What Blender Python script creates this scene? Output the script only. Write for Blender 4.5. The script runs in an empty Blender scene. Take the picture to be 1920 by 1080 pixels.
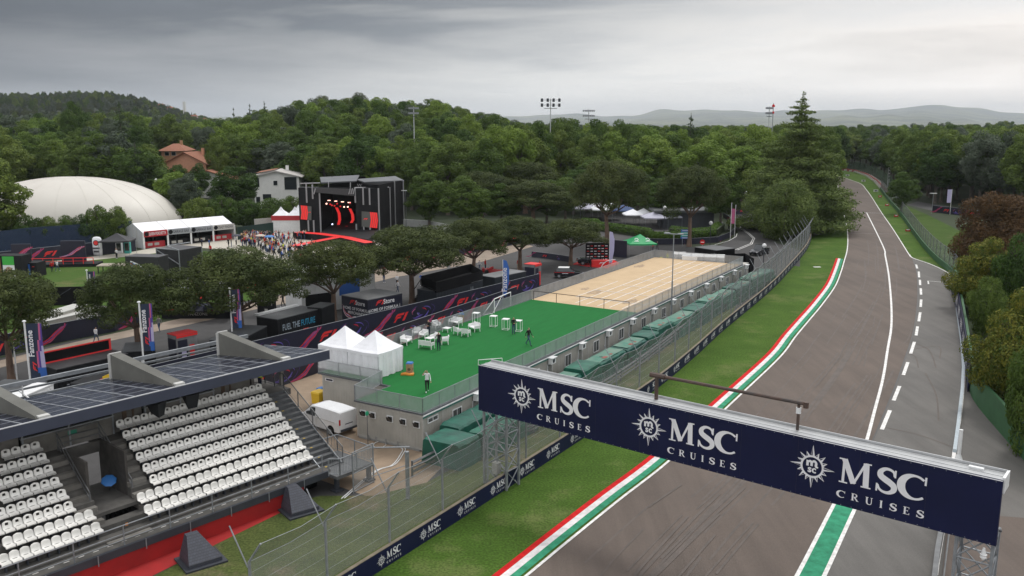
import bpy, math, random
import numpy as np
from mathutils import Vector, Matrix
random.seed(7); RNG = np.random.default_rng(7)
R = math.radians; PI = math.pi
SC = bpy.context.scene; COL = SC.collection

# ------------------------------------------------------------------ camera
F = 1650.0; CH = 23.0; PITCH = math.atan(308 / F)
cd = bpy.data.cameras.new('camera'); cam = bpy.data.objects.new('camera', cd); COL.objects.link(cam)
cam.location = (0, 0, CH); cam.rotation_euler = (PI / 2 - PITCH, 0, 0)
cd.sensor_width = 36; cd.lens = 36 * F / 1920; cd.clip_start = 0.5; cd.clip_end = 60000
SC.camera = cam

# ------------------------------------------------------------------ world (overcast sky) and sun
SUN_EL, SUN_AZ = R(58), R(35)
world = bpy.data.worlds.new('World'); SC.world = world; world.use_nodes = True
wt = world.node_tree; wt.nodes.clear()
def wn(t, **k):
    n = wt.nodes.new(t)
    for a, b in k.items(): setattr(n, a, b)
    return n
def wmath(op, a, b=None, c=None, clamp=False):
    n = wn('ShaderNodeMath', operation=op, use_clamp=clamp)
    for i, v in enumerate((a, b, c)):
        if v is None: continue
        if isinstance(v, (int, float)): n.inputs[i].default_value = v
        else: wt.links.new(v, n.inputs[i])
    return n.outputs[0]
def wramp(fac, stops):
    n = wn('ShaderNodeValToRGB'); e = n.color_ramp.elements
    while len(e) < len(stops): e.new(0.5)
    for i, (p, c) in enumerate(stops):
        e[i].position = p; e[i].color = (c[0], c[1], c[2], 1) if not isinstance(c, (int, float)) else (c, c, c, 1)
    wt.links.new(fac, n.inputs[0]); return n.outputs[0]
sky = wn('ShaderNodeTexSky', sky_type='NISHITA', sun_disc=False, sun_elevation=SUN_EL, sun_rotation=SUN_AZ)
tc = wn('ShaderNodeTexCoord'); sep = wn('ShaderNodeSeparateXYZ'); wt.links.new(tc.outputs['Generated'], sep.inputs[0])
dx, dy, dz = sep.outputs
az = wmath('ARCTAN2', dx, dy)                                  # 0 straight ahead, + to the right
el = wmath('ARCSINE', dz)
comb = wn('ShaderNodeCombineXYZ'); wt.links.new(wmath('MULTIPLY', az, 1.6), comb.inputs[0]); wt.links.new(wmath('MULTIPLY', el, 13.0), comb.inputs[1])
ns = wn('ShaderNodeTexNoise', noise_dimensions='3D'); ns.inputs['Scale'].default_value = 1.5; ns.inputs['Detail'].default_value = 8; ns.inputs['Roughness'].default_value = .56; ns.inputs['Distortion'].default_value = .35
wt.links.new(comb.outputs[0], ns.inputs['Vector'])
nz = wmath('SUBTRACT', ns.outputs[0], 0.5)
# cloud base: the lit band under the cloud deck is tall on the right and low on the left
t = wmath('DIVIDE', wmath('ADD', az, 0.55), 1.1, clamp=True)
edge = wmath('MULTIPLY_ADD', t, 0.10, 0.035)                    # elevation of the deck's lower edge (radians)
e2 = wmath('ADD', wmath('SUBTRACT', el, edge), wmath('MULTIPLY', nz, 0.32))
deck = wmath('SMOOTH_MIN', wmath('MAXIMUM', wmath('DIVIDE', wmath('ADD', e2, 0.05), 0.10), 0.0), 1.0, 0.1)
bright = wramp(t, [(0, (.30, .31, .34)), (.25, (.50, .51, .52)), (.5, (.88, .875, .85)), (.75, (1.02, .99, .955)), (1, (1.10, 1.03, .97))])
dark = wramp(t, [(0, (.080, .094, .115)), (.3, (.145, .163, .188)), (.55, (.29, .31, .335)), (.8, (.57, .59, .61)), (1, (.68, .69, .70))])
mix = wn('ShaderNodeMix', data_type='RGBA'); wt.links.new(deck, mix.inputs[0]); wt.links.new(bright, mix.inputs[6]); wt.links.new(dark, mix.inputs[7])
streak = wmath('MULTIPLY_ADD', nz, 1.1, 1.04)
vm = wn('ShaderNodeVectorMath', operation='SCALE'); wt.links.new(mix.outputs[2], vm.inputs[0]); wt.links.new(streak, vm.inputs['Scale'])
# high above the horizon the cloud cover is thin and bright
hi = wramp(wmath('DIVIDE', el, 1.2, clamp=True), [(0, 0.0), (.16, 0.0), (.45, 1.0), (1, 1.0)])
mix2 = wn('ShaderNodeMix', data_type='RGBA'); wt.links.new(hi, mix2.inputs[0]); wt.links.new(vm.outputs[0], mix2.inputs[6]); mix2.inputs[7].default_value = (1.42, 1.42, 1.44, 1)
# the cloud behind the camera is bright from the horizon up
back = wmath('SMOOTH_MIN', wmath('MAXIMUM', wmath('MULTIPLY_ADD', wmath('ABSOLUTE', az), 1.1, -0.95), 0.0), 1.0, 0.1)
mixb = wn('ShaderNodeMix', data_type='RGBA'); wt.links.new(back, mixb.inputs[0]); wt.links.new(mix2.outputs[2], mixb.inputs[6]); mixb.inputs[7].default_value = (1.08, 1.08, 1.10, 1)
x10 = wn('ShaderNodeVectorMath', operation='SCALE'); wt.links.new(mixb.outputs[2], x10.inputs[0]); x10.inputs['Scale'].default_value = 10
mix3 = wn('ShaderNodeMix', data_type='RGBA'); mix3.inputs[0].default_value = 0.985; wt.links.new(sky.outputs[0], mix3.inputs[6]); wt.links.new(x10.outputs[0], mix3.inputs[7])
bg = wn('ShaderNodeBackground'); bg.inputs['Strength'].default_value = 0.1; wt.links.new(mix3.outputs[2], bg.inputs[0])
wo = wn('ShaderNodeOutputWorld'); wt.links.new(bg.outputs[0], wo.inputs[0])
sd = bpy.data.lights.new('sun', 'SUN'); sd.energy = 1.4; sd.angle = R(14); sd.color = (1, .97, .92)
sun = bpy.data.objects.new('sun', sd); COL.objects.link(sun)
sun.rotation_euler = Vector((-math.sin(SUN_AZ) * math.cos(SUN_EL), -math.cos(SUN_AZ) * math.cos(SUN_EL), -math.sin(SUN_EL))).to_track_quat('-Z', 'Y').to_euler()
SC.view_settings.view_transform = 'Standard'; SC.view_settings.look = 'None'; SC.view_settings.exposure = 0.0; SC.view_settings.gamma = 1
SC.render.engine = 'CYCLES'; SC.cycles.max_bounces = 5; SC.cycles.diffuse_bounces = 2; SC.cycles.glossy_bounces = 2
SC.cycles.transmission_bounces = 3; SC.cycles.transparent_max_bounces = 24; SC.cycles.volume_bounces = 0
SC.cycles.use_denoising = True

# ------------------------------------------------------------------ helpers
CP, SP = math.cos(PITCH), math.sin(PITCH)
def at(px, py, z=0.0):
    """world x, y of the point at height z that the photograph shows at pixel px, py (1920 x 1080)"""
    a = (px - 960) / F; b = -(py - 540) / F
    d = (a, CP + b * SP, -SP + b * CP); s = (z - CH) / d[2]
    return Vector((d[0] * s, d[1] * s, z))
def tall(px, py, top):
    """height of something that stands on the ground at pixel py and reaches pixel row top"""
    y = at(px, py).y; b = -(top - 540) / F
    return CH + y * (-SP + b * CP) / (CP + b * SP)
def tag(o, label=None, cat=None, group=None, kind=None):
    if label: o['label'] = label
    if cat: o['category'] = cat
    if group: o['group'] = group
    if kind: o['kind'] = kind
    return o
def thing(name, label, cat, loc=(0, 0, 0), rz=0.0, group=None, s=1.0):
    o = bpy.data.objects.new(name, None); COL.objects.link(o); o.empty_display_size = .3
    o.location = loc; o.rotation_euler = (0, 0, rz); o.scale = (s, s, s)
    return tag(o, label, cat, group)
def kids(o): return [c for c in COL.objects if c.parent == o]
KID = {}
def dup(root, loc, rz=0.0, label=None, group=None, s=None, cat=None):
    ch = KID.get(root.name)
    if ch is None: ch = KID[root.name] = [(c, kids(c)) for c in kids(root)]
    r = root.copy(); COL.objects.link(r); r.location = loc; r.rotation_euler = (0, 0, rz)
    if s is not None: r.scale = s if hasattr(s, '__len__') else (s, s, s)
    if label: r['label'] = label
    if group: r['group'] = group
    if cat: r['category'] = cat
    for c, gs in ch:
        k = c.copy(); COL.objects.link(k); k.parent = r
        for g in gs:
            q = g.copy(); COL.objects.link(q); q.parent = k
    return r

# materials
MATS = {}
def mat(name, col, rough=.6, var=0.0, scale=3.0, col2=None, metal=0.0, spec=.5, detail=4, bump=0.0, stretch=None, emit=None, estr=1.0, objrand=0.0, lo=.35, hi=.65):
    if name in MATS: return MATS[name]
    m = bpy.data.materials.new(name); m.use_nodes = True; nt = m.node_tree; b = nt.nodes['Principled BSDF']
    b.inputs['Roughness'].default_value = rough; b.inputs['Metallic'].default_value = metal; b.inputs['Specular IOR Level'].default_value = spec
    c = (*col, 1); b.inputs['Base Color'].default_value = c; m.diffuse_color = c
    if var or col2:
        tcn = nt.nodes.new('ShaderNodeTexCoord'); src = tcn.outputs['Object']
        if stretch:
            mp = nt.nodes.new('ShaderNodeMapping'); mp.inputs['Scale'].default_value = stretch; nt.links.new(src, mp.inputs[0]); src = mp.outputs[0]
        n = nt.nodes.new('ShaderNodeTexNoise'); n.inputs['Scale'].default_value = scale; n.inputs['Detail'].default_value = detail; n.inputs['Roughness'].default_value = .62
        nt.links.new(src, n.inputs['Vector'])
        r = nt.nodes.new('ShaderNodeValToRGB'); e = r.color_ramp.elements
        c2 = col2 if col2 else tuple(x * (1 - var) for x in col); c1 = col if col2 else tuple(min(1, x * (1 + var * .6)) for x in col)
        e[0].position = lo; e[0].color = (*c2, 1); e[1].position = hi; e[1].color = (*c1, 1)
        nt.links.new(n.outputs[0], r.inputs[0]); out = r.outputs[0]
        if objrand:
            oi = nt.nodes.new('ShaderNodeObjectInfo'); hs = nt.nodes.new('ShaderNodeHueSaturation')
            mr = nt.nodes.new('ShaderNodeMapRange'); mr.inputs[3].default_value = 1 - objrand; mr.inputs[4].default_value = 1 + objrand
            nt.links.new(oi.outputs['Random'], mr.inputs[0]); nt.links.new(mr.outputs[0], hs.inputs['Value'])
            mh = nt.nodes.new('ShaderNodeMapRange'); mh.inputs[3].default_value = .5 + objrand * .05; mh.inputs[4].default_value = .5 - objrand * .08
            nt.links.new(oi.outputs['Random'], mh.inputs[0]); nt.links.new(mh.outputs[0], hs.inputs['Hue'])
            nt.links.new(out, hs.inputs['Color']); out = hs.outputs[0]
        nt.links.new(out, b.inputs['Base Color'])
        if bump:
            bp = nt.nodes.new('ShaderNodeBump'); bp.inputs['Strength'].default_value = bump; bp.inputs['Distance'].default_value = .05
            nt.links.new(n.outputs[0], bp.inputs['Height']); nt.links.new(bp.outputs[0], b.inputs['Normal'])
    if emit:
        b.inputs['Emission Color'].default_value = (*emit, 1); b.inputs['Emission Strength'].default_value = estr
    MATS[name] = m; return m
def mesh_mat(name, col, opacity):
    """woven wire or net: wires of this colour with holes between them"""
    if name in MATS: return MATS[name]
    m = bpy.data.materials.new(name); m.use_nodes = True; nt = m.node_tree; b = nt.nodes['Principled BSDF']
    b.inputs['Base Color'].default_value = (*col, 1); b.inputs['Roughness'].default_value = .6
    tr = nt.nodes.new('ShaderNodeBsdfTransparent'); mx = nt.nodes.new('ShaderNodeMixShader')
    tcn = nt.nodes.new('ShaderNodeTexCoord'); n = nt.nodes.new('ShaderNodeTexNoise'); n.inputs['Scale'].default_value = 1.3
    nt.links.new(tcn.outputs['Object'], n.inputs['Vector'])
    mr = nt.nodes.new('ShaderNodeMapRange'); mr.inputs[3].default_value = opacity * .75; mr.inputs[4].default_value = opacity * 1.25
    nt.links.new(n.outputs[0], mr.inputs[0]); nt.links.new(mr.outputs[0], mx.inputs[0])
    nt.links.new(tr.outputs[0], mx.inputs[1]); nt.links.new(b.outputs[0], mx.inputs[2]); nt.links.new(mx.outputs[0], nt.nodes['Material Output'].inputs[0])
    MATS[name] = m; return m
def glass(name='window_glass', col=(.02, .025, .03)): return mat(name, col, rough=.08, spec=.8)

class MB:
    def __init__(s): s.v = []; s.f = []; s.m = []
    def add(s, vs, fs, m=0):
        o = len(s.v); s.v += [tuple(p) for p in vs]; s.f += [tuple(i + o for i in f) for f in fs]; s.m += [m] * len(fs)
        return s
    def box(s, c, d, rz=0.0, m=0, top=None):
        """box centred on c in plan with its base at c.z; top = (tx, ty) scales the upper face"""
        x, y, z = c; a, b, h = d[0] / 2, d[1] / 2, d[2]; ca, sa = math.cos(rz), math.sin(rz); tx, ty = top or (1, 1); P = []
        for zz, kx, ky in ((z, 1, 1), (z + h, tx, ty)):
            for sx, sy in ((-1, -1), (1, -1), (1, 1), (-1, 1)):
                X, Y = sx * a * kx, sy * b * ky; P.append((x + X * ca - Y * sa, y + X * sa + Y * ca, zz))
        return s.add(P, [(0, 3, 2, 1), (4, 5, 6, 7), (0, 1, 5, 4), (1, 2, 6, 5), (2, 3, 7, 6), (3, 0, 4, 7)], m)
    def bx(s, x0, y0, z0, x1, y1, z1, m=0): return s.box(((x0 + x1) / 2, (y0 + y1) / 2, z0), (abs(x1 - x0), abs(y1 - y0), z1 - z0), 0, m)
    def quad(s, a, b, c, d, m=0): return s.add([a, b, c, d], [(0, 1, 2, 3)], m)
    def poly(s, pts, m=0): return s.add(pts, [tuple(range(len(pts)))], m)
    def tube(s, a, b, r, n=6, m=0, r2=None):
        a = Vector(a); b = Vector(b); r2 = r if r2 is None else r2; d = (b - a)
        if d.length < 1e-6: return s
        d.normalize(); u = d.cross(Vector((0, 0, 1)) if abs(d.z) < .9 else Vector((1, 0, 0))).normalized(); w = d.cross(u); P = []
        for p, q in ((a, r), (b, r2)):
            for i in range(n):
                t_ = 2 * PI * i / n; P.append(p + (u * math.cos(t_) + w * math.sin(t_)) * q)
        return s.add(P, [(i, (i + 1) % n, n + (i + 1) % n, n + i) for i in range(n)] + [tuple(range(n))[::-1], tuple(range(n, 2 * n))], m)
    def path(s, pts, r, n=6, m=0):
        for a, b in zip(pts, pts[1:]): s.tube(a, b, r, n, m)
        return s
    def prism(s, pts, z0, z1, m=0):
        n = len(pts); P = [(p[0], p[1], z0) for p in pts] + [(p[0], p[1], z1) for p in pts]
        return s.add(P, [tuple(range(n))[::-1], tuple(range(n, 2 * n))] + [(i, (i + 1) % n, n + (i + 1) % n, n + i) for i in range(n)], m)
    def loft(s, rings, m=0, caps=True):
        n = len(rings[0]); P = [p for r_ in rings for p in r_]; Fs = []
        for k in range(len(rings) - 1):
            for i in range(n): Fs.append((k * n + i, k * n + (i + 1) % n, (k + 1) * n + (i + 1) % n, (k + 1) * n + i))
        if caps: Fs += [tuple(range(n))[::-1], tuple(range((len(rings) - 1) * n, len(rings) * n))]
        return s.add(P, Fs, m)
    def dome(s, c, rx, ry, rz_, n=12, k=5, m=0):
        rings = []
        for j in range(k + 1):
            t_ = PI / 2 * j / k * .985; rings.append([(c[0] + rx * math.cos(t_) * math.cos(2 * PI * i / n), c[1] + ry * math.cos(t_) * math.sin(2 * PI * i / n), c[2] + rz_ * math.sin(t_)) for i in range(n)])
        return s.loft(rings, m)
    def art(s, vf, P, X, Y, off=.01, m=0):
        """flat lettering or marks given in 2-D laid on the plane P + x X + y Y, off metres in front of it"""
        P, X, Y = Vector(P), Vector(X), Vector(Y); n = X.cross(Y).normalized() * off
        N_ = n.normalized(); isl = {}; k = -1; cur = set()
        for f in vf[1]:                                          # strokes that cross lie 1 mm apart
            if not (cur & set(f)): k += 1; cur = set()
            cur |= set(f)
            for i in f: isl.setdefault(i, k)
        return s.add([P + X * a + Y * b + n + N_ * (.001 * (isl.get(i, 0) % 14)) for i, (a, b) in enumerate(vf[0])], vf[1], m)
    def strip(s, pts, w0, w1, z=0.0, m=0):
        """flat ribbon along a ground line, from offset w0 to offset w1 to its right"""
        L = []; n = len(pts)
        for i, p in enumerate(pts):
            a = pts[max(0, i - 1)]; b = pts[min(n - 1, i + 1)]; d = Vector((b[0] - a[0], b[1] - a[1])).normalized(); r_ = Vector((d.y, -d.x))
            L += [(p[0] + r_.x * w0, p[1] + r_.y * w0, z), (p[0] + r_.x * w1, p[1] + r_.y * w1, z)]
        return s.add(L, [(2 * i, 2 * i + 1, 2 * i + 3, 2 * i + 2) for i in range(n - 1)], m)
    def obj(s, name, mats, parent=None, smooth=False, world=False, loc=None):
        if not s.f: return None
        me = bpy.data.meshes.new(name)
        V = s.v
        if world and parent is not None:
            c, n_ = math.cos(-parent.rotation_euler.z), math.sin(-parent.rotation_euler.z); ox, oy, oz = parent.location; k = parent.scale[0]
            V = [(((x - ox) * c - (y - oy) * n_) / k, ((x - ox) * n_ + (y - oy) * c) / k, (z - oz) / k) for x, y, z in V]
        if loc is not None: V = [(x - loc[0], y - loc[1], z - loc[2]) for x, y, z in V]
        me.from_pydata(V, [], s.f)
        for q in (mats if isinstance(mats, (list, tuple)) else [mats]): me.materials.append(q)
        me.polygons.foreach_set('material_index', s.m)
        if smooth: me.polygons.foreach_set('use_smooth', [True] * len(s.f))
        me.update(); o = bpy.data.objects.new(name, me); COL.objects.link(o)
        if loc is not None: o.location = loc
        if parent is not None: o.parent = parent
        return o
def share(name, o, parent, loc=(0, 0, 0), rot=(0, 0, 0)):
    q = bpy.data.objects.new(name, o.data); COL.objects.link(q); q.parent = parent; q.location = loc; q.rotation_euler = rot; return q

def cat(pts, k=8, closed=False):
    """Catmull-Rom curve through the points"""
    P = [Vector((p[0], p[1], p[2] if len(p) > 2 else 0)) for p in pts]; n = len(P); out = []
    for i in range(n - 1):
        a, b, c, d = P[max(0, i - 1)], P[i], P[i + 1], P[min(n - 1, i + 2)]
        for j in range(k):
            t_ = j / k; out.append(.5 * ((2 * b) + (c - a) * t_ + (2 * a - 5 * b + 4 * c - d) * t_ ** 2 + (3 * b - a - 3 * c + d) * t_ ** 3))
    out.append(P[-1]); return out
def ribbon(pts, ws, k=6):
    """2-D stroke of varying width -> (verts, faces)"""
    C = cat([(p[0], p[1], w) for p, w in zip(pts, ws)], k); V = []
    for i, p in enumerate(C):
        a = C[max(0, i - 1)]; b = C[min(len(C) - 1, i + 1)]; d = Vector((b.x - a.x, b.y - a.y)); d = d.normalized() if d.length > 0 else Vector((1, 0)); w = p.z / 2
        V += [(p.x - d.y * w, p.y + d.x * w), (p.x + d.y * w, p.y - d.x * w)]
    return V, [(2 * i, 2 * i + 1, 2 * i + 3, 2 * i + 2) for i in range(len(C) - 1)]
def merge(L):
    V = []; Fs = []
    for v, f in L:
        o = len(V); V += list(v); Fs += [tuple(i + o for i in q) for q in f]
    return V, Fs
def move(vf, dx=0, dy=0, sx=1, sy=None, rot=0):
    sy = sx if sy is None else sy; c, n_ = math.cos(rot), math.sin(rot)
    return [(dx + (x * sx) * c - (y * sy) * n_, dy + (x * sx) * n_ + (y * sy) * c) for x, y in vf[0]], vf[1]
def rect(x0, y0, x1, y1): return [(x0, y0), (x1, y0), (x1, y1), (x0, y1)], [(0, 1, 2, 3)]
TX = {}
def text(s, size=1.0, bold=0.0, spacing=1.0, shear=0.0):
    """built-in sans lettering as flat faces, baseline at 0, centred on x"""
    key = (s, bold, spacing, shear)
    if key not in TX:
        cu = bpy.data.curves.new('lettering', 'FONT'); cu.body = s; cu.align_x = 'CENTER'; cu.offset = bold; cu.space_character = spacing; cu.shear = shear; cu.resolution_u = 2
        o = bpy.data.objects.new('lettering', cu); COL.objects.link(o); dg = bpy.context.evaluated_depsgraph_get()
        me = bpy.data.meshes.new_from_object(o.evaluated_get(dg)); TX[key] = ([(v.co.x, v.co.y) for v in me.vertices], [tuple(p.vertices) for p in me.polygons])
        bpy.data.objects.remove(o); bpy.data.curves.remove(cu); bpy.data.meshes.remove(me)
    return move(TX[key], sx=size)
# serif letters
def gS(): return merge([ribbon([(.61, .72), (.58, .88), (.44, .965), (.28, .95), (.15, .82), (.16, .66), (.30, .55), (.46, .46), (.60, .34), (.60, .17), (.46, .05), (.28, .04), (.13, .13), (.07, .29)], [.07, .09, .10, .13, .18, .22, .24, .24, .22, .18, .13, .10, .09, .07]), ribbon([(.63, .68), (.635, .98)], [.06, .06], 1), ribbon([(.05, .33), (.045, .02)], [.06, .06], 1)])
def gC():
    P = []; W = []
    for i in range(13):
        a = R(48 + (312 - 48) * i / 12); P.append((.48 + .41 * math.cos(a), .5 + .45 * math.sin(a))); W.append(.085 + .17 * max(0, -math.cos(a)))
    return merge([ribbon(P, W, 3), ribbon([(.80, .66), (.805, .98)], [.06, .06], 1)])
def gM(): return merge([ribbon([(.15, .02), (.17, .98)], [.085, .085], 1), ribbon([(.17, .98), (.50, .06)], [.19, .19], 1), ribbon([(.50, .06), (.86, .98)], [.08, .08], 1), ribbon([(.90, .02), (.88, .98)], [.19, .19], 1), rect(.02, 0, .30, .055), rect(.74, 0, 1.06, .055), rect(0, .945, .2, 1), rect(.86, .945, 1.05, 1)])
def gR(): return merge([ribbon([(.18, 0), (.18, 1)], [.17, .17], 1), ribbon([(.2, .96), (.42, .95), (.55, .85), (.56, .66), (.44, .53), (.2, .52)], [.07, .08, .13, .15, .08, .07]), ribbon([(.36, .52), (.66, .02)], [.15, .15], 1), rect(.02, 0, .34, .05), rect(.02, .95, .3, 1), rect(.56, 0, .8, .05)])
def gU(): return merge([ribbon([(.17, 1), (.17, .35), (.24, .1), (.40, .03), (.56, .1), (.62, .35), (.62, 1)], [.16, .16, .14, .09, .08, .07, .07]), rect(.02, .95, .34, 1), rect(.5, .95, .74, 1)])
def gI(): return merge([ribbon([(.18, 0), (.18, 1)], [.17, .17], 1), rect(.04, 0, .32, .05), rect(.04, .95, .32, 1)])
def gE(): return merge([ribbon([(.17, 0), (.17, 1)], [.17, .17], 1), rect(.02, 0, .6, .06), rect(.02, .94, .57, 1), rect(.2, .48, .46, .54), rect(.55, 0, .6, .24), rect(.52, .78, .57, 1), rect(.42, .40, .46, .62)])
def logo_star():
    """sixteen-pointed compass star with a ring round the initials; white parts and dark inner facets"""
    W = []; D = []
    for i in range(16):
        a = PI / 2 + i * PI / 8; L = 1.0 if i % 4 == 0 else (.80 if i % 2 == 0 else .72); h = R(10.5)
        q = lambda r_, b: (r_ * math.cos(b), r_ * math.sin(b))
        W.append(([q(.50, a - h), q(L, a), q(.50, a + h)], [(0, 1, 2)]))
        D.append(([q(.52, a + .012), q(L * .9, a + .006), q(.52, a + h * .72)], [(0, 1, 2)]))
    def ring(r0, r1, n=32): return [(r_ * math.cos(2 * PI * i / n), r_ * math.sin(2 * PI * i / n)) for i in range(n) for r_ in (r0, r1)], [(2 * i, 2 * i + 1, (2 * i + 3) % (2 * n), (2 * i + 2) % (2 * n)) for i in range(n)]
    W.append(ring(.43, .52))
    m_ = merge([ribbon([(-.21, .0), (-.21, .26)], [.11, .11], 1), ribbon([(-.2, .17), (-.1, .24), (-.03, .17), (-.03, .02)], [.08, .10, .11, .11], 4), ribbon([(-.02, .19), (.08, .27), (.17, .19), (.17, .04), (.27, .0)], [.08, .10, .11, .11, .06], 4)])
    W.append(m_); W.append(move(text('sc', .46, .03), 0, -.27))
    return merge(W), merge(D)
def msc_word(): return merge([move(gM(), 0, 0), move(gS(), 1.2, 0, .95, 1), move(gC(), 1.92, 0)])
def cruises():
    L = []; x = 0
    for g, w in ((gC, .8), (gR, .8), (gU, .76), (gI, .36), (gS, .66), (gE, .62), (gS, .66)):
        L.append(move(g(), x, 0)); x += w + .62
    return move(merge(L), 0, 0, 2.75 / (x - .62), .30)
STAR = logo_star()
def msc_art():
    """(white, dark): star at left and the two words; word height 1, whole about 4.3 wide, baseline 0"""
    return merge([move(STAR[0], -1.0, .22, .93), msc_word(), move(cruises(), .0, -.60)]), move(STAR[1], -1.0, .22, .93)
def f_logo():
    """slanted red racing mark about 2.6 wide and 1 high"""
    a = ([(0, 0), (.34, 0), (.62, .32), (.80, .40), (1.30, .40), (1.46, .62), (.82, .64), (.62, .60), (.40, .36)], [(0, 1, 2, 8), (8, 2, 3, 7), (7, 3, 4, 6), (4, 5, 6)])
    b = ([(.18, .34), (.50, .80), (.86, 1.0), (2.05, 1.0), (1.82, .72), (.92, .72), (.66, .64)], [(0, 6, 1), (1, 6, 5, 2), (2, 5, 4, 3)])
    c = ([(1.56, 0), (1.98, 0), (2.75, 1.0), (2.28, 1.0)], [(0, 1, 2, 3)])
    return move(merge([a, b, c]), -1.35, -.5)
FLOGO = f_logo()
# ------------------------------------------------------------------ materials of the setting
GRASS = mat('mown_grass', (.055, .115, .020), rough=.95, scale=.35, col2=(.034, .078, .013), detail=8, spec=.15, bump=.4)
def grass_patchy(name, c, c2, c3, sc=.22):
    m = mat(name, c, rough=.95, scale=sc, col2=c2, detail=9, spec=.1)
    nt = m.node_tree; b = nt.nodes['Principled BSDF']; old = b.inputs['Base Color'].links[0].from_socket
    tcn = nt.nodes.new('ShaderNodeTexCoord'); n = nt.nodes.new('ShaderNodeTexNoise'); n.inputs['Scale'].default_value = .16; n.inputs['Detail'].default_value = 10; n.inputs['Roughness'].default_value = .7
    nt.links.new(tcn.outputs['Object'], n.inputs['Vector']); r = nt.nodes.new('ShaderNodeValToRGB'); r.color_ramp.elements[0].position = .53; r.color_ramp.elements[1].position = .66
    nt.links.new(n.outputs[0], r.inputs[0]); mx = nt.nodes.new('ShaderNodeMix'); mx.data_type = 'RGBA'
    nt.links.new(r.outputs[0], mx.inputs[0]); nt.links.new(old, mx.inputs[6]); mx.inputs[7].default_value = (*c3, 1)
    fine = nt.nodes.new('ShaderNodeTexNoise'); fine.inputs['Scale'].default_value = 7; fine.inputs['Detail'].default_value = 6; nt.links.new(tcn.outputs['Object'], fine.inputs['Vector'])
    hv = nt.nodes.new('ShaderNodeMapRange'); hv.inputs[1].default_value = .3; hv.inputs[2].default_value = .7; hv.inputs[3].default_value = .62; hv.inputs[4].default_value = 1.38; nt.links.new(fine.outputs[0], hv.inputs[0])
    hs = nt.nodes.new('ShaderNodeHueSaturation'); nt.links.new(hv.outputs[0], hs.inputs['Value']); nt.links.new(mx.outputs[2], hs.inputs['Color']); nt.links.new(hs.outputs[0], b.inputs['Base Color'])
    return m
TRACKGRASS = grass_patchy('track_verge_grass', (.066, .122, .020), (.046, .092, .014), (.110, .142, .044))
ROUGHGRASS = grass_patchy('rough_grass', (.085, .105, .032), (.055, .075, .022), (.17, .135, .085), .5)
LAWN = grass_patchy('lawn_grass', (.062, .115, .024), (.046, .090, .016), (.11, .12, .045))
WOODFLOOR = mat('wood_floor', (.028, .042, .014), rough=1, scale=.12, col2=(.018, .028, .010), detail=6)
def asphalt(name, c, c2, stretch=(1, 1, 1), rot=0):
    m = mat(name, c, rough=.82, scale=.09, col2=c2, detail=7, spec=.3, lo=.30, hi=.72)
    nt = m.node_tree; b = nt.nodes['Principled BSDF']; old = b.inputs['Base Color'].links[0].from_socket
    tcn = nt.nodes.new('ShaderNodeTexCoord'); mp = nt.nodes.new('ShaderNodeMapping'); mp.inputs['Rotation'].default_value = (0, 0, rot); mp.inputs['Scale'].default_value = stretch
    n = nt.nodes.new('ShaderNodeTexNoise'); n.inputs['Scale'].default_value = .8; n.inputs['Detail'].default_value = 8; n.inputs['Roughness'].default_value = .6
    nt.links.new(tcn.outputs['Object'], mp.inputs[0]); nt.links.new(mp.outputs[0], n.inputs['Vector'])
    g = nt.nodes.new('ShaderNodeTexNoise'); g.inputs['Scale'].default_value = 14; g.inputs['Detail'].default_value = 3; nt.links.new(tcn.outputs['Object'], g.inputs['Vector'])
    a = nt.nodes.new('ShaderNodeMath'); a.operation = 'MULTIPLY_ADD'; a.inputs[1].default_value = .75; nt.links.new(n.outputs[0], a.inputs[0])
    g2 = nt.nodes.new('ShaderNodeMath'); g2.operation = 'MULTIPLY_ADD'; g2.inputs[1].default_value = .45; g2.inputs[2].default_value = .40; nt.links.new(g.outputs[0], g2.inputs[0]); nt.links.new(g2.outputs[0], a.inputs[2])
    hs = nt.nodes.new('ShaderNodeHueSaturation'); nt.links.new(a.outputs[0], hs.inputs['Value']); nt.links.new(old, hs.inputs['Color']); nt.links.new(hs.outputs[0], b.inputs['Base Color'])
    return m
TRACKA = asphalt('track_asphalt', (.132, .104, .087), (.098, .079, .068), (1, .07, 1), R(-28))
PITA = asphalt('exit_asphalt', (.148, .140, .130), (.110, .105, .099), (1, .12, 1), R(10))
ROADA = asphalt('road_asphalt', (.068, .066, .065), (.050, .049, .050))
SANDY = mat('beaten_earth', (.32, .24, .17), rough=1, scale=.5, col2=(.24, .18, .125), detail=8)
PALEPATH = mat('pale_path_boards', (.52, .49, .42), rough=.9, scale=2.5, col2=(.40, .37, .31), detail=6, stretch=(1, 3, 1))
WHITEP = mat('white_road_paint', (.74, .73, .71), rough=.8, spec=.2, var=.25, scale=2.5, detail=8)
REDP = mat('red_kerb_paint', (.52, .012, .014), rough=.85, spec=.15, var=.25, scale=2, detail=8)
GREENP = mat('green_kerb_paint', (.040, .26, .145), rough=.85, spec=.15, var=.3, scale=1.6, detail=8)
KERBW = mat('white_kerb_paint', (.68, .64, .64), rough=.8, spec=.2, var=.2, scale=2, detail=8)

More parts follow.
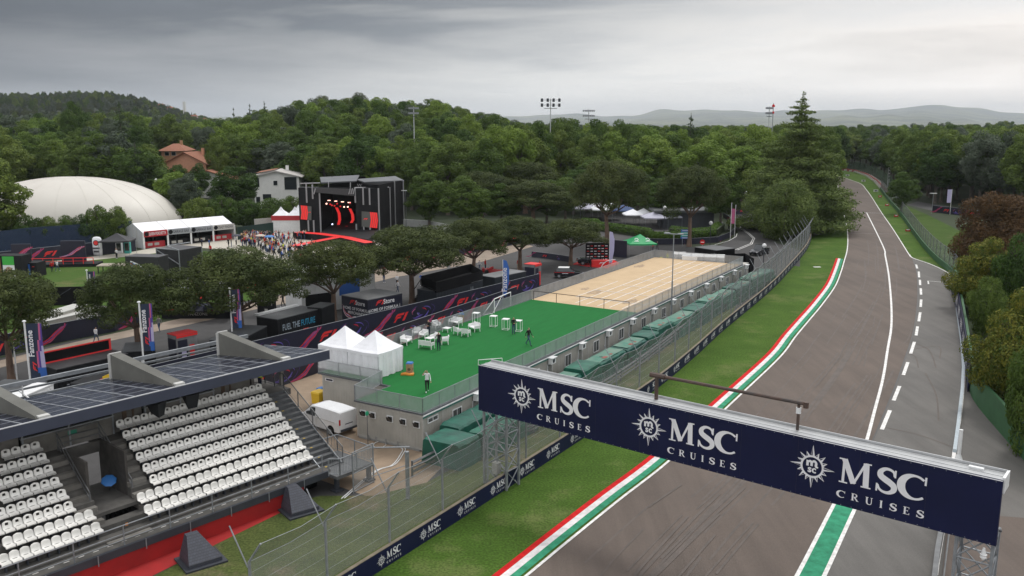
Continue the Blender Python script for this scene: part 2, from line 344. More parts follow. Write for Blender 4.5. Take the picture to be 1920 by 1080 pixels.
def sm(a, b, x): t_ = min(1, max(0, (x - a) / (b - a))); return t_ * t_ * (3 - 2 * t_)
def hgt(x, y):
    """terrain height: flat park, a wooded knoll behind the stage and a ridge far to the left"""
    r_ = math.hypot(x, y)
    if y < 230 or r_ < 230: return 0.0
    h = 12.2 * math.exp(-abs((x + .16 * y) / (.145 * y)) ** 3) * sm(240, 370, y) * (1 - .6 * sm(480, 700, y))
    a = x / y
    h += 50 * sm(-.27, -.47, a) * sm(640, 1250, y) + 5 * sm(-.30, -.42, a) * sm(230, 330, y)
    h += 4 * math.sin(x * .011) * math.sin(y * .006) * sm(500, 800, y)
    return h
HG = [(-.62, 60), (-.1, 60), (.02, 62), (.06, 76), (.10, 66), (.13, 68), (.17, 96), (.21, 94), (.27, 91), (.33, 92), (.40, 97), (.43, 105), (.465, 124), (.50, 114), (.545, 84), (.60, 70), (.9, 60)]
def ridge(a):
    for (a0, z0), (a1, z1) in zip(HG, HG[1:]):
        if a0 <= a <= a1: return z0 + (z1 - z0) * sm(a0, a1, a)
    return 60
# ground sheet to the horizon
gm = MB(); rs = [0, 40, 90, 140, 190, 230, 260, 290, 320, 350, 380, 410, 450, 490, 530, 580, 640, 700, 780, 860, 950, 1050, 1200, 1400, 1700, 2200, 3200, 5000, 9000, 20000]; NA = 180
for r_ in rs[1:]:
    for i in range(NA):
        t_ = 2 * PI * i / NA; x, y = r_ * math.sin(t_), r_ * math.cos(t_); gm.v.append((x, y, hgt(x, y) - .02))
gm.v.append((0, 0, -.02)); c0 = len(gm.v) - 1
for i in range(NA): gm.f.append((c0, (i + 1) % NA, i))
for k in range(len(rs) - 2):
    for i in range(NA): gm.f.append((k * NA + i, k * NA + (i + 1) % NA, (k + 1) * NA + (i + 1) % NA, (k + 1) * NA + i))
gm.m = [0] * len(gm.f); tag(gm.obj('ground', WOODFLOOR, smooth=True), kind='structure')
# far hills: fields and woods
hm = MB(); KH = 3.2; HR = [2400, 2700, 3000, 3300, 3600, 3900, 4200, 4500, 4800, 5100, 5600]; NH = 300
for k, r_ in enumerate(HR):
    for i in range(NH):
        a = -.70 + 1.7 * i / (NH - 1); y = r_; x = a * y
        base = (ridge(a) - 23) * sm(2300, 4800, r_) if r_ <= 4800 else (ridge(a) - 23) * (1 - .4 * sm(4800, 5600, r_))
        spur = 16 * math.exp(-((a - .40) / .07) ** 2) * math.exp(-((r_ - 3000) / 300) ** 2) * 1.6 + 9 * math.exp(-((a - .2) / .1) ** 2) * math.exp(-((r_ - 3300) / 400) ** 2)
        rough = 5 * math.sin(a * 61 + r_ * .004) * math.sin(a * 23 + r_ * .0017) + 3 * math.sin(a * 140 + r_ * .002)
        hm.v.append((x * KH, y * KH, (max(0, base) + spur + rough * sm(2400, 3000, r_) + 1 + (18 if r_ == 4800 else 0)) * KH - 40 * sm(2600, 3600, r_)))
for k in range(len(HR) - 1):
    for i in range(NH - 1): hm.f.append((k * NH + i, k * NH + i + 1, (k + 1) * NH + i + 1, (k + 1) * NH + i))
hm.m = [0] * len(hm.f)
HILL = mat('hill_fields_and_woods', (.115, .125, .060), rough=1, scale=.0016, col2=(.018, .032, .020), detail=12, lo=.44, hi=.56)
tag(hm.obj('hills', HILL, smooth=True), kind='structure')

def off(pts, w, z):
    o_ = []; n = len(pts)
    for i, p in enumerate(pts):
        a = pts[max(0, i - 1)]; c = pts[min(n - 1, i + 1)]; d = Vector((c[0] - a[0], c[1] - a[1])).normalized(); o_.append((p[0] + d.y * w, p[1] - d.x * w, z))
    return o_
def P2(L, z=0.0): return [at(x, y, z) for x, y in L]
def sheet(name, pts, m, z): 
    b = MB(); b.poly([(p[0], p[1], z) for p in pts], 0)
    import bmesh
    me = bpy.data.meshes.new(name); bm = bmesh.new(); vs = [bm.verts.new(v) for v in b.v]; f = bm.faces.new(vs); bm.normal_update()
    if f.normal.z < 0: f.normal_flip()
    bmesh.ops.triangulate(bm, faces=[f]); bm.to_mesh(me); bm.free(); me.materials.append(m)
    o = bpy.data.objects.new(name, me); COL.objects.link(o); return tag(o, kind='structure')

# ---- circuit
LEFTPX = [(985, 1080), (1059, 1018.7), (1160, 937), (1258, 860), (1380, 747), (1462, 669), (1490, 632), (1515, 602), (1540, 572), (1565, 537), (1576, 510), (1582, 490), (1587.5, 470), (1589, 450), (1587.5, 427), (1582.5, 405), (1576, 375), (1570, 347)]
LEFT = P2(LEFTPX); LEFT = [LEFT[0] + (LEFT[0] - LEFT[1]) * 5] + LEFT
LEFTX = cat(LEFT, 5) + [Vector((LEFT[-1].x - 3, LEFT[-1].y + 20, 0)), Vector((LEFT[-1].x - 20, LEFT[-1].y + 60, 0)), Vector((LEFT[-1].x - 60, LEFT[-1].y + 100, 0))]
OUTPX = [(1705, 477.5), (1675, 430), (1652, 397), (1635, 370), (1624, 355), (1615, 345), (1595, 337.5), (1575, 330)]
OUT = P2(OUTPX); OUTX = cat(OUT, 4) + [OUT[-1] + Vector((-45, 30, 0)), OUT[-1] + Vector((-110, 60, 0))]
JOINPX = [(1711, 485), (1719, 512), (1721, 550), (1719, 580), (1711.5, 626), (1695, 677), (1677, 728), (1656, 779), (1635, 829), (1590, 925), (1547, 1015), (1515, 1080)]
JOIN = P2(JOINPX); JOIN = JOIN + [JOIN[-1] + (JOIN[-1] - JOIN[-2]) * 6]; JOINX = cat(JOIN, 4)
sheet('race_track', LEFTX + OUTX[::-1] + JOINX, TRACKA, .02)
EXITPX = [(1705, 477.5), (1711, 484), (1740, 494), (1765, 505), (1780, 515), (1788, 532), (1793, 558), (1800, 595), (1806, 650), (1807.5, 690), (1806, 725), (1800.6, 777), (1792, 829), (1780, 915), (1767, 997), (1758, 1050), (1754, 1079)]
EXIT = P2(EXITPX); EXITX = cat(EXIT, 4)
WALLPX = [(1650, 356), (1668, 380), (1687, 402), (1722, 452), (1752, 487), (1780, 511), (1790, 530), (1800, 580), (1810, 640), (1817, 690), (1823, 733), (1841, 765), (1883, 814), (1930, 868), (1990, 940)]
WALL = P2(WALLPX)
apron = [JOINX[0]] + [Vector(p) for p in P2([(1740, 493), (1765, 504), (1779, 513)])] + WALL[5:] + [Vector((60, 18, 0)), Vector((20, 8, 0)), JOINX[-1]] + JOINX[::-1][1:]
sheet('pit_exit_road', apron[:-1], PITA, .012)
sheet('old_asphalt', P2([(1766, 1085), (1775, 990), (1790, 958), (1850, 966), (1960, 975)]) + [Vector((45, 20, 0)), Vector((22, 20, 0))], TRACKA, .026)
# verges
HOARDPX = [(640, 1118), (706, 1075), (860, 976), (1080, 831), (1221, 737), (1300, 672), (1360, 617), (1440, 550), (1477, 512), (1515, 465), (1524, 432)]
HOARD = P2(HOARDPX); HOARD = [HOARD[0] + (HOARD[0] - HOARD[1]) * 2] + HOARD
far_l = P2([(1480, 345), (1400, 335)])
sheet('track_verge', HOARD + far_l + LEFTX[::-1], TRACKGRASS, .006)
sheet('inner_verge', [OUTX[-1], OUTX[-1] + Vector((0, 60, 0))] + P2([(1575, 319), (1612, 325), (1640, 338)]) + WALL[:7] + P2([(1765, 504), (1740, 493), (1711, 484)]) + OUTX, TRACKGRASS, .009)
sheet('grass_bank', WALL[:5] + P2([(1800, 560), (1830, 540), (1830, 450), (1790, 428), (1740, 403), (1700, 386), (1668, 362)]), grass_patchy('bank_grass', (.058, .098, .020), (.040, .075, .014), (.09, .11, .04)), .003)
sheet('access_path', P2([(1524, 437), (1578, 421), (1588, 427), (1560, 432), (1524, 444)]), ROADA, .012)
# painted lines
def line(name, pts, w0, w1, m, z=.052): return tag(MB().strip(pts, w0, w1, z).obj(name, m), kind='structure')
line('white_edge_line', LEFTX, -.02, .16, WHITEP)
line('outer_edge_line', OUTX, -.16, .02, WHITEP)
line('pit_exit_line', cat(P2([(1625, 399), (1655, 460), (1660, 480), (1666, 512), (1670, 550), (1672, 587), (1671, 618), (1665, 654), (1656, 710), (1640, 772), (1626, 825), (1607, 880), (1585, 948)]), 5), -.10, .14, WHITEP)
line('apron_edge_line', EXITX, -.12, .12, WHITEP)
line('start_of_sector_line', P2([(1590, 398), (1652, 400)]), -.12, .12, WHITEP, .036)
line('old_grid_line', P2([(1590, 438), (1675, 439)]), -.08, .08, mat('worn_white_paint', (.33, .31, .29), var=.3, scale=3), .036)
gl = P2([(1596, 925), (1576, 965), (1534, 1052), (1500, 1120)]); gl = [gl[0] + (gl[0] - gl[1]) * 0.6] + gl
line('green_strip', gl, -.50, .50, GREENP, .036)
b = MB(); b.strip(gl, -.72, -.50, .038); b.strip(gl, .50, .72, .038); tag(b.obj('green_strip_borders', WHITEP), kind='structure')
b = MB()
for (x, y, L) in [(1718.7, 500, 7.5), (1723, 515, 11), (1725, 530, 10), (1726.7, 547, 12), (1726.7, 569, 14), (1724, 594.5, 17), (1719, 621, 17), (1711, 652.5, 22), (1698, 691.6, 24), (1681, 738, 27), (1661, 788, 36)]:
    k = [p for p in JOINPX if p[1] < y][-1]; k2 = [p for p in JOINPX if p[1] > y][0]; sl = (k2[0] - k[0]) / (k2[1] - k[1])
    b.strip([at(x - sl * L / 2, y - L / 2), at(x + sl * L / 2, y + L / 2)], -.15, .15, .036)
tag(b.obj('dashed_lane_line', WHITEP), kind='structure')
b = MB(); g = P2([(1741, 533), (1740, 527), (1773, 530), (1775, 537)])
for p, q in zip(g, g[1:]): b.strip([p, q], -.1, .1, .036)
tag(b.obj('bracket_mark', WHITEP), kind='structure')
b = MB(); random.seed(3)
for i in range(80):
    j = random.randint(4, 60); w = max(2.0, random.gauss(6.0, 2.0)); n = random.randint(4, 12); P_ = LEFTX[j:j + n]
    if len(P_) < 4: continue
    P_ = [Vector((p.x, p.y, 0)) for p in P_]; sh = random.uniform(-.5, .5); o1 = off0 = [(w + sh * k / n) for k in range(len(P_))]
    V_ = []
    for k, p in enumerate(P_): a = P_[max(0, k - 1)]; c = P_[min(len(P_) - 1, k + 1)]; d = (c - a).normalized(); V_.append((p.x + d.y * o1[k], p.y - d.x * o1[k]))
    b.strip(V_, -random.uniform(.03, .10), random.uniform(.03, .12), .0225 + .0003 * i, 0)
for (x0, y0, x1, y1, x2, y2) in ((1700, 640, 1740, 655, 1755, 690), (1712, 655, 1760, 650, 1762, 672), (1690, 660, 1715, 668, 1722, 690), (1735, 700, 1755, 740, 1760, 790), (1650, 800, 1720, 815, 1790, 840), (1660, 650, 1700, 640, 1712, 600)):
    b.strip(cat(P2([(x0, y0), (x1, y1), (x2, y2)]), 6), -.06, .06, .0225 + .0003 * (len(b.f) % 40), 0)
tag(b.obj('tyre_marks', mat('rubber_on_asphalt', (.106, .085, .073), rough=.75, scale=.8, col2=(.082, .067, .058), lo=.38, hi=.60)), kind='structure')
b = MB(); b.strip(off(JOINX[:40], -.0, .0)[:40], -.05, .05, .029); tag(b.obj('asphalt_joint', mat('joint_tar', (.035, .034, .034), rough=.5)), kind='structure')
# red, white and green kerb, a low ramp beside the edge line
i0 = next(i for i, p in enumerate(LEFTX) if p.y > at(1580, 487).y); kb = MB(); kp = LEFTX[:i0 + 1]
L4 = [off(kp, -.20, .030), off(kp, -.62, .07), off(kp, -1.02, .10), off(kp, -1.38, .115), off(kp, -1.40, .0)]
for j, mi in ((0, 0), (1, 1), (2, 2), (3, 2)):
    A, B_ = L4[j], L4[j + 1]
    for i in range(len(A) - 1): kb.quad(A[i], A[i + 1], B_[i + 1], B_[i], mi)
tag(kb.obj('kerb', [GREENP, KERBW, REDP]), kind='structure')

# ---- fan zone ground
sheet('fan_zone_road', P2([(-900, 1300), (-900, 900), (-200, 760), (0, 672), (130, 640), (340, 603), (480, 560), (560, 545), (700, 505), (860, 480), (980, 455), (1060, 440), (1100, 400), (1230, 400), (1290, 462), (1500, 500), (1520, 432), (1524, 444), (1500, 480), (1440, 548)]) + [Vector(p) for p in HOARD[7:0:-1]] + [Vector((-40, 0, 0))], ROADA, .004)
sheet('yard_earth', P2([(470, 735), (520, 712), (610, 678), (760, 640), (900, 600), (1000, 700), (905, 800), (800, 905), (700, 935), (600, 900), (540, 860)]), SANDY, .012)
sheet('rough_verge', [Vector(p) for p in HOARD[:8]] + P2([(1400, 530), (1280, 590), (1100, 720), (940, 830), (800, 905), (700, 930), (600, 930), (568, 938), (440, 1003), (250, 1100), (100, 1180)]), ROUGHGRASS, .016)
sheet('lawn', P2([(-400, 560), (-200, 530), (0, 504), (150, 486), (330, 466), (480, 480), (600, 500), (720, 480), (1060, 430), (1060, 440), (980, 455), (860, 478), (700, 505), (560, 545), (480, 560), (300, 600), (120, 640), (0, 660), (-400, 760)]), LAWN, .010)
sheet('earth_verge', P2([(-60, 700), (0, 676), (130, 644), (300, 606), (480, 566), (560, 545), (700, 505), (860, 478), (980, 455), (1000, 462), (900, 492), (740, 520), (570, 562), (480, 580), (340, 612), (130, 655), (0, 690), (-60, 712)]), mat('verge_gravel', (.30, .24, .19), rough=1, scale=.7, col2=(.22, .18, .14), detail=8), .014)
sheet('path', P2([(-300, 540), (0, 499), (120, 488), (250, 472), (300, 462), (420, 446), (560, 432), (700, 448), (720, 460), (600, 500), (565, 518), (520, 500), (470, 480), (421, 468), (377, 465), (300, 474), (240, 481), (162, 489), (77, 500), (0, 510), (-300, 560)]), PALEPATH, .018)
# ------------------------------------------------------------------ trees
def leaf_mat(name, c, c2, rand=.22, scale=.55):
    m = mat(name, c, rough=.75, scale=scale, col2=c2, detail=3, spec=.18, objrand=rand, lo=.38, hi=.62)
    nt = m.node_tree; b = nt.nodes['Principled BSDF']; src = b.inputs['Base Color'].links[0].from_socket
    tl = nt.nodes.new('ShaderNodeBsdfTranslucent'); mx = nt.nodes.new('ShaderNodeMixShader'); mx.inputs[0].default_value = .22
    nt.links.new(src, tl.inputs[0]); nt.links.new(b.outputs[0], mx.inputs[1]); nt.links.new(tl.outputs[0], mx.inputs[2]); nt.links.new(mx.outputs[0], nt.nodes['Material Output'].inputs[0]); return m
LF_PINE = leaf_mat('stone_pine_needles', (.088, .112, .034), (.044, .062, .020), .10, .5)
LF_BROAD = leaf_mat('broad_leaves', (.104, .168, .034), (.052, .094, .019), .36)
LF_BRIGHT = leaf_mat('fresh_leaves', (.175, .26, .045), (.11, .18, .03), .14)
LF_DARK = leaf_mat('dark_conifer_needles', (0.055, 0.086, 0.039), (0.031, 0.053, 0.024), .18)
LF_GREY = leaf_mat('grey_green_leaves', (0.114, 0.143, 0.098), (0.062, 0.086, 0.057), .14)
LF_SPRUCE = leaf_mat('light_conifer_needles', (.150, .200, .055), (.085, .125, .036), .05, .4)
LF_COPPER = leaf_mat('copper_leaves', (0.137, 0.078, 0.034), (0.066, 0.042, 0.022), .08, .5)
LF_GOLD = leaf_mat('young_golden_leaves', (.21, .205, .034), (.058, .100, .018), .06, 1.6)
LF_HEDGE = leaf_mat('hedge_leaves', (0.111, 0.195, 0.034), (0.066, 0.126, 0.024), .05, .8)
BARK = mat('pine_bark', (.20, .135, .10), rough=1, scale=3, col2=(.12, .08, .06), stretch=(1, 1, .3), bump=.6)
BARKG = mat('grey_bark', (.13, .11, .09), rough=1, scale=3, col2=(.07, .06, .05), stretch=(1, 1, .3), bump=.6)

def leaves(name, blobs, n, leaf, m, parent, jit=.7, up=0.0, aspect=.6, cut=.78, lump=.16):
    """foliage: n small leaf faces spread over and just inside many clumps (x, y, z, rx, ry, rz)"""
    B = np.array(blobs, float); w = (B[:, 3] * B[:, 4] + B[:, 4] * B[:, 5] + B[:, 3] * B[:, 5]); k = RNG.choice(len(B), int(n * 1.7), p=w / w.sum())
    d = RNG.normal(size=(len(k), 3)); d /= np.linalg.norm(d, axis=1)[:, None]
    rad = 1 - lump + lump * 1.3 * RNG.random(len(k)); p = B[k, :3] + d * B[k, 3:6] * rad[:, None]
    keep = np.ones(len(k), bool)
    for i, b in enumerate(B):
        q = (((p - b[:3]) / b[3:6]) ** 2).sum(1); keep &= ~((q < cut * cut) & (k != i))
    p = p[keep][:n]; d = d[keep][:n]; kk = k[keep][:n]; nn = d / B[kk, 3:6]; nn /= np.linalg.norm(nn, axis=1)[:, None]
    nn = nn + RNG.normal(size=nn.shape) * jit * .6; nn[:, 2] += up; nn /= np.linalg.norm(nn, axis=1)[:, None]
    a = np.cross(nn, RNG.normal(size=nn.shape)); a /= np.linalg.norm(a, axis=1)[:, None]; b_ = np.cross(nn, a)
    s = leaf * (.6 + .8 * RNG.random(len(p)))[:, None] / 2; a *= s; b_ *= s * aspect
    V = np.stack([p - a, p - b_ * .9, p + a, p + b_ * .9], 1).reshape(-1, 3); N = len(p)
    me = bpy.data.meshes.new(name); me.vertices.add(4 * N); me.vertices.foreach_set('co', V.ravel()); me.loops.add(4 * N); me.loops.foreach_set('vertex_index', np.arange(4 * N))
    me.polygons.add(N); me.polygons.foreach_set('loop_start', np.arange(0, 4 * N, 4)); me.polygons.foreach_set('loop_total', np.full(N, 4)); me.materials.append(m); me.update(calc_edges=True)
    o = bpy.data.objects.new(name, me); COL.objects.link(o); o.parent = parent; return o
rnd = random.uniform
def trunk(parent, h, r0, r1, m, limbs=(), lean=.0, name='trunk'):
    b = MB(); pts = [(0, 0, -.3)]; k = 5
    for i in range(1, k + 1): pts.append((lean * h * (i / k) ** 2 + rnd(-.05, .05) * h * .05, rnd(-.05, .05) * h * .05, h * i / k))
    b.loft([[(q[0] + (r0 + (r1 - r0) * i / k) * (1.35 if i == 0 else 1) * math.cos(j * PI / 4), q[1] + (r0 + (r1 - r0) * i / k) * (1.35 if i == 0 else 1) * math.sin(j * PI / 4), q[2]) for j in range(8)] for i, q in enumerate(pts)], caps=False)
    top = Vector(pts[-1])
    for (ax, el_, L, r_) in limbs:
        s = top + Vector((0, 0, -rnd(0, .25) * h * .4)); e = s + Vector((math.cos(ax) * math.cos(el_), math.sin(ax) * math.cos(el_), math.sin(el_))) * L * .55
        e2 = s + Vector((math.cos(ax) * math.cos(el_), math.sin(ax) * math.cos(el_), math.sin(el_) * 1.15)) * L
        b.tube(s, e, r_, 6, 0, r_ * .7); b.tube(e, e2, r_ * .7, 6, 0, r_ * .35)
        for q in range(3):
            a2 = ax + rnd(-.8, .8); f = e + Vector((math.cos(a2) * .8, math.sin(a2) * .8, rnd(.3, .8))) * L * .42; b.tube(e, f, r_ * .45, 5, 0, r_ * .2)
    return b.obj(name, m, parent, smooth=True)
def stone_pine(seed, R_=4.6, h=6.7, n=26000, droop=.0, leaf=.24, stem_r=.33, m=LF_PINE):
    """umbrella crown on a bare trunk; crown base at h, nominal radius R_"""
    random.seed(seed); t_ = thing('stone_pine', '', 'tree')
    trunk(t_, h * .62, stem_r, stem_r * .7, BARK, [(2 * PI * i / 8 + rnd(-.3, .3), rnd(.35, 1.0), R_ * rnd(.7, .95), stem_r * .42) for i in range(8)], lean=rnd(-.04, .06))
    B = []
    for i in range(105):
        a = rnd(0, 2 * PI); q = math.sqrt(rnd(0, 1)); rr = q * R_ * rnd(.86, 1.02) * (1 + .12 * math.sin(a * 3 + seed)); z = h + R_ * .80 * math.sqrt(max(0, 1 - (q * .985) ** 2)) - rnd(0, .98) ** 2 * R_ * .62 - .1
        s = rnd(.62, 1.15) * R_ / 4.6; B.append((rr * math.cos(a), rr * math.sin(a), z, s * 1.15, s * 1.15, s * .8))
    for i in range(24):
        a = rnd(0, 2 * PI); q = rnd(.4, 1.0); s = rnd(.5, .8) * R_ / 4.6; B.append((q * R_ * math.cos(a), q * R_ * math.sin(a), h - rnd(.0, 1.0) * R_ * .24 - droop, s * 1.2, s * 1.2, s * .6))
    leaves('crown', B, n, leaf, m, t_, jit=.8, up=.25, aspect=.45, cut=.7, lump=.3); return t_
def broad(seed, R_=5.0, H_=18.0, n=15000, m=LF_BROAD, leaf=.46, base=.22, name='broadleaf_tree', pw=1.0):
    random.seed(seed); t_ = thing(name, '', 'tree')
    trunk(t_, H_ * .55, .38, .2, BARKG, [(2 * PI * i / 5 + rnd(-.4, .4), rnd(.6, 1.1), R_ * .7, .14) for i in range(5)])
    B = []; zc = H_ * (base + 1) / 2; rz = H_ * (1 - base) / 2
    for i in range(70):
        d = Vector((random.gauss(0, 1), random.gauss(0, 1), random.gauss(0, 1))).normalized(); k = rnd(.55, .93); bul = 1 + .16 * math.sin(3 * math.atan2(d.y, d.x) + seed) + .1 * math.sin(5 * d.z + seed * 2)
        wz = (1 - .25 * max(0, d.z)) if pw == 1 else (1 - .45 * max(0, d.z))
        s = rnd(.75, 1.5) * R_ / 5; B.append((d.x * R_ * k * bul * wz, d.y * R_ * k * bul * wz, zc + d.z * rz * k * (1 + .08 * math.sin(seed + d.x * 4)), s * 1.25, s * 1.25, s))
    leaves('crown', B, n, leaf, m, t_, jit=.85, up=.15, cut=.72, lump=.32); return t_
def conifer(seed, R_=3.2, H_=18.0, n=12000, m=LF_DARK, leaf=.42, tiers=14, name='conifer_tree', base=.1, flat=.28, power=.85, tip=.1):
    random.seed(seed); t_ = thing(name, '', 'tree'); trunk(t_, H_ * .97, .34, .05, BARKG); B = []
    for i in range(tiers):
        f = i / (tiers - 1); z = H_ * (base + (1 - base - .03) * f); rr = R_ * (1 - f) ** power + R_ * tip
        for j in range(max(3, int(9 * (1 - f) + 3))):
            a = rnd(0, 2 * PI); L = rr * rnd(.55, 1.15); w = max(.28, rr * .26)
            B.append((L * .72 * math.cos(a), L * .72 * math.sin(a), z + rnd(-.3, .3) - L * .08, w + L * .22 * abs(math.cos(a)), w + L * .22 * abs(math.sin(a)), max(.22, w * flat * 2.2)))
        B.append((0, 0, z, rr * .38, rr * .38, H_ / tiers * .6))
    leaves('crown', B, n, leaf, m, t_, jit=.8, up=.3, cut=.6, lump=.45); return t_
def place(proto, used, x, y, z, rz, s, label, group, cat='tree'):
    if proto.name not in used:
        used.add(proto.name); proto.location = (x, y, z); proto.rotation_euler = (0, 0, rz); proto.scale = s if hasattr(s, '__len__') else (s, s, s)
        proto['label'] = label; proto['category'] = cat
        if group: proto['group'] = group
        return proto
    r = dup(proto, (x, y, z), rz, label, group, s)
    if not group and 'group' in r: del r['group']
    return r
USED = set()
PINES = [stone_pine(s, n=36000) for s in (3, 11, 23)]
FARPINE = stone_pine(31, R_=5.2, h=8.5, n=14000, leaf=.4)
BROADS = [broad(s) for s in (1, 2, 3, 4)]; BRIGHT = broad(9, m=LF_BRIGHT); BRIGHT2 = broad(19, m=LF_BRIGHT, R_=4.6)
GREYB = broad(12, m=LF_GREY); CEDAR = conifer(5, R_=6.0, H_=16, tiers=9, m=LF_DARK, flat=.10, power=.55, n=14000, name='cedar_tree')
CONIF = conifer(6, R_=4.2, H_=18, name='conifer_tree', m=LF_DARK); CYPR = conifer(7, R_=1.3, H_=12, n=5000, leaf=.3, tiers=10, power=.4, name='cypress_tree', base=.02)
BUSHY = broad(44, R_=3.4, H_=6.2, base=.02, n=13000, leaf=.26, name='bushy_tree')

# the row of stone pines between the containers and the road (crown centre px, base px, crown top px, crown half-width px)
rowp = [(22, 716, 505, 100, 'broad dark stone pine at the left edge, behind the first big flag'),
        (262, 684, 492, 92, 'stone pine between the two left flags, its crown hanging over the road'),
        (455, 648, 462, 112, 'widest stone pine, forked trunk beside the black lettered container'),
        (627, 606, 447, 84, 'stone pine with open branches right of the forked one'),
        (773, 571, 421, 92, 'stone pine with a thick straight trunk, right of the black merchandise cabin'),
        (887, 526, 405, 64, 'stone pine behind the black railed truck deck, fifth trunk along the row'),
        (975, 507, 402, 62, 'stone pine left of the parked dark car'),
        (1070, 497, 408, 60, 'stone pine above the parked dark car')]
for i, (x, by, ty, hw, lab) in enumerate(rowp):
    g = at(x, by); H_ = tall(x, by, ty + 3); D = g.y * CP + CH * SP; rr = hw / F * D; s = rr / 4.75; sz = H_ / (6.7 + 4.6 * .80 + .4)
    place(PINES[i % 3], USED, g.x, g.y, 0, i * 1.3, (s, s, sz), lab, None)
mids = [(1000, 428, 337, 68, 'big stone pine left of the tall bare-trunked one, behind the road'), (1138, 462, 297, 68, 'tall stone pine with a long bare reddish trunk left of the signboards'), (1292, 462, 307, 64, 'tall stone pine with a reddish trunk right of the signboards'),
        (985, 400, 300, 62, 'stone pine crown rising behind the nearer one by the parasols'), (905, 425, 318, 58, 'stone pine at the end of the white wall right of the stage')]
for i, (x, by, ty, hw, lab) in enumerate(mids):
    g = at(x, by); H_ = tall(x, by, ty + 3); D = g.y * CP + CH * SP; s = hw / F * D / 4.75; sz = H_ / (6.7 + 4.6 * .80 + .4)
    place(PINES[(i + 1) % 3], USED, g.x, g.y, 0, i * 2.1 + .5, (s, s, sz), lab, None)
# far umbrella pines by px (x, base, top, half width)
GP = 'stone pines on the edge of the wood'
for i, (x, by, ty, hw) in enumerate([(700, 375, 282, 34), (735, 372, 292, 30), (772, 368, 290, 42), (818, 372, 302, 38), (866, 378, 292, 36), (930, 385, 290, 40), (870, 400, 330, 36), (960, 360, 275, 34), (45, 372, 285, 30), (82, 368, 286, 32), (120, 366, 284, 34), (160, 366, 285, 34), (200, 368, 287, 34), (238, 372, 292, 30), (1010, 365, 282, 34), (600, 360, 300, 26), (650, 350, 288, 28)]):
    g = at(x, by); H_ = tall(x, by, ty); D = g.y; s = hw / F * D / 5.3; sz = H_ / (8.5 + 5.2 * .80 + .45)
    place(FARPINE, USED, g.x, g.y, hgt(g.x, g.y), i * 1.7, (s, s, sz), 'umbrella-shaped stone pine on the edge of the wood behind the stage' if x > 400 else 'umbrella-shaped stone pine in the dark row behind the white air dome', GP if x > 400 else 'stone pines behind the air dome')
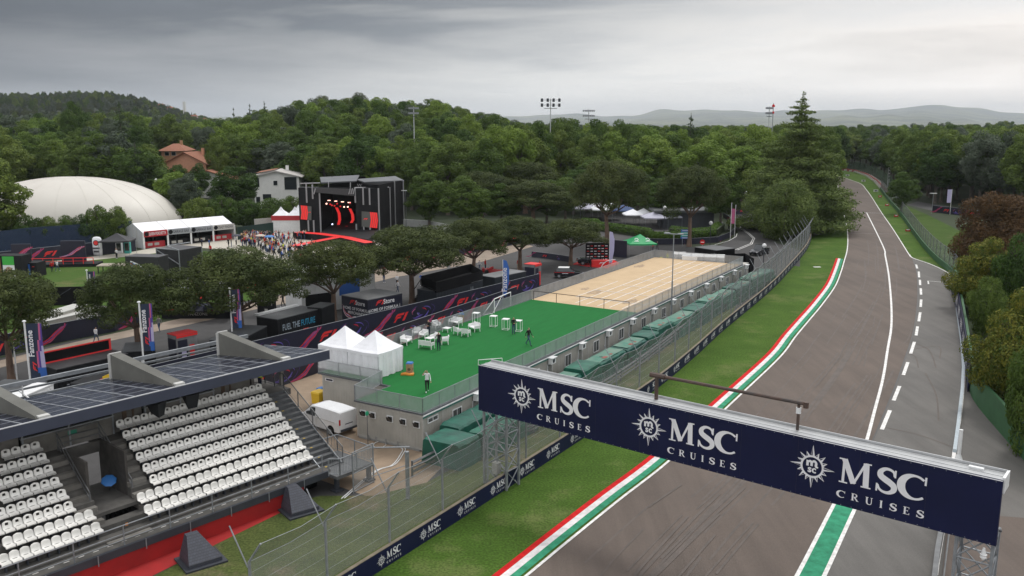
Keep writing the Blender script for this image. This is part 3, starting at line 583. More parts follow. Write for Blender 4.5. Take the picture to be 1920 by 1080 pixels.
# single trees by px: proto, x, base, top, half width px, nominal (R, H), label
SINGLE = [
 (BRIGHT, 1320, 400, 262, 58, (5.4, 18), 'fresh green broadleaf tree left of the tall conifer, above the curved road'),
 (BRIGHT2, 1215, 385, 264, 56, (5, 18), 'bright broadleaf tree between the two tall stone pines'),
 (BROADS[0], 1125, 380, 250, 60, (5.2, 18), 'leafy tree rising behind the left tall stone pine'),
 (CEDAR, 1290, 372, 219, 52, (6.6, 16), 'layered dark cedar standing above the wood against the far hills'),
 (BRIGHT2, 1395, 395, 268, 50, (5, 18), 'leafy tree directly left of the tall conifer by the circuit'),
 (BROADS[2], 1440, 420, 300, 42, (5, 18), 'dark green tree under the tall conifer beside the curved road'),
 (BROADS[3], 1535, 385, 232, 36, (4.6, 18), 'slender green tree behind the tall conifer on its circuit side'),
 (BRIGHT, 1552, 368, 262, 26, (4.6, 18), 'small light tree touching the left edge of the circuit'),
 (CONIF, 237, 372, 190, 30, (4.6, 18), 'pointed dark conifer rising above the left wood'),
 (BROADS[1], 146, 356, 190, 24, (5, 18), 'round dark tree crown standing above the left wood'),
 (GREYB, 215, 385, 245, 48, (5, 18), 'grey green tree behind the air dome'),
 (CONIF, 262, 392, 262, 34, (5, 18), 'dark tree at the left of the terracotta houses'),
 (GREYB, 538, 372, 265, 48, (5, 18), 'silvery grey tree above the white house'),
 (CONIF, 615, 370, 262, 36, (4.4, 18), 'blue green conifer behind the stage roof'),
 (BROADS[2], 414, 372, 256, 22, (5, 18), 'brownish tree right of the terracotta houses'),
 (CYPR, 443, 300, 204, 6, (1.7, 12), 'thin dark cypress left of the knoll'),
 (CONIF, 475, 330, 194, 17, (4.4, 18), 'narrow spiky conifer left of the knoll'), (CONIF, 502, 330, 190, 18, (4.4, 18), 'pointed conifer pair member nearest the knoll'),
 (BRIGHT, 105, 330, 252, 42, (5.4, 18), 'fresh yellow green tree in the left wood'),
 (BROADS[0], 0, 470, 300, 62, (5.4, 18), 'leafy tree at the left edge overlapping the air dome'),
 (BRIGHT2, 336, 412, 318, 46, (5, 18), 'leafy tree right of the air dome behind the food tent'), (BROADS[1], 440, 410, 312, 44, (5, 18), 'round green tree left of the white house'),
 (BROADS[3], 262, 388, 312, 40, (5, 18), 'dark green tree just over the right shoulder of the dome'),
 (BROADS[1], 1690, 402, 322, 24, (4.4, 18), 'rounded golden green tree behind the circuit wall'),
 (FARPINE, 609, 296, 176, 22, (5.3, 13.5), 'lone umbrella pine on top of the knoll'), (FARPINE, 676, 296, 170, 19, (5.3, 13.5), 'open crowned tree standing highest on the knoll'),
 (BROADS[0], 875, 440, 330, 42, (5, 18), 'dark leafy tree right of the stage'), (BROADS[1], 805, 430, 322, 40, (5, 18), 'dark leafy tree beside the stage tower'), (BROADS[3], 1060, 415, 330, 34, (5, 18), 'leafy tree behind the white umbrellas'), (BROADS[0], 1240, 420, 335, 40, (5, 18), 'leafy tree behind the parasol garden'), (BROADS[2], 1350, 430, 330, 36, (5, 18), 'leafy tree behind the flagpoles'),
 (BROADS[1], 1075, 402, 318, 38, (5, 18), 'dark leafy tree above the long grey canopy'), (BROADS[2], 1158, 398, 300, 42, (5, 18), 'shady tree behind the white tents by the tall pine'), (BROADS[3], 1195, 404, 320, 36, (5, 18), 'dark tree above the blue peaked tent'), (BROADS[1], 1275, 404, 322, 38, (5, 18), 'dark tree above the cream peaked tents'), (BROADS[3], 1315, 410, 330, 34, (5, 18), 'dark tree behind the flat roofed bar'), (BROADS[0], 1385, 392, 312, 36, (5, 18), 'leafy tree at the top of the curved road'),
 (BROADS[1], 303, 380, 304, 18, (5, 18), 'small tree at the left foot of the terracotta houses'), (BROADS[3], 338, 380, 307, 20, (5, 18), 'small tree below the orange gabled house'), (BROADS[0], 376, 380, 306, 20, (5, 18), 'small tree below the right corner of the orange house'),
 (BROADS[2], 940, 430, 345, 36, (5, 18), 'dark leafy tree between the stone pines right of the stage'), (BROADS[3], 1025, 424, 335, 36, (5, 18), 'dark leafy tree right of the big stone pine'), (BROADS[0], 1100, 396, 300, 36, (5, 18), 'leafy tree left of the tall pine trunk'), (GREYB, 350, 420, 325, 30, (5, 18), 'grey tree beside the small hut')]
for i, (pr, x, by, ty, hw, (r0, h0), lab) in enumerate(SINGLE):
    g = at(x, by); z0 = hgt(g.x, g.y); b_ = -(ty - 540) / F; H_ = CH + g.y * (-SP + b_ * CP) / (CP + b_ * SP) - z0; D = g.y
    s = hw / F * D / r0; place(pr, USED, g.x, g.y, z0, i * 1.9, (s, s, H_ / h0), lab, None)
# the tall light conifer and the round one at its foot
TALLC = conifer(77, R_=11.0, H_=30, n=80000, leaf=.5, tiers=22, m=LF_SPRUCE, name='tall_conifer', base=.10, flat=.20, power=.72, tip=.045)
g = at(1491, 432); Ht = tall(1491, 432, 168); place(TALLC, USED, g.x, g.y, 0, 0, (1.04, 1.04, Ht / 30), 'tallest conifer with an open spiky top, left of the circuit', None)
YEW = broad(78, R_=8.0, H_=13, n=30000, leaf=.42, m=LF_SPRUCE, base=.03, name='spreading_conifer', pw=2)
g = at(1470, 448); s = 62 / F * g.y / 8.2; place(YEW, USED, g.x, g.y, 0, 1, (s, s, tall(1478, 448, 338) / 13), 'broad brownish conifer at the foot of the tallest one, over the fence', None)
# trees beyond the circuit wall on the right
COPPER = broad(81, R_=7.5, H_=14, n=42000, leaf=.36, m=LF_COPPER, base=.02, name='copper_tree', pw=2)
g = at(1872, 520); s = 84 / F * g.y / 7.9; place(COPPER, USED, g.x, g.y, 0, 0, (s, s, tall(1872, 520, 350) / 14), 'large copper brown tree at the right edge beyond the circuit wall', None)
GOLD = broad(83, R_=4.6, H_=9, n=42000, leaf=.24, m=LF_GOLD, base=.0, name='golden_bush')
g = at(1896, 770); s = 84 / F * g.y / 4.9; place(GOLD, USED, g.x, g.y, 0, 0, (s, s, tall(1896, 770, 556) / 9), 'big golden green bush overhanging the green wall, nearest at the right', None)
g = at(1848, 585); place(GOLD, USED, g.x, g.y, 0, 2, (.95, .95, tall(1848, 585, 456) / 9), 'mid green bush with golden tips behind the blue hoarding', None)
DGB = broad(85, R_=4.0, H_=7, n=22000, leaf=.26, base=.0, name='dark_bush')
for x, by, ty, hw, lab in [(1842, 630, 520, 38, 'dull green rounded bush against the blue hoarding'), (1905, 600, 440, 60, 'dark green tree at the right edge under the copper one'), (1812, 500, 420, 30, 'small dark bush at the far end of the blue hoarding'), (1950, 860, 600, 80, 'dark bush cut off by the right edge, behind the green wall')]:
    g = at(x, by); s = hw / F * g.y / 4.3; place(DGB, USED, g.x, g.y, 0, x, (s, s, tall(x, by, ty) / 7), lab, None)
# hedge trees in front of the dome and beside the stage
for i, (x, by, ty, hw) in enumerate([(12, 468, 398, 34), (58, 470, 402, 30), (95, 468, 404, 26), (128, 466, 402, 22), (158, 464, 400, 22), (190, 462, 383, 30), (225, 460, 385, 26), (375, 432, 370, 34), (420, 430, 366, 36), (465, 428, 372, 34), (510, 428, 370, 36), (548, 428, 366, 28)]):
    g = at(x, by); s = hw / F * g.y / 3.6; place(BUSHY, USED, g.x, g.y, 0, i * 2.2, (s, s, tall(x, by, ty) / 6.3), 'bushy tree in the row before the air dome' if x < 300 else 'bushy tree in the row behind the food tent', 'trees before the air dome' if x < 300 else 'trees behind the food tent')
# the wood: individual trees nearest first, the rest one mass
edge_px = [(-140, 400), (40, 396), (60, 384), (290, 392), (420, 400), (560, 402), (620, 396), (700, 396), (800, 408), (930, 408), (1060, 388), (1240, 386), (1400, 386), (1560, 352), (1578, 316), (1618, 318), (1650, 334), (1680, 352), (1710, 374), (1790, 388), (1900, 404), (2080, 420)]
def front(a):
    px = 960 + a * F
    for (x0, y0), (x1, y1) in zip(edge_px, edge_px[1:]):
        if x0 <= px <= x1: return at(px, y0 + (y1 - y0) * (px - x0) / (x1 - x0)).y
    return at(px, edge_px[0][1] if px < edge_px[0][0] else edge_px[-1][1]).y
random.seed(99); pts = []; row = 0
y = 200.0
while y < 760:
    st = 9.5 + (y - 200) * .012; x = -.66 * y - 20
    while x < .66 * y + 20:
        X = x + rnd(-.35, .35) * st + (row % 2) * st / 2; Y = y + rnd(-.35, .35) * st; a = X / Y
        fr = front(a)
        if Y > fr and not (960 + a * F > 280 and 960 + a * F < 575 and Y < 275) and not (290 < 960 + a * F < 402 and Y < 345) and not (.355 < a < .395 and Y < 420): pts.append((Y - fr, X, Y))
        x += st
    y += st * .82; row += 1
pts.sort(); NEAR = pts[:262]; REST = pts[262:]
for i, (d, X, Y) in enumerate(NEAR):
    a = X / Y; px = 960 + a * F; q = random.random()
    if px > 1570: pr, nm, zone = (BROADS[i % 4] if q < .8 else GREYB), 'right of the circuit', 'trees of the wood right of the circuit'
    elif px > 760: pr, nm, zone = (BRIGHT if q < .25 else BRIGHT2 if q < .4 else BROADS[i % 4]), 'in the middle wood', 'trees of the wood in the middle'
    else: pr, nm, zone = (CONIF if q < .1 else GREYB if q < .2 else BRIGHT if q < .28 else BROADS[i % 4]), 'in the left wood', 'trees of the wood on the left'
    Hh = rnd(.9, 1.12) * (17.5 if px < 300 else 19 if px > 1570 else 20.5 if px > 900 else 18)
    if 960 < px < 1180: Hh *= 1.08
    s = rnd(1.0, 1.32); lab = {'broadleaf_tree': 'broadleaf tree ', 'conifer_tree': 'dark conifer '}[pr.name.split('.')[0]] + nm
    if pr in (BRIGHT, BRIGHT2): lab = 'fresh green ' + lab
    if pr is GREYB: lab = 'grey green ' + lab
    place(pr, USED, X, Y, hgt(X, Y), rnd(0, 6.28), (s, s, Hh / 18), lab + (' standing near its edge' if d < 12 else ' standing deeper inside'), zone + (' edge' if d < 12 else ' interior'))
def mass(name, P, srcs, scale):
    """a wood no one could count: crowns of the trees above set out on points"""
    me = bpy.data.meshes.new(name); me.from_pydata(P, [], []); o = bpy.data.objects.new(name, me); COL.objects.link(o); tag(o, kind='stuff')
    ng = bpy.data.node_groups.new(name, 'GeometryNodeTree'); ng.interface.new_socket('Geometry', in_out='INPUT', socket_type='NodeSocketGeometry'); ng.interface.new_socket('Geometry', in_out='OUTPUT', socket_type='NodeSocketGeometry')
    N = ng.nodes; L = ng.links; gi = N.new('NodeGroupInput'); go = N.new('NodeGroupOutput'); mp = N.new('GeometryNodeMeshToPoints'); ip = N.new('GeometryNodeInstanceOnPoints'); gti = N.new('GeometryNodeGeometryToInstance')
    for s_ in srcs:
        oi = N.new('GeometryNodeObjectInfo'); oi.inputs['Object'].default_value = s_; oi.inputs['As Instance'].default_value = False; L.new(oi.outputs['Geometry'], gti.inputs[0])
    rv = N.new('FunctionNodeRandomValue'); rv.data_type = 'FLOAT_VECTOR'; rv.inputs[0].default_value = (0, 0, 0); rv.inputs[1].default_value = (0, 0, 6.28)
    rs_ = N.new('FunctionNodeRandomValue'); rs_.data_type = 'FLOAT'; rs_.inputs[2].default_value = scale[0]; rs_.inputs[3].default_value = scale[1]; rs_.inputs['Seed'].default_value = 5
    ri = N.new('FunctionNodeRandomValue'); ri.data_type = 'INT'; ri.inputs[4].default_value = 0; ri.inputs[5].default_value = len(srcs) - 1
    L.new(gi.outputs[0], mp.inputs[0]); L.new(mp.outputs[0], ip.inputs['Points']); L.new(gti.outputs[0], ip.inputs['Instance']); ip.inputs['Pick Instance'].default_value = True
    L.new(rv.outputs[0], ip.inputs['Rotation']); L.new(rs_.outputs[1], ip.inputs['Scale']); L.new(ri.outputs[2], ip.inputs['Instance Index']); L.new(ip.outputs[0], go.inputs[0])
    md = o.modifiers.new('crowns', 'NODES'); md.node_group = ng; return o
def crown_of(t_): return next(c for c in kids(t_) if c.name.startswith('crown'))
srcs = [crown_of(t_) for t_ in (BROADS[0], BROADS[1], BROADS[2], BRIGHT, GREYB)]
P = [(X, Y, hgt(X, Y)) for d, X, Y in REST]; mass('wood', P, srcs, (.95, 1.25))
P = []
y = 770.0
while y < 1650:
    x = -.75 * y
    while x < .2 * y if y < 1000 else x < -.12 * y:
        X, Y = x + rnd(-5, 5), y + rnd(-5, 5); a = X / Y
        if not (-.56 < a < -.40 and 800 < Y < 905): P.append((X, Y, hgt(X, Y) - 1))
        x += 10
    y += 12
mass('far_wood', P, [srcs[0], crown_of(GREYB), crown_of(CONIF), crown_of(FARPINE)], (.5, .8))
# field and blue roofs showing on the ridge
# ------------------------------------------------------------------ shared materials of built things
CONC = mat('weathered_concrete', (.200, .190, .172), rough=.9, scale=.9, col2=(.115, .108, .096), detail=9)
CONCD = mat('dark_concrete', (.105, .100, .092), rough=.9, scale=1.2, col2=(.062, .059, .055), detail=9)
GALV = mat('galvanised_steel', (.30, .32, .34), rough=.5, scale=3, col2=(.22, .235, .25), metal=.35)
GALVD = mat('dull_steel', (.16, .165, .17), rough=.55, scale=2, col2=(.11, .115, .12), metal=.3)
BLACK = mat('black_panel', (.010, .011, .013), rough=.7, spec=.2, scale=.8, col2=(.015, .016, .018))
BLACKM = mat('matt_black_cloth', (.007, .007, .008), rough=.95, spec=.1, scale=.6, col2=(.011, .011, .012))
NAVY = mat('navy_board', (.0062, .0095, .047), rough=.55, spec=.25, scale=.25, col2=(.0045, .0072, .036), detail=6)
NAVYD = mat('dark_navy_print', (.012, .014, .034), rough=.5, scale=.5, col2=(.010, .011, .026))
WHITE = mat('white_print', (.78, .78, .80), rough=.5)
WHITEPL = mat('white_plastic', (.80, .79, .76), rough=.38, scale=2.2, col2=(.70, .69, .65), objrand=.07)
WHITEM = mat('white_painted_metal', (.74, .75, .75), rough=.45, var=.08, scale=2)
WHITEC = mat('white_tent_cloth', (.80, .81, .84), rough=.7, var=.06, scale=1.3, bump=.5)
REDW = mat('red_painted_wall', (.36, .010, .010), rough=.7, scale=.6, col2=(.26, .008, .008))
REDP2 = mat('red_print', (.72, .030, .030), rough=.5)
CHAR = mat('charcoal_paint', (.040, .046, .058), rough=.6, scale=1.0, col2=(.030, .034, .044))
WIRE = mesh_mat('chain_link_wire', (.27, .28, .28), .40)
WIRED = mesh_mat('fine_wire_net', (.34, .36, .37), .40)
ORANGE = mat('orange_paint', (.62, .22, .02), rough=.6)
YELLOW = mat('yellow_plastic', (.70, .45, .02), rough=.5)
BLUEP = mat('blue_plastic', (.03, .16, .45), rough=.5)
DARKPL = mat('dark_rubber', (.012, .012, .013), rough=.6)
SOLAR = mat('solar_glass', (.016, .020, .040), rough=.18, scale=1.5, col2=(.011, .014, .028), spec=.6)

def rail(b, pts, h, every=1.5, r=.025, bars=(), m=0, bal=0.0, posts=True):
    """handrail along pts with posts, rails at the heights of bars and balusters every bal metres"""
    for p, q in zip(pts, pts[1:]):
        p, q = Vector(p), Vector(q); up = Vector((0, 0, h)); L = (q - p).length; n = max(1, round(L / every))
        b.tube(p + up, q + up, r, 6, m)
        for z in bars: b.tube(p + Vector((0, 0, z)), q + Vector((0, 0, z)), r * .7, 5, m)
        if posts:
            for i in range(n + 1): c = p.lerp(q, i / n); b.tube(c, c + up, r, 6, m)
        if bal:
            k = int(L / bal)
            for i in range(k): c = p.lerp(q, (i + .5) / k); b.tube(c + Vector((0, 0, .1)), c + up, r * .35, 4, m)
# ------------------------------------------------------------------ grandstand (local x along the rows, y up the slope)
GO = Vector((-12.93, 53.61, 0)); GA = R(50)
GU = Vector((math.cos(GA), math.sin(GA), 0)); GV = Vector((-math.sin(GA), math.cos(GA), 0))
def GW(u, v, z=0): return GO + GU * u + GV * v + Vector((0, 0, z))
GS = thing('grandstand', 'concrete grandstand with solar panel roof and red front wall', 'grandstand', GO, GA)
U0, U1 = -31.0, .12; VO = (-13.1, -11.05)                        # stairwell between VO
b = MB()
b.bx(U0, -1.42, .95, U1 + .3, -.55, 1.36, 0)                     # walkway slab
for k in range(8):
    z = 1.5 + .5 * k; v0 = .7 * k - .55; spans = [(U0, U1)] if k < 2 else [(U0, VO[0]), (VO[1], U1)]
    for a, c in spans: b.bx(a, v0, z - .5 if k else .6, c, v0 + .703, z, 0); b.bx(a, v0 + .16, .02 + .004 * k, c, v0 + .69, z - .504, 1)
b.bx(U0, 5.05, 4.6, VO[0], 9.0, 5.0, 0); b.bx(VO[1], 5.05, 4.6, 2.3, 9.0, 5.0, 0)
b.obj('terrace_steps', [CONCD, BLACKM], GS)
b = MB()                                                         # half steps in the aisles beside the stairwell
for a, c in ((-14.25, VO[0]), (VO[1], -9.95)):
    for k in range(2, 8): b.bx(a, .7 * k - .9, 1.5 + .5 * k - .5, c, .7 * k - .55, 1.5 + .5 * k - .25, 0)
b.bx(-13.6, -.95, 1.36, -11.2, -.56, 1.43, 0); b.obj('aisle_steps', CONC, GS)
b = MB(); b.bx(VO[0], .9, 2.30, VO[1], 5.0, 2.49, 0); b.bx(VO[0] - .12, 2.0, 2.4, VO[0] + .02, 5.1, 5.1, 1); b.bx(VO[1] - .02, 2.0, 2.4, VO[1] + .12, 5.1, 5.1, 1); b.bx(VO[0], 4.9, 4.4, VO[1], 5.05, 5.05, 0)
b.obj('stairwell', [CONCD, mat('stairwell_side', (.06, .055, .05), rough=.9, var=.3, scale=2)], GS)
b = MB()                                                         # stair rails round the well
for x in (VO[0] - .15, VO[1] + .15):
    for h in (1.0, .62, .3): b.tube((x, 1.7, 2.5 + h), (x, 5.2, 5.0 + h), .032, 6)
    b.tube((x, 1.7, 2.2), (x, 1.7, 3.5), .04, 6); b.tube((x, 5.2, 4.9), (x, 5.2, 6.1), .035, 6); b.tube((x, 3.4, 3.6), (x, 3.4, 4.75), .03, 6)
for h in (1.05, .7, .35): b.tube((VO[0] - .15, 5.2, 5.0 + h), (VO[1] + .15, 5.2, 5.0 + h), .03, 6)
b.obj('stairwell_rail', GALVD, GS)
b = MB(); b.bx(U0, -1.52, 0, -1.75, -1.44, .98, 0); b.obj('front_wall', REDW, GS)
b = MB(); b.bx(U0, -1.62, .96, .15, -1.43, 1.38, 0); b.obj('walkway_fascia', CHAR, GS)
b = MB(); rail(b, [(U0, -1.40, 1.38), (-.2, -1.40, 1.38)], 1.08, 2.55, .034, (.62, .30)); 
for i in range(12): b.tube((-30 + i * 2.55 + .15, -1.66, .85), (-30 + i * 2.55 + .15, -1.66, 1.42), .03, 5)
b.obj('front_rail', GALV, GS)
b = MB()
for i in range(40): b.bx(-30 + i * .74, -.98, 1.364, -29.72 + i * .74, -.90, 1.372, 0)
b.obj('drain_slots', mat('pale_slot', (.45, .44, .42)), GS)
ON = MB(); OD = MB()
for k in range(2, 8):
    for x in (-13.7, -10.6): ON.bx(x - .08, .7 * k - .557, 1.5 + .5 * k - .46, x + .08, .7 * k - .551, 1.5 + .5 * k - .30, 0)
for k in range(0, 2): ON.bx(-12.2, .7 * k - .557, 1.5 + .5 * k - .36, -12.04, .7 * k - .551, 1.5 + .5 * k - .2, 0)
ON.obj('step_numbers', ORANGE, GS)
b = MB()                                                         # back parapet and columns
for a, c in ((-15.0, -9.9), (-8.0, -3.3), (-31, -18)):
    b.bx(a, 5.45, 5.0, c, 5.58, 6.05, 0); b.bx(a - .04, 5.40, 6.05, c + .04, 5.62, 6.13, 1)
    for x in (a + .05, (a + c) / 2, c - .05): b.bx(x - .05, 5.42, 5.0, x + .05, 5.60, 7.4, 1)
b.obj('back_parapet', [CONC, GALV], GS)
b = MB()
for a, c in ((-9.8, -8.1), (-3.2, -.55), (-17.9, -15.1)): b = MB(); b.bx(a, 5.6, 5.0, c, 6.0, 7.45, 0); b.bx(a + .5, 5.55, 5.0, a + .75, 5.61, 7.4, 1); b.bx(a + 1.1, 5.55, 5.0, a + 1.2, 5.61, 7.4, 1); b.obj('back_column', [CONC, mat('timber_post', (.10, .065, .04), var=.3)], GS)
b = MB(); b.bx(-.35, 5.7, 5.0, -.15, 5.9, 7.45, 0); b.obj('back_column', [CONC, mat('timber_post', (.10, .065, .04), var=.3)], GS)
b = MB(); b.bx(-31, 6.7, 5.0, -.6, 6.8, 6.6, 0); b.obj('dark_opening_sheet', BLACKM, GS)  # black sheet stands in for the shade of the open back
b = MB()                                                         # green exit sign on the parapet
b.bx(-12.55, 5.43, 5.62, -12.05, 5.445, 5.88, 0); b.obj('exit_sign', mat('green_sign', (.02, .22, .14)), GS)
# roof slab falling gently to the back, panels, fins
VF, VB = 2.25, 8.4; RE = 3.45
def RZ(v): return 8.0 - .5 * (v - VF) / (VB - VF)
def SK(v): return -.13 * (v - VF)
def plate(b, u0, u1, v0, v1, lo, hi, m=0):
    P_ = [(u0 + SK(v0), v0), (u1 + SK(v0), v0), (u1 + SK(v1), v1), (u0 + SK(v1), v1)]
    b.add([(x, y, RZ(y) + lo) for x, y in P_] + [(x, y, RZ(y) + hi) for x, y in P_], [(3, 2, 1, 0), (4, 5, 6, 7), (0, 1, 5, 4), (1, 2, 6, 5), (2, 3, 7, 6), (3, 0, 4, 7)], m)
b = MB(); plate(b, -31, RE, VF, VB, -.40, -.07); b.obj('roof', GALVD, GS)
b = MB(); b.bx(-31, VF - .10, 7.34, RE + .05, VF - .02, 7.95, 0); b.obj('roof_fascia', mat('slate_blue_fascia', (.046, .054, .085), rough=.45, var=.12, scale=.6), GS)
b = MB(); b.tube((-31, VF - .05, 7.98), (RE + .05, VF - .05, 7.98), .04, 8); b.obj('gutter', mat('grey_gutter', (.48, .49, .50), rough=.45, var=.1), GS)
b = MB(); plate(b, -31, RE - .05, VF + .05, VB - .1, -.065, -.03)
for i in range(25):
    x = RE - .1 - i * 1.49; plate(b, x - .03, x + .03, VF + .05, VB - .1, -.025, 0, 1)
for j in range(1, 6): v = VF + j * 1.02; plate(b, -31, RE - .05, v - .012, v + .012, -.027, -.012, 1)
b.obj('solar_panels', [SOLAR, mat('panel_frame', (.36, .38, .41), rough=.4, metal=.4)], GS)
FINM = mat('fin_concrete', (.150, .150, .135), rough=.85, scale=.5, col2=(.105, .105, .094), detail=6)
for x in (.15, -7.3, -14.9, -22.4):
    b = MB(); w = .33; prof = [(VF + .15, 7.9), (8.35, 7.35), (8.35, 9.02), (VF + .35, 8.12)]
    A = [(x - w + SK(v), v, z) for v, z in prof]; B_ = [(x + w + SK(v), v, z) for v, z in prof]
    b.add(A + B_, [(3, 2, 1, 0), (4, 5, 6, 7), (0, 1, 5, 4), (1, 2, 6, 5), (2, 3, 7, 6), (3, 0, 4, 7)], 0)
    xb = x + SK(8.4); b.bx(x - w + .05, VF - .0, 8.0, x + w - .05, VF + .35, 8.12, 1); b.bx(xb - w - .05, 8.36, 7.5, xb + w + .05, 8.46, 9.08, 1); b.tube((xb - w - .06, 8.5, 6.9), (xb - w - .06, 8.5, 9.0), .045, 6, 1)
    b.obj('roof_fin', [FINM, mat('fin_trim', (.50, .50, .48), rough=.5)], GS)
b = MB()
for v, z, r_ in ((9.5, 7.95, .12), (10.0, 7.5, .06), (9.2, 7.2, .07)): b.box(((-31 + 2.0) / 2, v, z), (33.0, r_ * 1.5, r_ * 2), 0, 0)
for x in (-26, -20.5, -13.2, -5.9, 1.2): b.tube((x, 8.4, 7.3), (x, 10.0, 7.5), .05, 6, 1); b.tube((x, 9.5, 6.9), (x, 9.5, 8.0), .05, 6, 1)
b.obj('rear_beam', [GALV, WHITEM], GS)
b = MB()                                                         # roof posts
for x in (-27, -19.6, -12.3, -4.9, 2.4): b.bx(x - .12, 6.1, 5, x + .12, 6.35, 7.44, 0)
b.obj('roof_post', CONC, GS)
# stair at the open end
b = MB(); NS = 16
for i in range(NS):
    z = 5.0 - (i + 1) * .235; v = 5.05 - i * .365; b.bx(.25, v - .37, z - .05, 1.75, v, z + .02, 0); b.bx(.25, v - .02, z + .02, 1.75, v, z + .235, 2)
for x in (.16, 1.80): b.add([(x - .03, 5.2, 4.75), (x - .03, 5.2, 5.05), (x - .03, -.85, 1.25), (x - .03, -.85, .95), (x + .03, 5.2, 4.75), (x + .03, 5.2, 5.05), (x + .03, -.85, 1.25), (x + .03, -.85, .95)], [(0, 1, 2, 3), (7, 6, 5, 4), (0, 4, 5, 1), (1, 5, 6, 2), (3, 2, 6, 7)], 1)
b.obj('side_stair', [GALVD, GALV, mat('stair_riser', (.085, .09, .095), var=.2)], GS)
b = MB()
for i in range(1, 16, 2): z = 5.0 - (i + 1) * .235; v = 5.05 - i * .365; b.bx(.55, v - .34, z + .024, .70, v - .22, z + .03, 0)
b.obj('stair_numbers', mat('yellow_paint', (.62, .42, .03)), GS)
b = MB(); rail(b, [(1.86, 7.4, 5.0), (1.86, 5.2, 5.0)], 1.1, 1.1, .035, (.12,), 0, .13); rail(b, [(1.86, 5.2, 5.0), (1.86, -.9, 1.22)], 1.1, 2.0, .035, (.12,), 0, .13)
rail(b, [(-.1, 8.6, 5.0), (1.86, 7.4, 5.0)], 1.1, 1.1, .035, (.12,), 0, .13); b.obj('stair_rail', GALVD, GS)
b = MB(); b.bx(.1, -2.45, 1.0, 3.1, 1.2, 1.2, 0); b.bx(1.92, -2.4, 1.205, 3.05, 1.15, 1.215, 1); b.obj('landing', [GALVD, GALVD], GS)
b = MB(); rail(b, [(-.1, -1.9, 1.2), (.35, -2.45, 1.2), (3.1, -2.45, 1.2), (3.1, 1.2, 1.2), (1.9, 1.2, 1.2)], 1.12, 1.5, .035, (.12,), 0, .12); b.obj('landing_rail', GALV, GS)
for x, v in ((.5, -1.9), (2.9, -2.2), (2.9, 1.0), (.5, 0.8)):
    b = MB(); b.bx(x - .12, v - .12, 0, x + .12, v + .12, 1.0, 0); b.bx(x - .3, v - .3, 0, x + .3, v + .3, .12, 0); b.obj('landing_post', CHAR, GS)
rg = [GW(-1.7, -1.5), GW(-1.9, -1.62), GW(-7.2, -2.35), GW(-20, -4.2), GW(-32, -6), GW(-32, -1.5)]
sheet('red_painted_ground', rg, REDW, .022)
# seats
def bucket(slot):
    b = MB(); W = .215; rows = [(-.22, .42), (-.18, .455), (-.05, .435), (.10, .43), (.16, .47), (.19, .60), (.215, .72), (.235, .80)]
    cols = [-1, -.8, -.33, 0, .33, .8, 1]
    def p(j, c, t_):
        y, z = rows[j]; k = 1.0
        if j == 7: k = .78; z -= .02 * abs(c) * 2
        if j == 6: k = .95
        if j == 0: z -= .05 * c * c
        e = abs(c) ** 3
        if j >= 4: return (c * W * k, y - e * .045 + t_, z)
        return (c * W * k, y, z + e * .045 - t_)
    n = len(cols)
    for t_ in (0, .03):
        for j in range(8):
            for c in cols: b.v.append(p(j, c, t_))
    for s_ in (0, 1):
        o = s_ * 8 * n
        for j in range(7):
            for i in range(n - 1):
                if slot and j == 5 and i in (2, 3): continue
                f = (o + j * n + i, o + j * n + i + 1, o + (j + 1) * n + i + 1, o + (j + 1) * n + i); b.f.append(f if s_ == 0 else f[::-1]); b.m.append(0)
    for i in range(n - 1):
        for j in (0, 7): b.f.append((j * n + i, j * n + i + 1, 8 * n + j * n + i + 1, 8 * n + j * n + i)); b.m.append(0)
    for j in range(7):
        for i in (0, n - 1): b.f.append((j * n + i, (j + 1) * n + i, 8 * n + (j + 1) * n + i, 8 * n + j * n + i)); b.m.append(0)
    return b
def seat_proto(slot):
    t_ = thing('stadium_seat', '', 'seat'); bucket(slot).obj('seat_shell', WHITEPL, t_, smooth=True)
    b = MB(); b.bx(-.03, -.1, 0.0, .03, .12, .425, 0); b.bx(-.2, .0, .36, .2, .05, .42, 0); b.obj('seat_bracket', CHAR, t_); return t_
SEAT = {True: seat_proto(True), False: seat_proto(False)}; used = set()
ORD = ['lowest', 'second lowest', 'third', 'fourth', 'fifth', 'sixth', 'seventh', 'topmost']
for k in range(8):
    slot = k >= 2; x0 = -9.75 if slot else -10.95; n = int((-.15 - x0) / .5) + 1; sides = [('right', [-.2 - i * .5 - (i // 5) * (.0 if slot else .035) for i in range(n)])]
    xl = -14.45 if slot else -13.75; sides.append(('left', [xl - i * .5 for i in range([10, 9, 8, 7, 6, 6, 5, 4][k])]))
    for side, xs in sides:
        for x in xs:
            w = GW(x, .7 * k + .02 + (0), 1.5 + .5 * k); pr = SEAT[slot]; lab = f"white {'slotted' if slot else 'plain'} plastic seat in the {ORD[k]} row of the {side} seat block"
            place(pr, used, w.x, w.y, w.z, GA + rnd(-.02, .02), (1.1, 1.12, 1.10), lab, f'seats of the {ORD[k]} row, {side} block', 'seat')
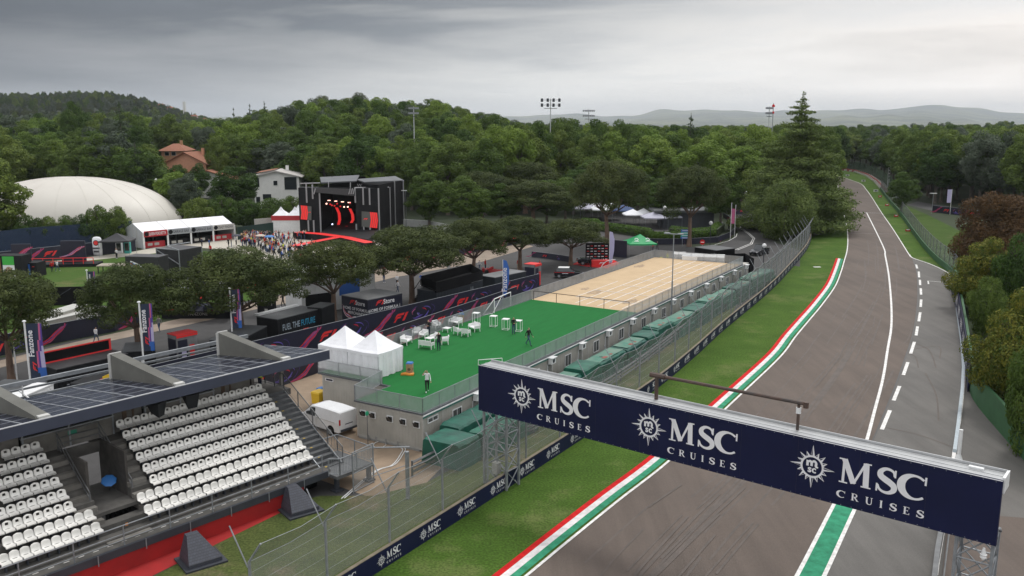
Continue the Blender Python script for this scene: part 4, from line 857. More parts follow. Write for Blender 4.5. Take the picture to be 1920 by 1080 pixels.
# loudspeakers under the roof
for x, rz, lab in ((-8.6, .5, 'black loudspeaker with pointed underside hung under the roof edge, left one'), (-6.5, -.1, 'black loudspeaker hung under the roof edge, right one')):
    t_ = thing('loudspeaker', lab, 'speaker', GW(x, 2.7, 6.35), GA + rz, 'hanging loudspeakers')
    b = MB(); b.add([(-.42, -.35, .85), (.42, -.35, .85), (.42, .4, .85), (-.42, .4, .85), (-.28, -.25, 0), (.28, -.25, 0), (.2, .3, .25), (-.2, .3, .25)], [(0, 1, 2, 3), (7, 6, 5, 4), (0, 4, 5, 1), (1, 5, 6, 2), (2, 6, 7, 3), (3, 7, 4, 0)], 0); b.obj('cabinet', BLACK, t_)
    b = MB(); b.tube((0, 0, .8), (0, 0, 1.05), .05, 6); b.bx(-.2, -.05, .98, .2, .05, 1.04); b.obj('hanger', GALVD, t_)
# brick clad pyramids on the grass
for (px, py), rz, lab in (((377, 1052), .30, 'dark slate-clad wedge block standing on grass by the red wall, nearer the camera'), ((563, 957), .30, 'dark slate-clad wedge block at the end of the red wall')):
    g = at(px, py); t_ = thing('wedge_block', lab, 'monument', g, GA - R(12), 'slate wedge blocks', s=.92)
    b = MB(); b.bx(-1.2, -1.1, 0, 1.2, 1.1, .12); b.obj('base', CHAR, t_)
    b = MB(); b.loft([[(-.95, -.85, .121), (.95, -.85, .121), (.95, .85, .121), (-.95, .85, .121)], [(-.95, -.85, .34), (.95, -.85, .34), (.95, .85, .34), (-.95, .85, .34)], [(-.62, .30, 1.62), (.10, .30, 1.62), (.10, .72, 1.62), (-.62, .72, 1.62)]])
    sl = mat('slate_cladding', (.06, .066, .085), rough=.55, var=.2, scale=2)
    nt = sl.node_tree
    if 'brk' not in nt.nodes:
        bk = nt.nodes.new('ShaderNodeTexBrick'); bk.name = 'brk'; bk.inputs['Scale'].default_value = 3.2; bk.inputs['Color1'].default_value = (.060, .066, .088, 1); bk.inputs['Color2'].default_value = (.046, .050, .066, 1); bk.inputs['Mortar'].default_value = (.03, .032, .04, 1); bk.inputs['Mortar Size'].default_value = .025
        tcn = nt.nodes.new('ShaderNodeTexCoord'); mp = nt.nodes.new('ShaderNodeMapping'); mp.inputs['Rotation'].default_value = (R(70), 0, 0); nt.links.new(tcn.outputs['Object'], mp.inputs[0]); nt.links.new(mp.outputs[0], bk.inputs[0]); nt.links.new(bk.outputs[0], nt.nodes['Principled BSDF'].inputs['Base Color'])
    b.obj('cladding', sl, t_)

# ------------------------------------------------------------------ hoarding, guard rails and catch fence along the circuit
def resample(pts, step):
    out = [Vector(pts[0])]; acc = 0
    for p, q in zip(pts, pts[1:]):
        p, q = Vector(p), Vector(q); L = (q - p).length; d = step - acc
        while d <= L: out.append(p.lerp(q, d / L)); d += step
        acc = (acc + L) % step if False else L - (d - step)
    return out
def wall(b, pts, z0, z1, w0, w1, m=0):
    n = len(pts)
    for i in range(n - 1):
        P, Q = Vector(pts[i]), Vector(pts[i + 1])
    a = off(pts, w0, z0); c = off(pts, w1, z0); A = [(x, y, z1) for x, y, z in a]; C_ = [(x, y, z1) for x, y, z in c]
    for i in range(n - 1):
        b.quad(c[i], c[i + 1], C_[i + 1], C_[i], m); b.quad(a[i + 1], a[i], A[i], A[i + 1], m); b.quad(A[i], C_[i], C_[i + 1], A[i + 1], m)
    b.quad(a[0], c[0], C_[0], A[0], m); b.quad(c[-1], a[-1], A[-1], C_[-1], m)
HS = cat(HOARD[1:], 6); HS = [HOARD[0]] + HS
HT_ = thing('advertising_hoarding', 'long low navy hoarding lettered in white along the circuit grass verge', 'hoarding', HOARD[1])
b = MB(); wall(b, HS, 0, 1.06, -.06, .0, 0); b.obj('board', NAVY, HT_, world=True)
b = MB(); wall(b, HS, 1.06, 1.10, -.20, -.0, 0); wall(b, HS, 0, 1.058, -.20, -.065, 0); b.obj('concrete_wall', mat('kerb_concrete', (.26, .22, .165), rough=.9, scale=1.5, col2=(.18, .15, .11)), HT_, world=True)
ART = msc_art(); step = 3.55
ms = MB(); art_w, art_d = ART
ms.art(move(art_w, 0, 0, .42), (0, 0, 0), (1, 0, 0), (0, 0, 1), 0, 0); ms.art(move(art_d, 0, 0, .42), (0, 0, 0), (1, 0, 0), (0, 0, 1), .004, 1)
RS = resample(HS, step); proto = None
for i in range(len(RS) - 1):
    p, q = RS[i], RS[i + 1]; d = (q - p).normalized(); c = p + d * 1.9; 
    if i == 0: continue
    lp = HT_.location; r_ = Vector((d.y, -d.x, 0))
    lc = Vector((c.x, c.y, .44)) - lp + r_ * .012
    if proto is None: proto = ms.obj('sponsor_logo', [WHITE, NAVY], HT_)
    o = proto if i == 1 else share('sponsor_logo', proto, HT_)
    o.location = lc - d * .2; o.rotation_euler = (0, 0, math.atan2(d.y, d.x))
# catch fence
FT = thing('catch_fence', 'tall chain link catch fence with outward arms behind the navy hoarding', 'fence', HOARD[1])
FL = off(HS, -.30, 0); FL = [Vector(p) for p in FL]; FP = resample(FL, 4.72)
netl = []; b0 = MB(); cab = MB()
for i, p in enumerate(FP):
    a = FP[max(0, i - 1)]; c = FP[min(len(FP) - 1, i + 1)]; d = (c - a).normalized(); r_ = Vector((d.y, -d.x, 0)); top = p + Vector((0, 0, 4.15)); tip = top + r_ * .62 + Vector((0, 0, .95)) + d * .15; back = top - r_ * 1.15 + Vector((0, 0, 1.4)); netl.append((p, top, tip))
    if i < 45:
        q = MB(); q.tube(p, top, .07, 6); q.tube(top, tip, .05, 6); q.obj('fence_post', GALV, FT, world=True)
        q = MB(); q.tube(top - r_ * .1 - Vector((0, 0, .3)), back, .035, 5); q.obj('back_stay', GALV, FT, world=True)
for (p0, t0_, k0), (p1, t1_, k1) in zip(netl, netl[1:]):
    z = Vector((0, 0, 1.1)); m1 = (t0_ + t1_) / 2 - Vector((0, 0, .12)); m2 = (k0 + k1) / 2 - Vector((0, 0, .18))
    b0.add([p0 + z, p1 + z, t1_, m1, t0_], [(0, 1, 2, 3, 4)], 0); b0.add([t0_, m1, t1_, k1, m2, k0], [(0, 1, 4, 5), (1, 2, 3, 4)], 0)
    for zz in (1.6, 2.3, 3.0, 3.6): cab.tube(p0 + Vector((0, 0, zz)), p1 + Vector((0, 0, zz)), .006, 3)
    for A, M_, B_ in ((t0_, m1, t1_), (k0, m2, k1)): cab.tube(A, M_, .016, 4); cab.tube(M_, B_, .016, 4)
b0.obj('wire_net', WIRE, FT, world=True); cab.obj('tension_cable', GALV, FT, world=True)
# guard rail behind it
GR = thing('guard_rail', 'triple steel guard rail behind the catch fence, from the landing to the far trees', 'guard rail', at(720, 900))
gp = [at(x, y, .7) for x, y in ((712, 900), (870, 832))]; gl_ = [Vector((-6.6, 55.0, 0)), Vector((-3.4, 59.9, 0))] + [Vector(p) for p in off(FL[3:], -3.4, 0) if p[1] > 63][:44]
b = MB()
for z in (.35, .68, 1.0):
    for p, q in zip(gl_, gl_[1:]): b.tube((p.x, p.y, z), (q.x, q.y, z), .10, 4); 
b.obj('beam', GALVD, GR, world=True)
for p in resample(gl_, 4.0)[:30]:
    b = MB(); b.box((p.x, p.y, 0), (.14, .14, 1.15)); b.obj('rail_post', GALVD, GR, world=True)
# mesh gate between landing and yard
G1 = thing('mesh_gate', 'square wire mesh gate panel standing beside the stand landing', 'gate', at(690, 920)); b = MB(); w = MB()
q0, q1 = at(663, 925), at(701, 905); H_ = 2.7
for p in (q0, q1): b.tube(p, p + Vector((0, 0, H_)), .05, 6)
for z in (.1, 1.3, H_): b.tube(q0 + Vector((0, 0, z)), q1 + Vector((0, 0, z)), .03, 6)
w.quad(q0, q1, q1 + Vector((0, 0, H_)), q0 + Vector((0, 0, H_))); b.obj('frame', GALV, G1, world=True); w.obj('wire_net', WIRED, G1, world=True)
b = MB(); q2 = at(765, 935); b.tube(q2, q2 + Vector((0, 0, 3.1)), .13, 8); 
pg = thing('steel_bollard_post', 'thick galvanised post standing in the grass behind the catch fence', 'post', q2); b.obj('post', GALV, pg, world=True)
b = MB(); b.tube(q1 + Vector((0, 0, 2.4)), at(768, 838, 2.4), .05, 6); b.tube(at(700, 893, 1.2), at(768, 870, 1.2), .03, 5); b.obj('barrier_bar', GALV, pg, world=True)
# white cables on the ground of the yard
b = MB(); c = [at(*q, .05) for q in ((640, 935), (700, 885), (735, 872), (752, 850), (755, 842), (748, 838))]; CB = cat(c, 5); b.path(CB, .035, 5); b.path([p + Vector((.18, .1, 0)) for p in CB], .035, 5)
rg_ = [Vector((at(712, 835).x + .45 * math.cos(t_ * .5), at(712, 835).y + .7 * math.sin(t_ * .5), .06)) for t_ in range(13)]; b.path(rg_, .03, 5)
tag(b.obj('water_hose', WHITEM), 'white hoses lying coiled and looped on the yard earth by the cabins', 'hose')

# ------------------------------------------------------------------ gantry over the circuit
BL = Vector((-2.13, 53.75, 0)); BR = Vector((20.90, 35.32, 0)); BD = (BR - BL).normalized(); BB = Vector((-BD.y, BD.x, 0)); LB = (BR - BL).length
BA = math.atan2(BD.y, BD.x)
GT = thing('gantry', 'navy advertising gantry spanning the circuit on two steel lattice towers', 'gantry', BL, BA)
def board_s(px):
    """distance along the board of the point seen at pixel column px (at board mid height)"""
    best = min((abs(pxof(BL + BD * (LB * i / 600) + Vector((0, 0, 6.5))) - px), i) for i in range(601)); return LB * best[1] / 600
def pxof(w):
    dep = w.y * CP - (w.z - CH) * SP; return 960 + F * w.x / dep
b = MB(); b.bx(0, 0, 5.05, LB, .22, 8.0, 0)
for i in range(1, 10): b.bx(LB * i / 10 - .008, -.004, 5.06, LB * i / 10 + .008, 0, 7.99, 1)
for i in range(60): b.bx(LB * (i + .5) / 60 - .02, -.006, 7.93, LB * (i + .5) / 60 + .02, 0, 7.96, 2); b.bx(LB * (i + .5) / 60 - .02, -.006, 5.09, LB * (i + .5) / 60 + .02, 0, 5.12, 2)
b.obj('board', [NAVY, mat('board_seam', (.004, .006, .026), rough=.6), GALV], GT)
b = MB()
for i in range(9): v = .26 + i * .105; b.bx(0, v, 7.93, LB, v + .085, 7.985 + (.02 if i % 4 == 0 else 0), 0)
b.bx(0, 1.25, 7.80, LB, 1.31, 8.12, 0); b.bx(0, .226, 7.6, LB, 1.24, 7.9, 1); b.obj('catwalk', [mat('pale_aluminium', (.50, .51, .51), rough=.4, scale=1, col2=(.42, .43, .44), metal=.3), GALVD], GT)
b = MB()
for v in (.35, 1.2):
    for z in (5.3, 7.6): b.tube((0, v, z), (LB, v, z), .06, 6)
n = 20
for i in range(n):
    x0, x1 = LB * i / n, LB * (i + 1) / n; b.tube((x0, 1.2, 5.3), (x1, 1.2, 7.6), .035, 5); b.tube((x0, 1.2, 5.3), (x0, 1.2, 7.6), .035, 5); b.tube((x0, .35, 5.3), (x0, 1.2, 5.3), .035, 5)
b.obj('truss', GALVD, GT)
b = MB(); b.path([(-.02, -.0, 8.03), (LB, -.0, 8.03)], .018, 4); b.path([(.9, 1.28, 8.0), (.9, 1.28, 8.35), (-.0, .0, 8.35), (-.0, 0, 8.0)], .02, 4); b.bx(LB - .05, .2, 7.4, LB + .06, 1.3, 8.12, 0); b.bx(LB - 1.5, .8, 8.0, LB - .9, 1.0, 8.1, 0); b.obj('edge_trim', WHITEM, GT)
for (xs, x0, x1) in ((978, 1008, 1107), (1217, 1254, 1382), (1522, 1572, 1735)):
    a, c, s0 = board_s(x0), board_s(x1), board_s(xs); k = (c - a) / 2.75; b = MB(); S = 1.22
    W_ = merge([move(STAR[0], s0, 6.65, 1.10, 1.10), move(msc_word(), a, 6.22, k, S), move(cruises(), a - .02, 6.22 - .76, k * 1.0, S * .98)])
    b.art([(W_[0]), W_[1]], (0, 0, 0), (1, 0, 0), (0, 0, 1), .012, 0); b.art(move(STAR[1], s0, 6.65, 1.10), (0, 0, 0), (1, 0, 0), (0, 0, 1), .030, 1)
    b.obj('sponsor_logo', [WHITE, NAVY], GT)
def tower(u0, u1, v0, v1, zt, n, nm='tower'):
    b = MB(); C_ = [(u0, v0), (u1, v0), (u1, v1), (u0, v1)]
    for x, y in C_: b.box((x, y, 0), (.13, .13, zt))
    for i in range(4):
        p, q = C_[i], C_[(i + 1) % 4]
        for k in range(n):
            z0, z1 = zt * k / n, zt * (k + 1) / n; b.tube((*p, z0), (*q, z1), .04, 5); b.tube((*q, z0), (*p, z1), .03, 5); b.tube((*p, z1), (*q, z1), .04, 5)
    return b.obj(nm, GALV, GT)
tower(.15, 2.0, .35, 1.6, 5.05, 4); tower(LB - 1.6, LB - .15, .3, 1.5, 5.3, 4)
b = MB(); b.bx(1.0, .1, 1.0, 1.45, .5, 1.75, 0); b.obj('switch_box', mat('grey_box', (.38, .37, .34), var=.1), GT)
b = MB(); b.tube((LB - .45, .1, 4.35), (LB - .45, .1, 4.8), .14, 8, 0, .05); b.tube((LB - .45, .1, 4.25), (LB - .45, .1, 4.5), .05, 8, 0, .15); b.obj('beacon', WHITEM, GT)
# bent pipe standing on the gantry
s1, s2 = board_s(1214), board_s(1478); PM = mat('rusty_pipe', (.050, .040, .036), rough=.6, scale=2, col2=(.09, .05, .035))
b = MB(); b.tube((s1, .9, 8.0), (s1, .9, 9.35), .11, 8); b.tube((s1 - .35, .9, 9.35), (s2 + .35, .95, 9.4), .095, 8); b.tube((s1 - .4, .9, 9.35), (s1 + .5, .9, 9.35), .15, 8); b.tube((s2, .95, 8.0), (s2, .95, 9.3), .08, 8); b.tube((s2 + .35, .95, 9.2), (s2 + .35, .95, 9.5), .14, 8); b.tube((s2, .95, 8.85), (s2, .95, 9.15), .13, 8, 1); b.obj('pipe_frame', [PM, WHITEM], GT)
# ------------------------------------------------------------------ people (one skinned surface each, clothing by zone)
SKINM = mat('skin', (.42, .25, .17), rough=.6, var=.06); HAIRM = mat('dark_hair', (.025, .018, .014), rough=.7, var=.2)
CL = {'white': (.72, .72, .74), 'black': (.012, .012, .014), 'navy': (.015, .02, .05), 'jeans': (.045, .075, .14), 'red': (.55, .015, .012), 'grey': (.22, .22, .23), 'blue': (.04, .12, .40), 'yellow': (.62, .72, .05), 'tan': (.35, .26, .17), 'orange': (.70, .16, .02)}
def cloth(c): return mat('cloth_' + c, CL[c], rough=.9, var=.12, scale=6)
def figure(t_, top='white', bottom='black', shoes='white', stride=0.0, arms='down', sub=2, fingers=False, name='body', bald=False, h=1.76):
    """a person: skinned skeleton facing +y, origin between the feet"""
    V = []; E_ = []; Rr = []
    def add(p, r, parent=None):
        V.append(Vector(p)); Rr.append(r if hasattr(r, '__len__') else (r, r)); i = len(V) - 1
        if parent is not None: E_.append((parent, i))
        return i
    pel = add((0, 0, .96), (.155, .115)); wst = add((0, .01, 1.10), (.135, .10), pel); chest = add((0, 0, 1.30), (.165, .115), wst); neckb = add((0, -.005, 1.46), (.10, .075), chest)
    neck = add((0, .01, 1.53), .055, neckb); head = add((0, .02, 1.62), (.075, .09), neck); crown_ = add((0, .015, 1.71), (.072, .085), head); nose = add((0, .105, 1.625), .014, head)
    hands = []
    for s_ in (-1, 1):
        st = stride * s_; hip = add((.095 * s_, 0, .90), .095, pel); kz = .50; kn = add((.10 * s_, st * .42 + .03, kz), .062, hip)
        an = add((.10 * s_, st * .80 - (.05 if st else 0), .10 + (.05 if st < 0 else 0)), .043, kn); add((.115 * s_, st * .80 + .15, .04 + (.02 if st < 0 else 0)), (.042, .032), an)
        sh = add((.185 * s_, 0, 1.425), .065, neckb)
        if arms == 'down' or (arms == 'phone' and s_ < 0) or (arms == 'raise' and s_ < 0): el_, ha = (.25 * s_, -.03 - st * .25, 1.14), (.26 * s_, .08 - st * .45, .90)
        elif arms == 'phone': el_, ha = (.26 * s_, .16, 1.20), (.12 * s_, .26, 1.42)
        elif arms == 'raise': el_, ha = (.36 * s_, .03, 1.32), (.16 * s_, .03, 1.60)
        elif arms == 'hips': el_, ha = (.36 * s_, -.06, 1.18), (.19 * s_, .05, 1.02)
        elif arms == 'up': el_, ha = (.27 * s_, .12, 1.50), (.18 * s_, .22, 1.76)
        else: el_, ha = (.27 * s_, .08, 1.17), (.08 * s_, .24, 1.16)
        e = add(el_, .042, sh); w = add(ha, .030, e); d = (Vector(ha) - Vector(el_)).normalized(); pa = add(Vector(ha) + d * .07, (.040, .020), w); hands.append((pa, d, s_))
        if fingers:
            side = d.cross(Vector((0, 1, .3))).normalized()
            for q in range(4): k = add(V[pa] + side * (q - 1.5) * .019 + d * .045, .009, pa); add(V[k] + d * (.035 - abs(q - 1.3) * .006) + Vector((0, .012, 0)), .008, k)
            k = add(V[pa] - d * .03 + side * .04 * s_, .010, pa); add(V[k] + d * .035, .008, k)
    me = bpy.data.meshes.new(name); me.from_pydata([tuple(v) for v in V], E_, []); o = bpy.data.objects.new(name, me); COL.objects.link(o)
    o.modifiers.new('skin', 'SKIN'); sv = me.skin_vertices[0].data
    for i, r_ in enumerate(Rr): sv[i].radius = r_
    sv[0].use_root = True
    if sub: ss = o.modifiers.new('sub', 'SUBSURF'); ss.levels = ss.render_levels = sub
    dg = bpy.context.evaluated_depsgraph_get(); nm = bpy.data.meshes.new_from_object(o.evaluated_get(dg)); bpy.data.objects.remove(o); bpy.data.meshes.remove(me); nm.name = name
    for c in (cloth(top), cloth(bottom), cloth(shoes), SKINM, HAIRM): nm.materials.append(c)
    k = h / 1.76; mi = []
    wr = [V[q[0]] for q in hands]
    for p in nm.polygons:
        c = p.center; z = c.z
        if z < .11: m_ = 2
        elif any((c - w).length < .10 for w in wr): m_ = 3
        elif z > 1.50: m_ = 4 if (not bald and (z > 1.69 or (c.y < .01 and z > 1.58))) else 3
        elif z < .98 and abs(c.x) < .22: m_ = 1
        else: m_ = 0
        if arms == 'raise' and c.x > .13 and z > 1.36 and abs(c.x) > .21: m_ = 3
        mi.append(m_)
    nm.polygons.foreach_set('material_index', mi); nm.polygons.foreach_set('use_smooth', [True] * len(mi))
    for v in nm.vertices: v.co *= k
    nm.update(); ob = bpy.data.objects.new(name, nm); COL.objects.link(ob); ob.parent = t_; return ob
def person(px, py, z, lab, face=0.0, **k):
    g = at(px, py, z); t_ = thing('person', lab, 'person', g, face); figure(t_, **k); return t_

# ------------------------------------------------------------------ cabin block with the terrace on its roof (local x along the facade)
DO = Vector((-6.29, 59.45, 0)); DA = R(59.3); DU = Vector((math.cos(DA), math.sin(DA), 0)); DV = Vector((-DU.y, DU.x, 0))
def DW(x, y, z=0): return DO + DU * x + DV * y + Vector((0, 0, z))
CAB = mat('cabin_wall', (.44, .425, .385), rough=.6, scale=.7, col2=(.36, .35, .315), detail=6, objrand=.05); CABT = mat('cabin_frame', (.43, .42, .39), rough=.5, var=.1)
SHUT = mat('window_blind', (.14, .145, .14), rough=.6, var=.2, scale=6)
def cabin_shell(t_, L, D, H_=2.72, sides=(0, 1, 2, 3)):
    b = MB(); b.bx(.02, .02, .12, L - .02, D - .02, H_ - .02, 0)
    n = int(L / .28)
    for i in range(n): x = .15 + i * (L - .3) / (n - 1); b.bx(x - .012, .008, .3, x + .012, .02, H_ - .2, 0); b.bx(x - .012, D - .02, .3, x + .012, D - .008, H_ - .2, 0)
    n = int(D / .28)
    for i in range(n): y = .15 + i * (D - .3) / (n - 1); b.bx(.008, y - .012, .3, .02, y + .012, H_ - .2, 0)
    b.obj('wall', CAB, t_)
    b = MB()
    for x, y in ((0, 0), (L - .14, 0), (0, D - .14), (L - .14, D - .14)): b.bx(x, y, .1, x + .14, y + .14, H_, 0)
    b.bx(.14, 0, H_ - .16, L - .14, .02, H_, 0); b.bx(.14, 0, .1, L - .14, .018, .26, 0); b.bx(0, .14, H_ - .16, .018, D - .14, H_, 0); b.bx(0, .14, .1, .016, D - .14, .26, 0); b.obj('frame', CABT, t_)
def window(t_, x, z, w, h, y=0, axis=0, nm='window', blind=True):
    b = MB(); g = MB(); f = .07
    def B_(b, x0, z0, x1, z1, d0, d1, m=0):
        if axis == 0: b.bx(x0, y - d1, z0, x1, y - d0, z1, m)
        else: b.bx(y - d1, x0, z0, y - d0, x1, z1, m)
    B_(b, x, z, x + f, z + h, 0, .05); B_(b, x + w - f, z, x + w, z + h, 0, .05); B_(b, x + f, z, x + w - f, z + f, 0, .05); B_(b, x + f, z + h - f, x + w - f, z + h, 0, .05)
    if w > .8: B_(b, x + w / 2 - .03, z + f, x + w / 2 + .03, z + h - f, 0, .045)
    o = b.obj(nm, WHITEM, t_); B_(g, x + f, z + f, x + w - f, z + h - f, .002, .02, 0)
    if blind: [B_(g, x + f + .03 + i * .16, z + f + .02, x + f + .12 + i * .16, z + h - f - .02, .021, .028, 1) for i in range(int((w - 2 * f) / .16))]
    g.obj('pane', [glass(), SHUT], o); return o
# near end cabin, its long side with five small windows facing the camera
t_ = thing('site_cabin', 'pale grey site cabin with five small tilting windows at the near end', 'site cabin', DW(0, 0), DA, 'pale grey site cabins')
cabin_shell(t_, 2.44, 6.1)
for y in (.55, 1.75, 2.95 + .0, 4.55, 5.45):
    o = window(t_, y - .27, 1.72, .56, .5, 0.0, 1, 'small_window', False)
    b = MB(); b.add([(-.10, y - .22, 1.78), (-.10, y + .22, 1.78), (-.25, y + .22, 2.15), (-.25, y - .22, 2.15)], [(0, 1, 2, 3)], 0); b.obj('tilted_sash', glass(), o)
b = MB(); b.bx(-.09, .3, .02, -.04, 5.9, .14, 0)
for y in (4.9, 4.2, 3.3, 2.2): b.tube((-.15, y, .1), (-.15, y, .42), .06, 6, 0)
b.obj('drain_pipes', mat('pipe_grey', (.28, .28, .27), var=.1), t_)
window(t_, .5, 1.95, 1.3, .42, 0.0, 0, 'louvre_window')
t_ = thing('site_cabin', 'pale grey windowless site cabin behind the white van, under the white tents', 'site cabin', DW(4.2, 6.25), DA, 'pale grey site cabins'); cabin_shell(t_, 2.44, 7.1)
b = MB(); b.bx(-.015, 5.9, 2.25, -.004, 6.75, 2.5, 0); b.bx(-.02, 5.97, 2.3, -.016, 6.68, 2.45, 1); b.obj('name_plate', [WHITE, NAVYD], t_)
# facade cabins
def facade_cabin(i):
    t_ = thing('site_cabin', '', 'site cabin', DW(2.46 + 6.06 * i, 0), DA, 'pale grey site cabins'); cabin_shell(t_, 6.04, 2.44)
    window(t_, 1.15, .95, 1.25, 1.15)
    b = MB(); b.bx(3.85, -.04, .12, 4.75, 0, 2.05, 0); b.bx(3.95, -.05, .2, 4.65, -.041, 1.98, 1); o = b.obj('door', [WHITEM, mat('door_glass', (.10, .105, .10), rough=.3)], t_)
    b = MB()
    for q in range(4): b.bx(4.02 + q * .16, -.06, .3, 4.09 + q * .16, -.051, 1.9, 0)
    b.obj('door_blind', CABT, o)
    b = MB(); b.bx(3.9, -.42, 2.08, 4.7, -.06, 2.62, 0); b.bx(3.84, -.55, 2.63, 4.78, -.02, 2.67, 0); b.tube((4.3, -.425, 2.35), (4.3, -.43, 2.35), .2, 12, 1); b.obj('air_conditioner', [WHITEM, CHAR], t_); return t_
fc = facade_cabin(0); NUM = ['first', 'second', 'third', 'fourth', 'fifth', 'sixth', 'seventh', 'eighth', 'ninth', 'tenth', 'eleventh', 'twelfth', 'thirteenth']
fc['label'] = 'first pale grey site cabin along the facade, behind the nearest long green cover'
for i in range(1, 13):
    w = DW(2.46 + 6.06 * i, 0); dup(fc, w, DA, f'{NUM[i]} pale grey site cabin along the facade, counted from the camera end')
b = MB(); b.bx(8.0, 2.6, .05, 78.2, 13.5, 2.7, 0); b.bx(6.8, 6.5, .05, 8.0, 13.5, 2.7, 0); bo = b.obj('terrace_base', CONCD); bo.location = DO; bo.rotation_euler = (0, 0, DA); tag(bo, kind='structure')
def dsheet(name, pts, z0, z1, m):
    b = MB(); b.prism(pts, z0, z1); o = b.obj(name, m); o.location = DO; o.rotation_euler = (0, 0, DA); return tag(o, kind='structure')
EDGE = mat('deck_edge', (.10, .11, .12), rough=.6, var=.2, scale=2)
dsheet('terrace_deck', [(-.05, -.05), (78.3, -.05), (78.3, 13.75), (4.1, 13.75), (4.1, 6.3), (-.05, 6.3)], 2.73, 2.86, EDGE)
TURF = mat('artificial_turf', (.016, .150, .036), rough=.95, scale=.35, col2=(.011, .118, .027), detail=10, stretch=(1, 5, 1), spec=.15, lo=.25, hi=.75)
b = MB()
for i in range(1, 20): b.strip([(i * 2.0, .15), (i * 2.0 + .05, 13.5 if i * 2 > 4.3 else 6.1)], -.012, .012, 2.8775, 0)
o = b.obj('turf_seams', mat('turf_seam', (.010, .095, .022), rough=1)); o.location = DO; o.rotation_euler = (0, 0, DA); tag(o, kind='structure')
SAND = mat('court_sand', (.53, .395, .245), rough=1, scale=.55, col2=(.47, .345, .21), detail=9, lo=.3, hi=.6)
dsheet('terrace_turf', [(.1, .1), (39.2, .1), (39.7, 13.6), (4.25, 13.6), (4.25, 6.15), (.1, 6.15)], 2.862, 2.875, TURF)
dsheet('sand_court', [(39.2, .1), (78.15, .1), (78.15, 13.6), (39.7, 13.6)], 2.862, 2.872, SAND)
def CL_(pts, w=.06): return [tuple(p) for p in pts]
b = MB()
def cl(px0, py0, px1, py1):
    p, q = at(px0, py0, 2.9), at(px1, py1, 2.9); d = [(v - DO) for v in (p, q)]; L = [(v.dot(DU), v.dot(DV)) for v in d]; b.strip(L, -.055, .055, 2.880 + .002 * (len(b.f) % 5), 0)
for y, x0, x1 in ((8.3, 40.5, 76), (6.9, 40.5, 77.6), (5.4, 40.2, 77.6), (3.9, 40.2, 76.5), (2.4, 40.2, 58), (1.0, 40.0, 77.8), (9.9, 44, 56), (2.6, 66, 77)): b.strip([(x0, y), (x1, y)], -.055, .055, 2.880 + .001 * (len(b.f)), 0)
for x, y0, y1 in ((43.5, 1.0, 9.9), (48.5, 1, 9.9), (53.2, 1, 8.3), (58, 1, 8.3), (62, 2, 8.3), (66, .8, 6.9), (70, 2.6, 6.9), (74, 1.2, 6.9)): b.strip([(x, y0), (x + .3, y1)], -.055, .055, 2.8925 + .001 * (len(b.f)), 0)
o = b.obj('court_lines', WHITEP); o.location = DO; o.rotation_euler = (0, 0, DA); tag(o, kind='structure')
b = MB()
for x, y, s_ in ((47.5, 9.2, 1.0), (44.5, 3.2, 1.0), (49, 11.2, .6), (69, 12.3, .9)):
    b.poly([(x + s_ * (1 + .3 * math.sin(5 * a)) * 1.6 * math.cos(a), y + s_ * .7 * (1 + .2 * math.cos(3 * a)) * math.sin(a), 2.8765) for a in [i * PI / 8 for i in range(16)]], 0)
o = b.obj('damp_patches', mat('damp_sand', (.24, .175, .115), rough=.8, scale=3, col2=(.46, .33, .20), detail=8)); o.location = DO; o.rotation_euler = (0, 0, DA); tag(o, kind='structure')
NET = mesh_mat('grey_barrier_net', (.34, .37, .38), .62); NETL = mesh_mat('light_barrier_net', (.40, .42, .43), .50)
def barrier(name, pts, lab, group=None, z=2.87, step_=2.0, net=NET):
    t_ = thing(name, lab, 'railing', DW(*pts[0], z), DA, group); b = MB(); w = MB(); o0 = Vector((pts[0][0], pts[0][1], 0)); P_ = [Vector((x, y, 0)) - o0 for x, y in pts]
    rail(b, P_, 1.12, step_, .028, (.08,)); 
    for p, q in zip(P_, P_[1:]): w.quad(p + Vector((0, 0, .1)), q + Vector((0, 0, .1)), q + Vector((0, 0, 1.1)), p + Vector((0, 0, 1.1)))
    b.obj('rail_frame', GALV, t_); w.obj('net_panel', net, t_); return t_
barrier('terrace_railing', [(0, 0), (78.2, 0)], 'long netted steel railing on the circuit side of the roof terrace')
barrier('terrace_railing', [(0, 0), (0, 6.2)], 'short netted railing above the five small windows')
barrier('terrace_railing', [(0, 6.25), (3.9, 7.0), (4.15, 7.0)], 'angled netted railing between the white tents and the near corner')
barrier('terrace_railing', [(4.15, 7.0), (4.15, 13.7)], 'netted railing in front of the white tents', net=NETL)
barrier('terrace_railing', [(9.0, 13.7), (39.5, 13.7)], 'netted railing on the road side behind the white furniture', net=NETL)
barrier('terrace_railing', [(39.5, 13.7), (78.2, 13.7)], 'netted railing on the road side of the sand court', net=NETL)
barrier('terrace_railing', [(78.2, 13.7), (78.2, 0)], 'netted railing across the far end of the sand court', net=NETL)
t_ = thing('divider_rail', 'black post and rail divider between the green turf and the sand court', 'divider', DW(39.3, 0, 2.87), DA); b = MB(); rail(b, [(0, 1.2, 0), (.35, 13.3, 0)], 1.05, 2.9, .035); b.obj('rail_and_posts', BLACK, t_)
TEAL = mat('teal_trim', (.03, .16, .13), rough=.5, var=.15)
b = MB(); b.bx(-.1, -.12, 2.66, 78.3, -.06, 2.74, 0); b.bx(-.1, -.10, 2.52, 78.3, -.05, 2.62, 1); 
o = b.obj('deck_trim', [WHITEM, TEAL]); o.location = DO; o.rotation_euler = (0, 0, DA); tag(o, kind='structure')
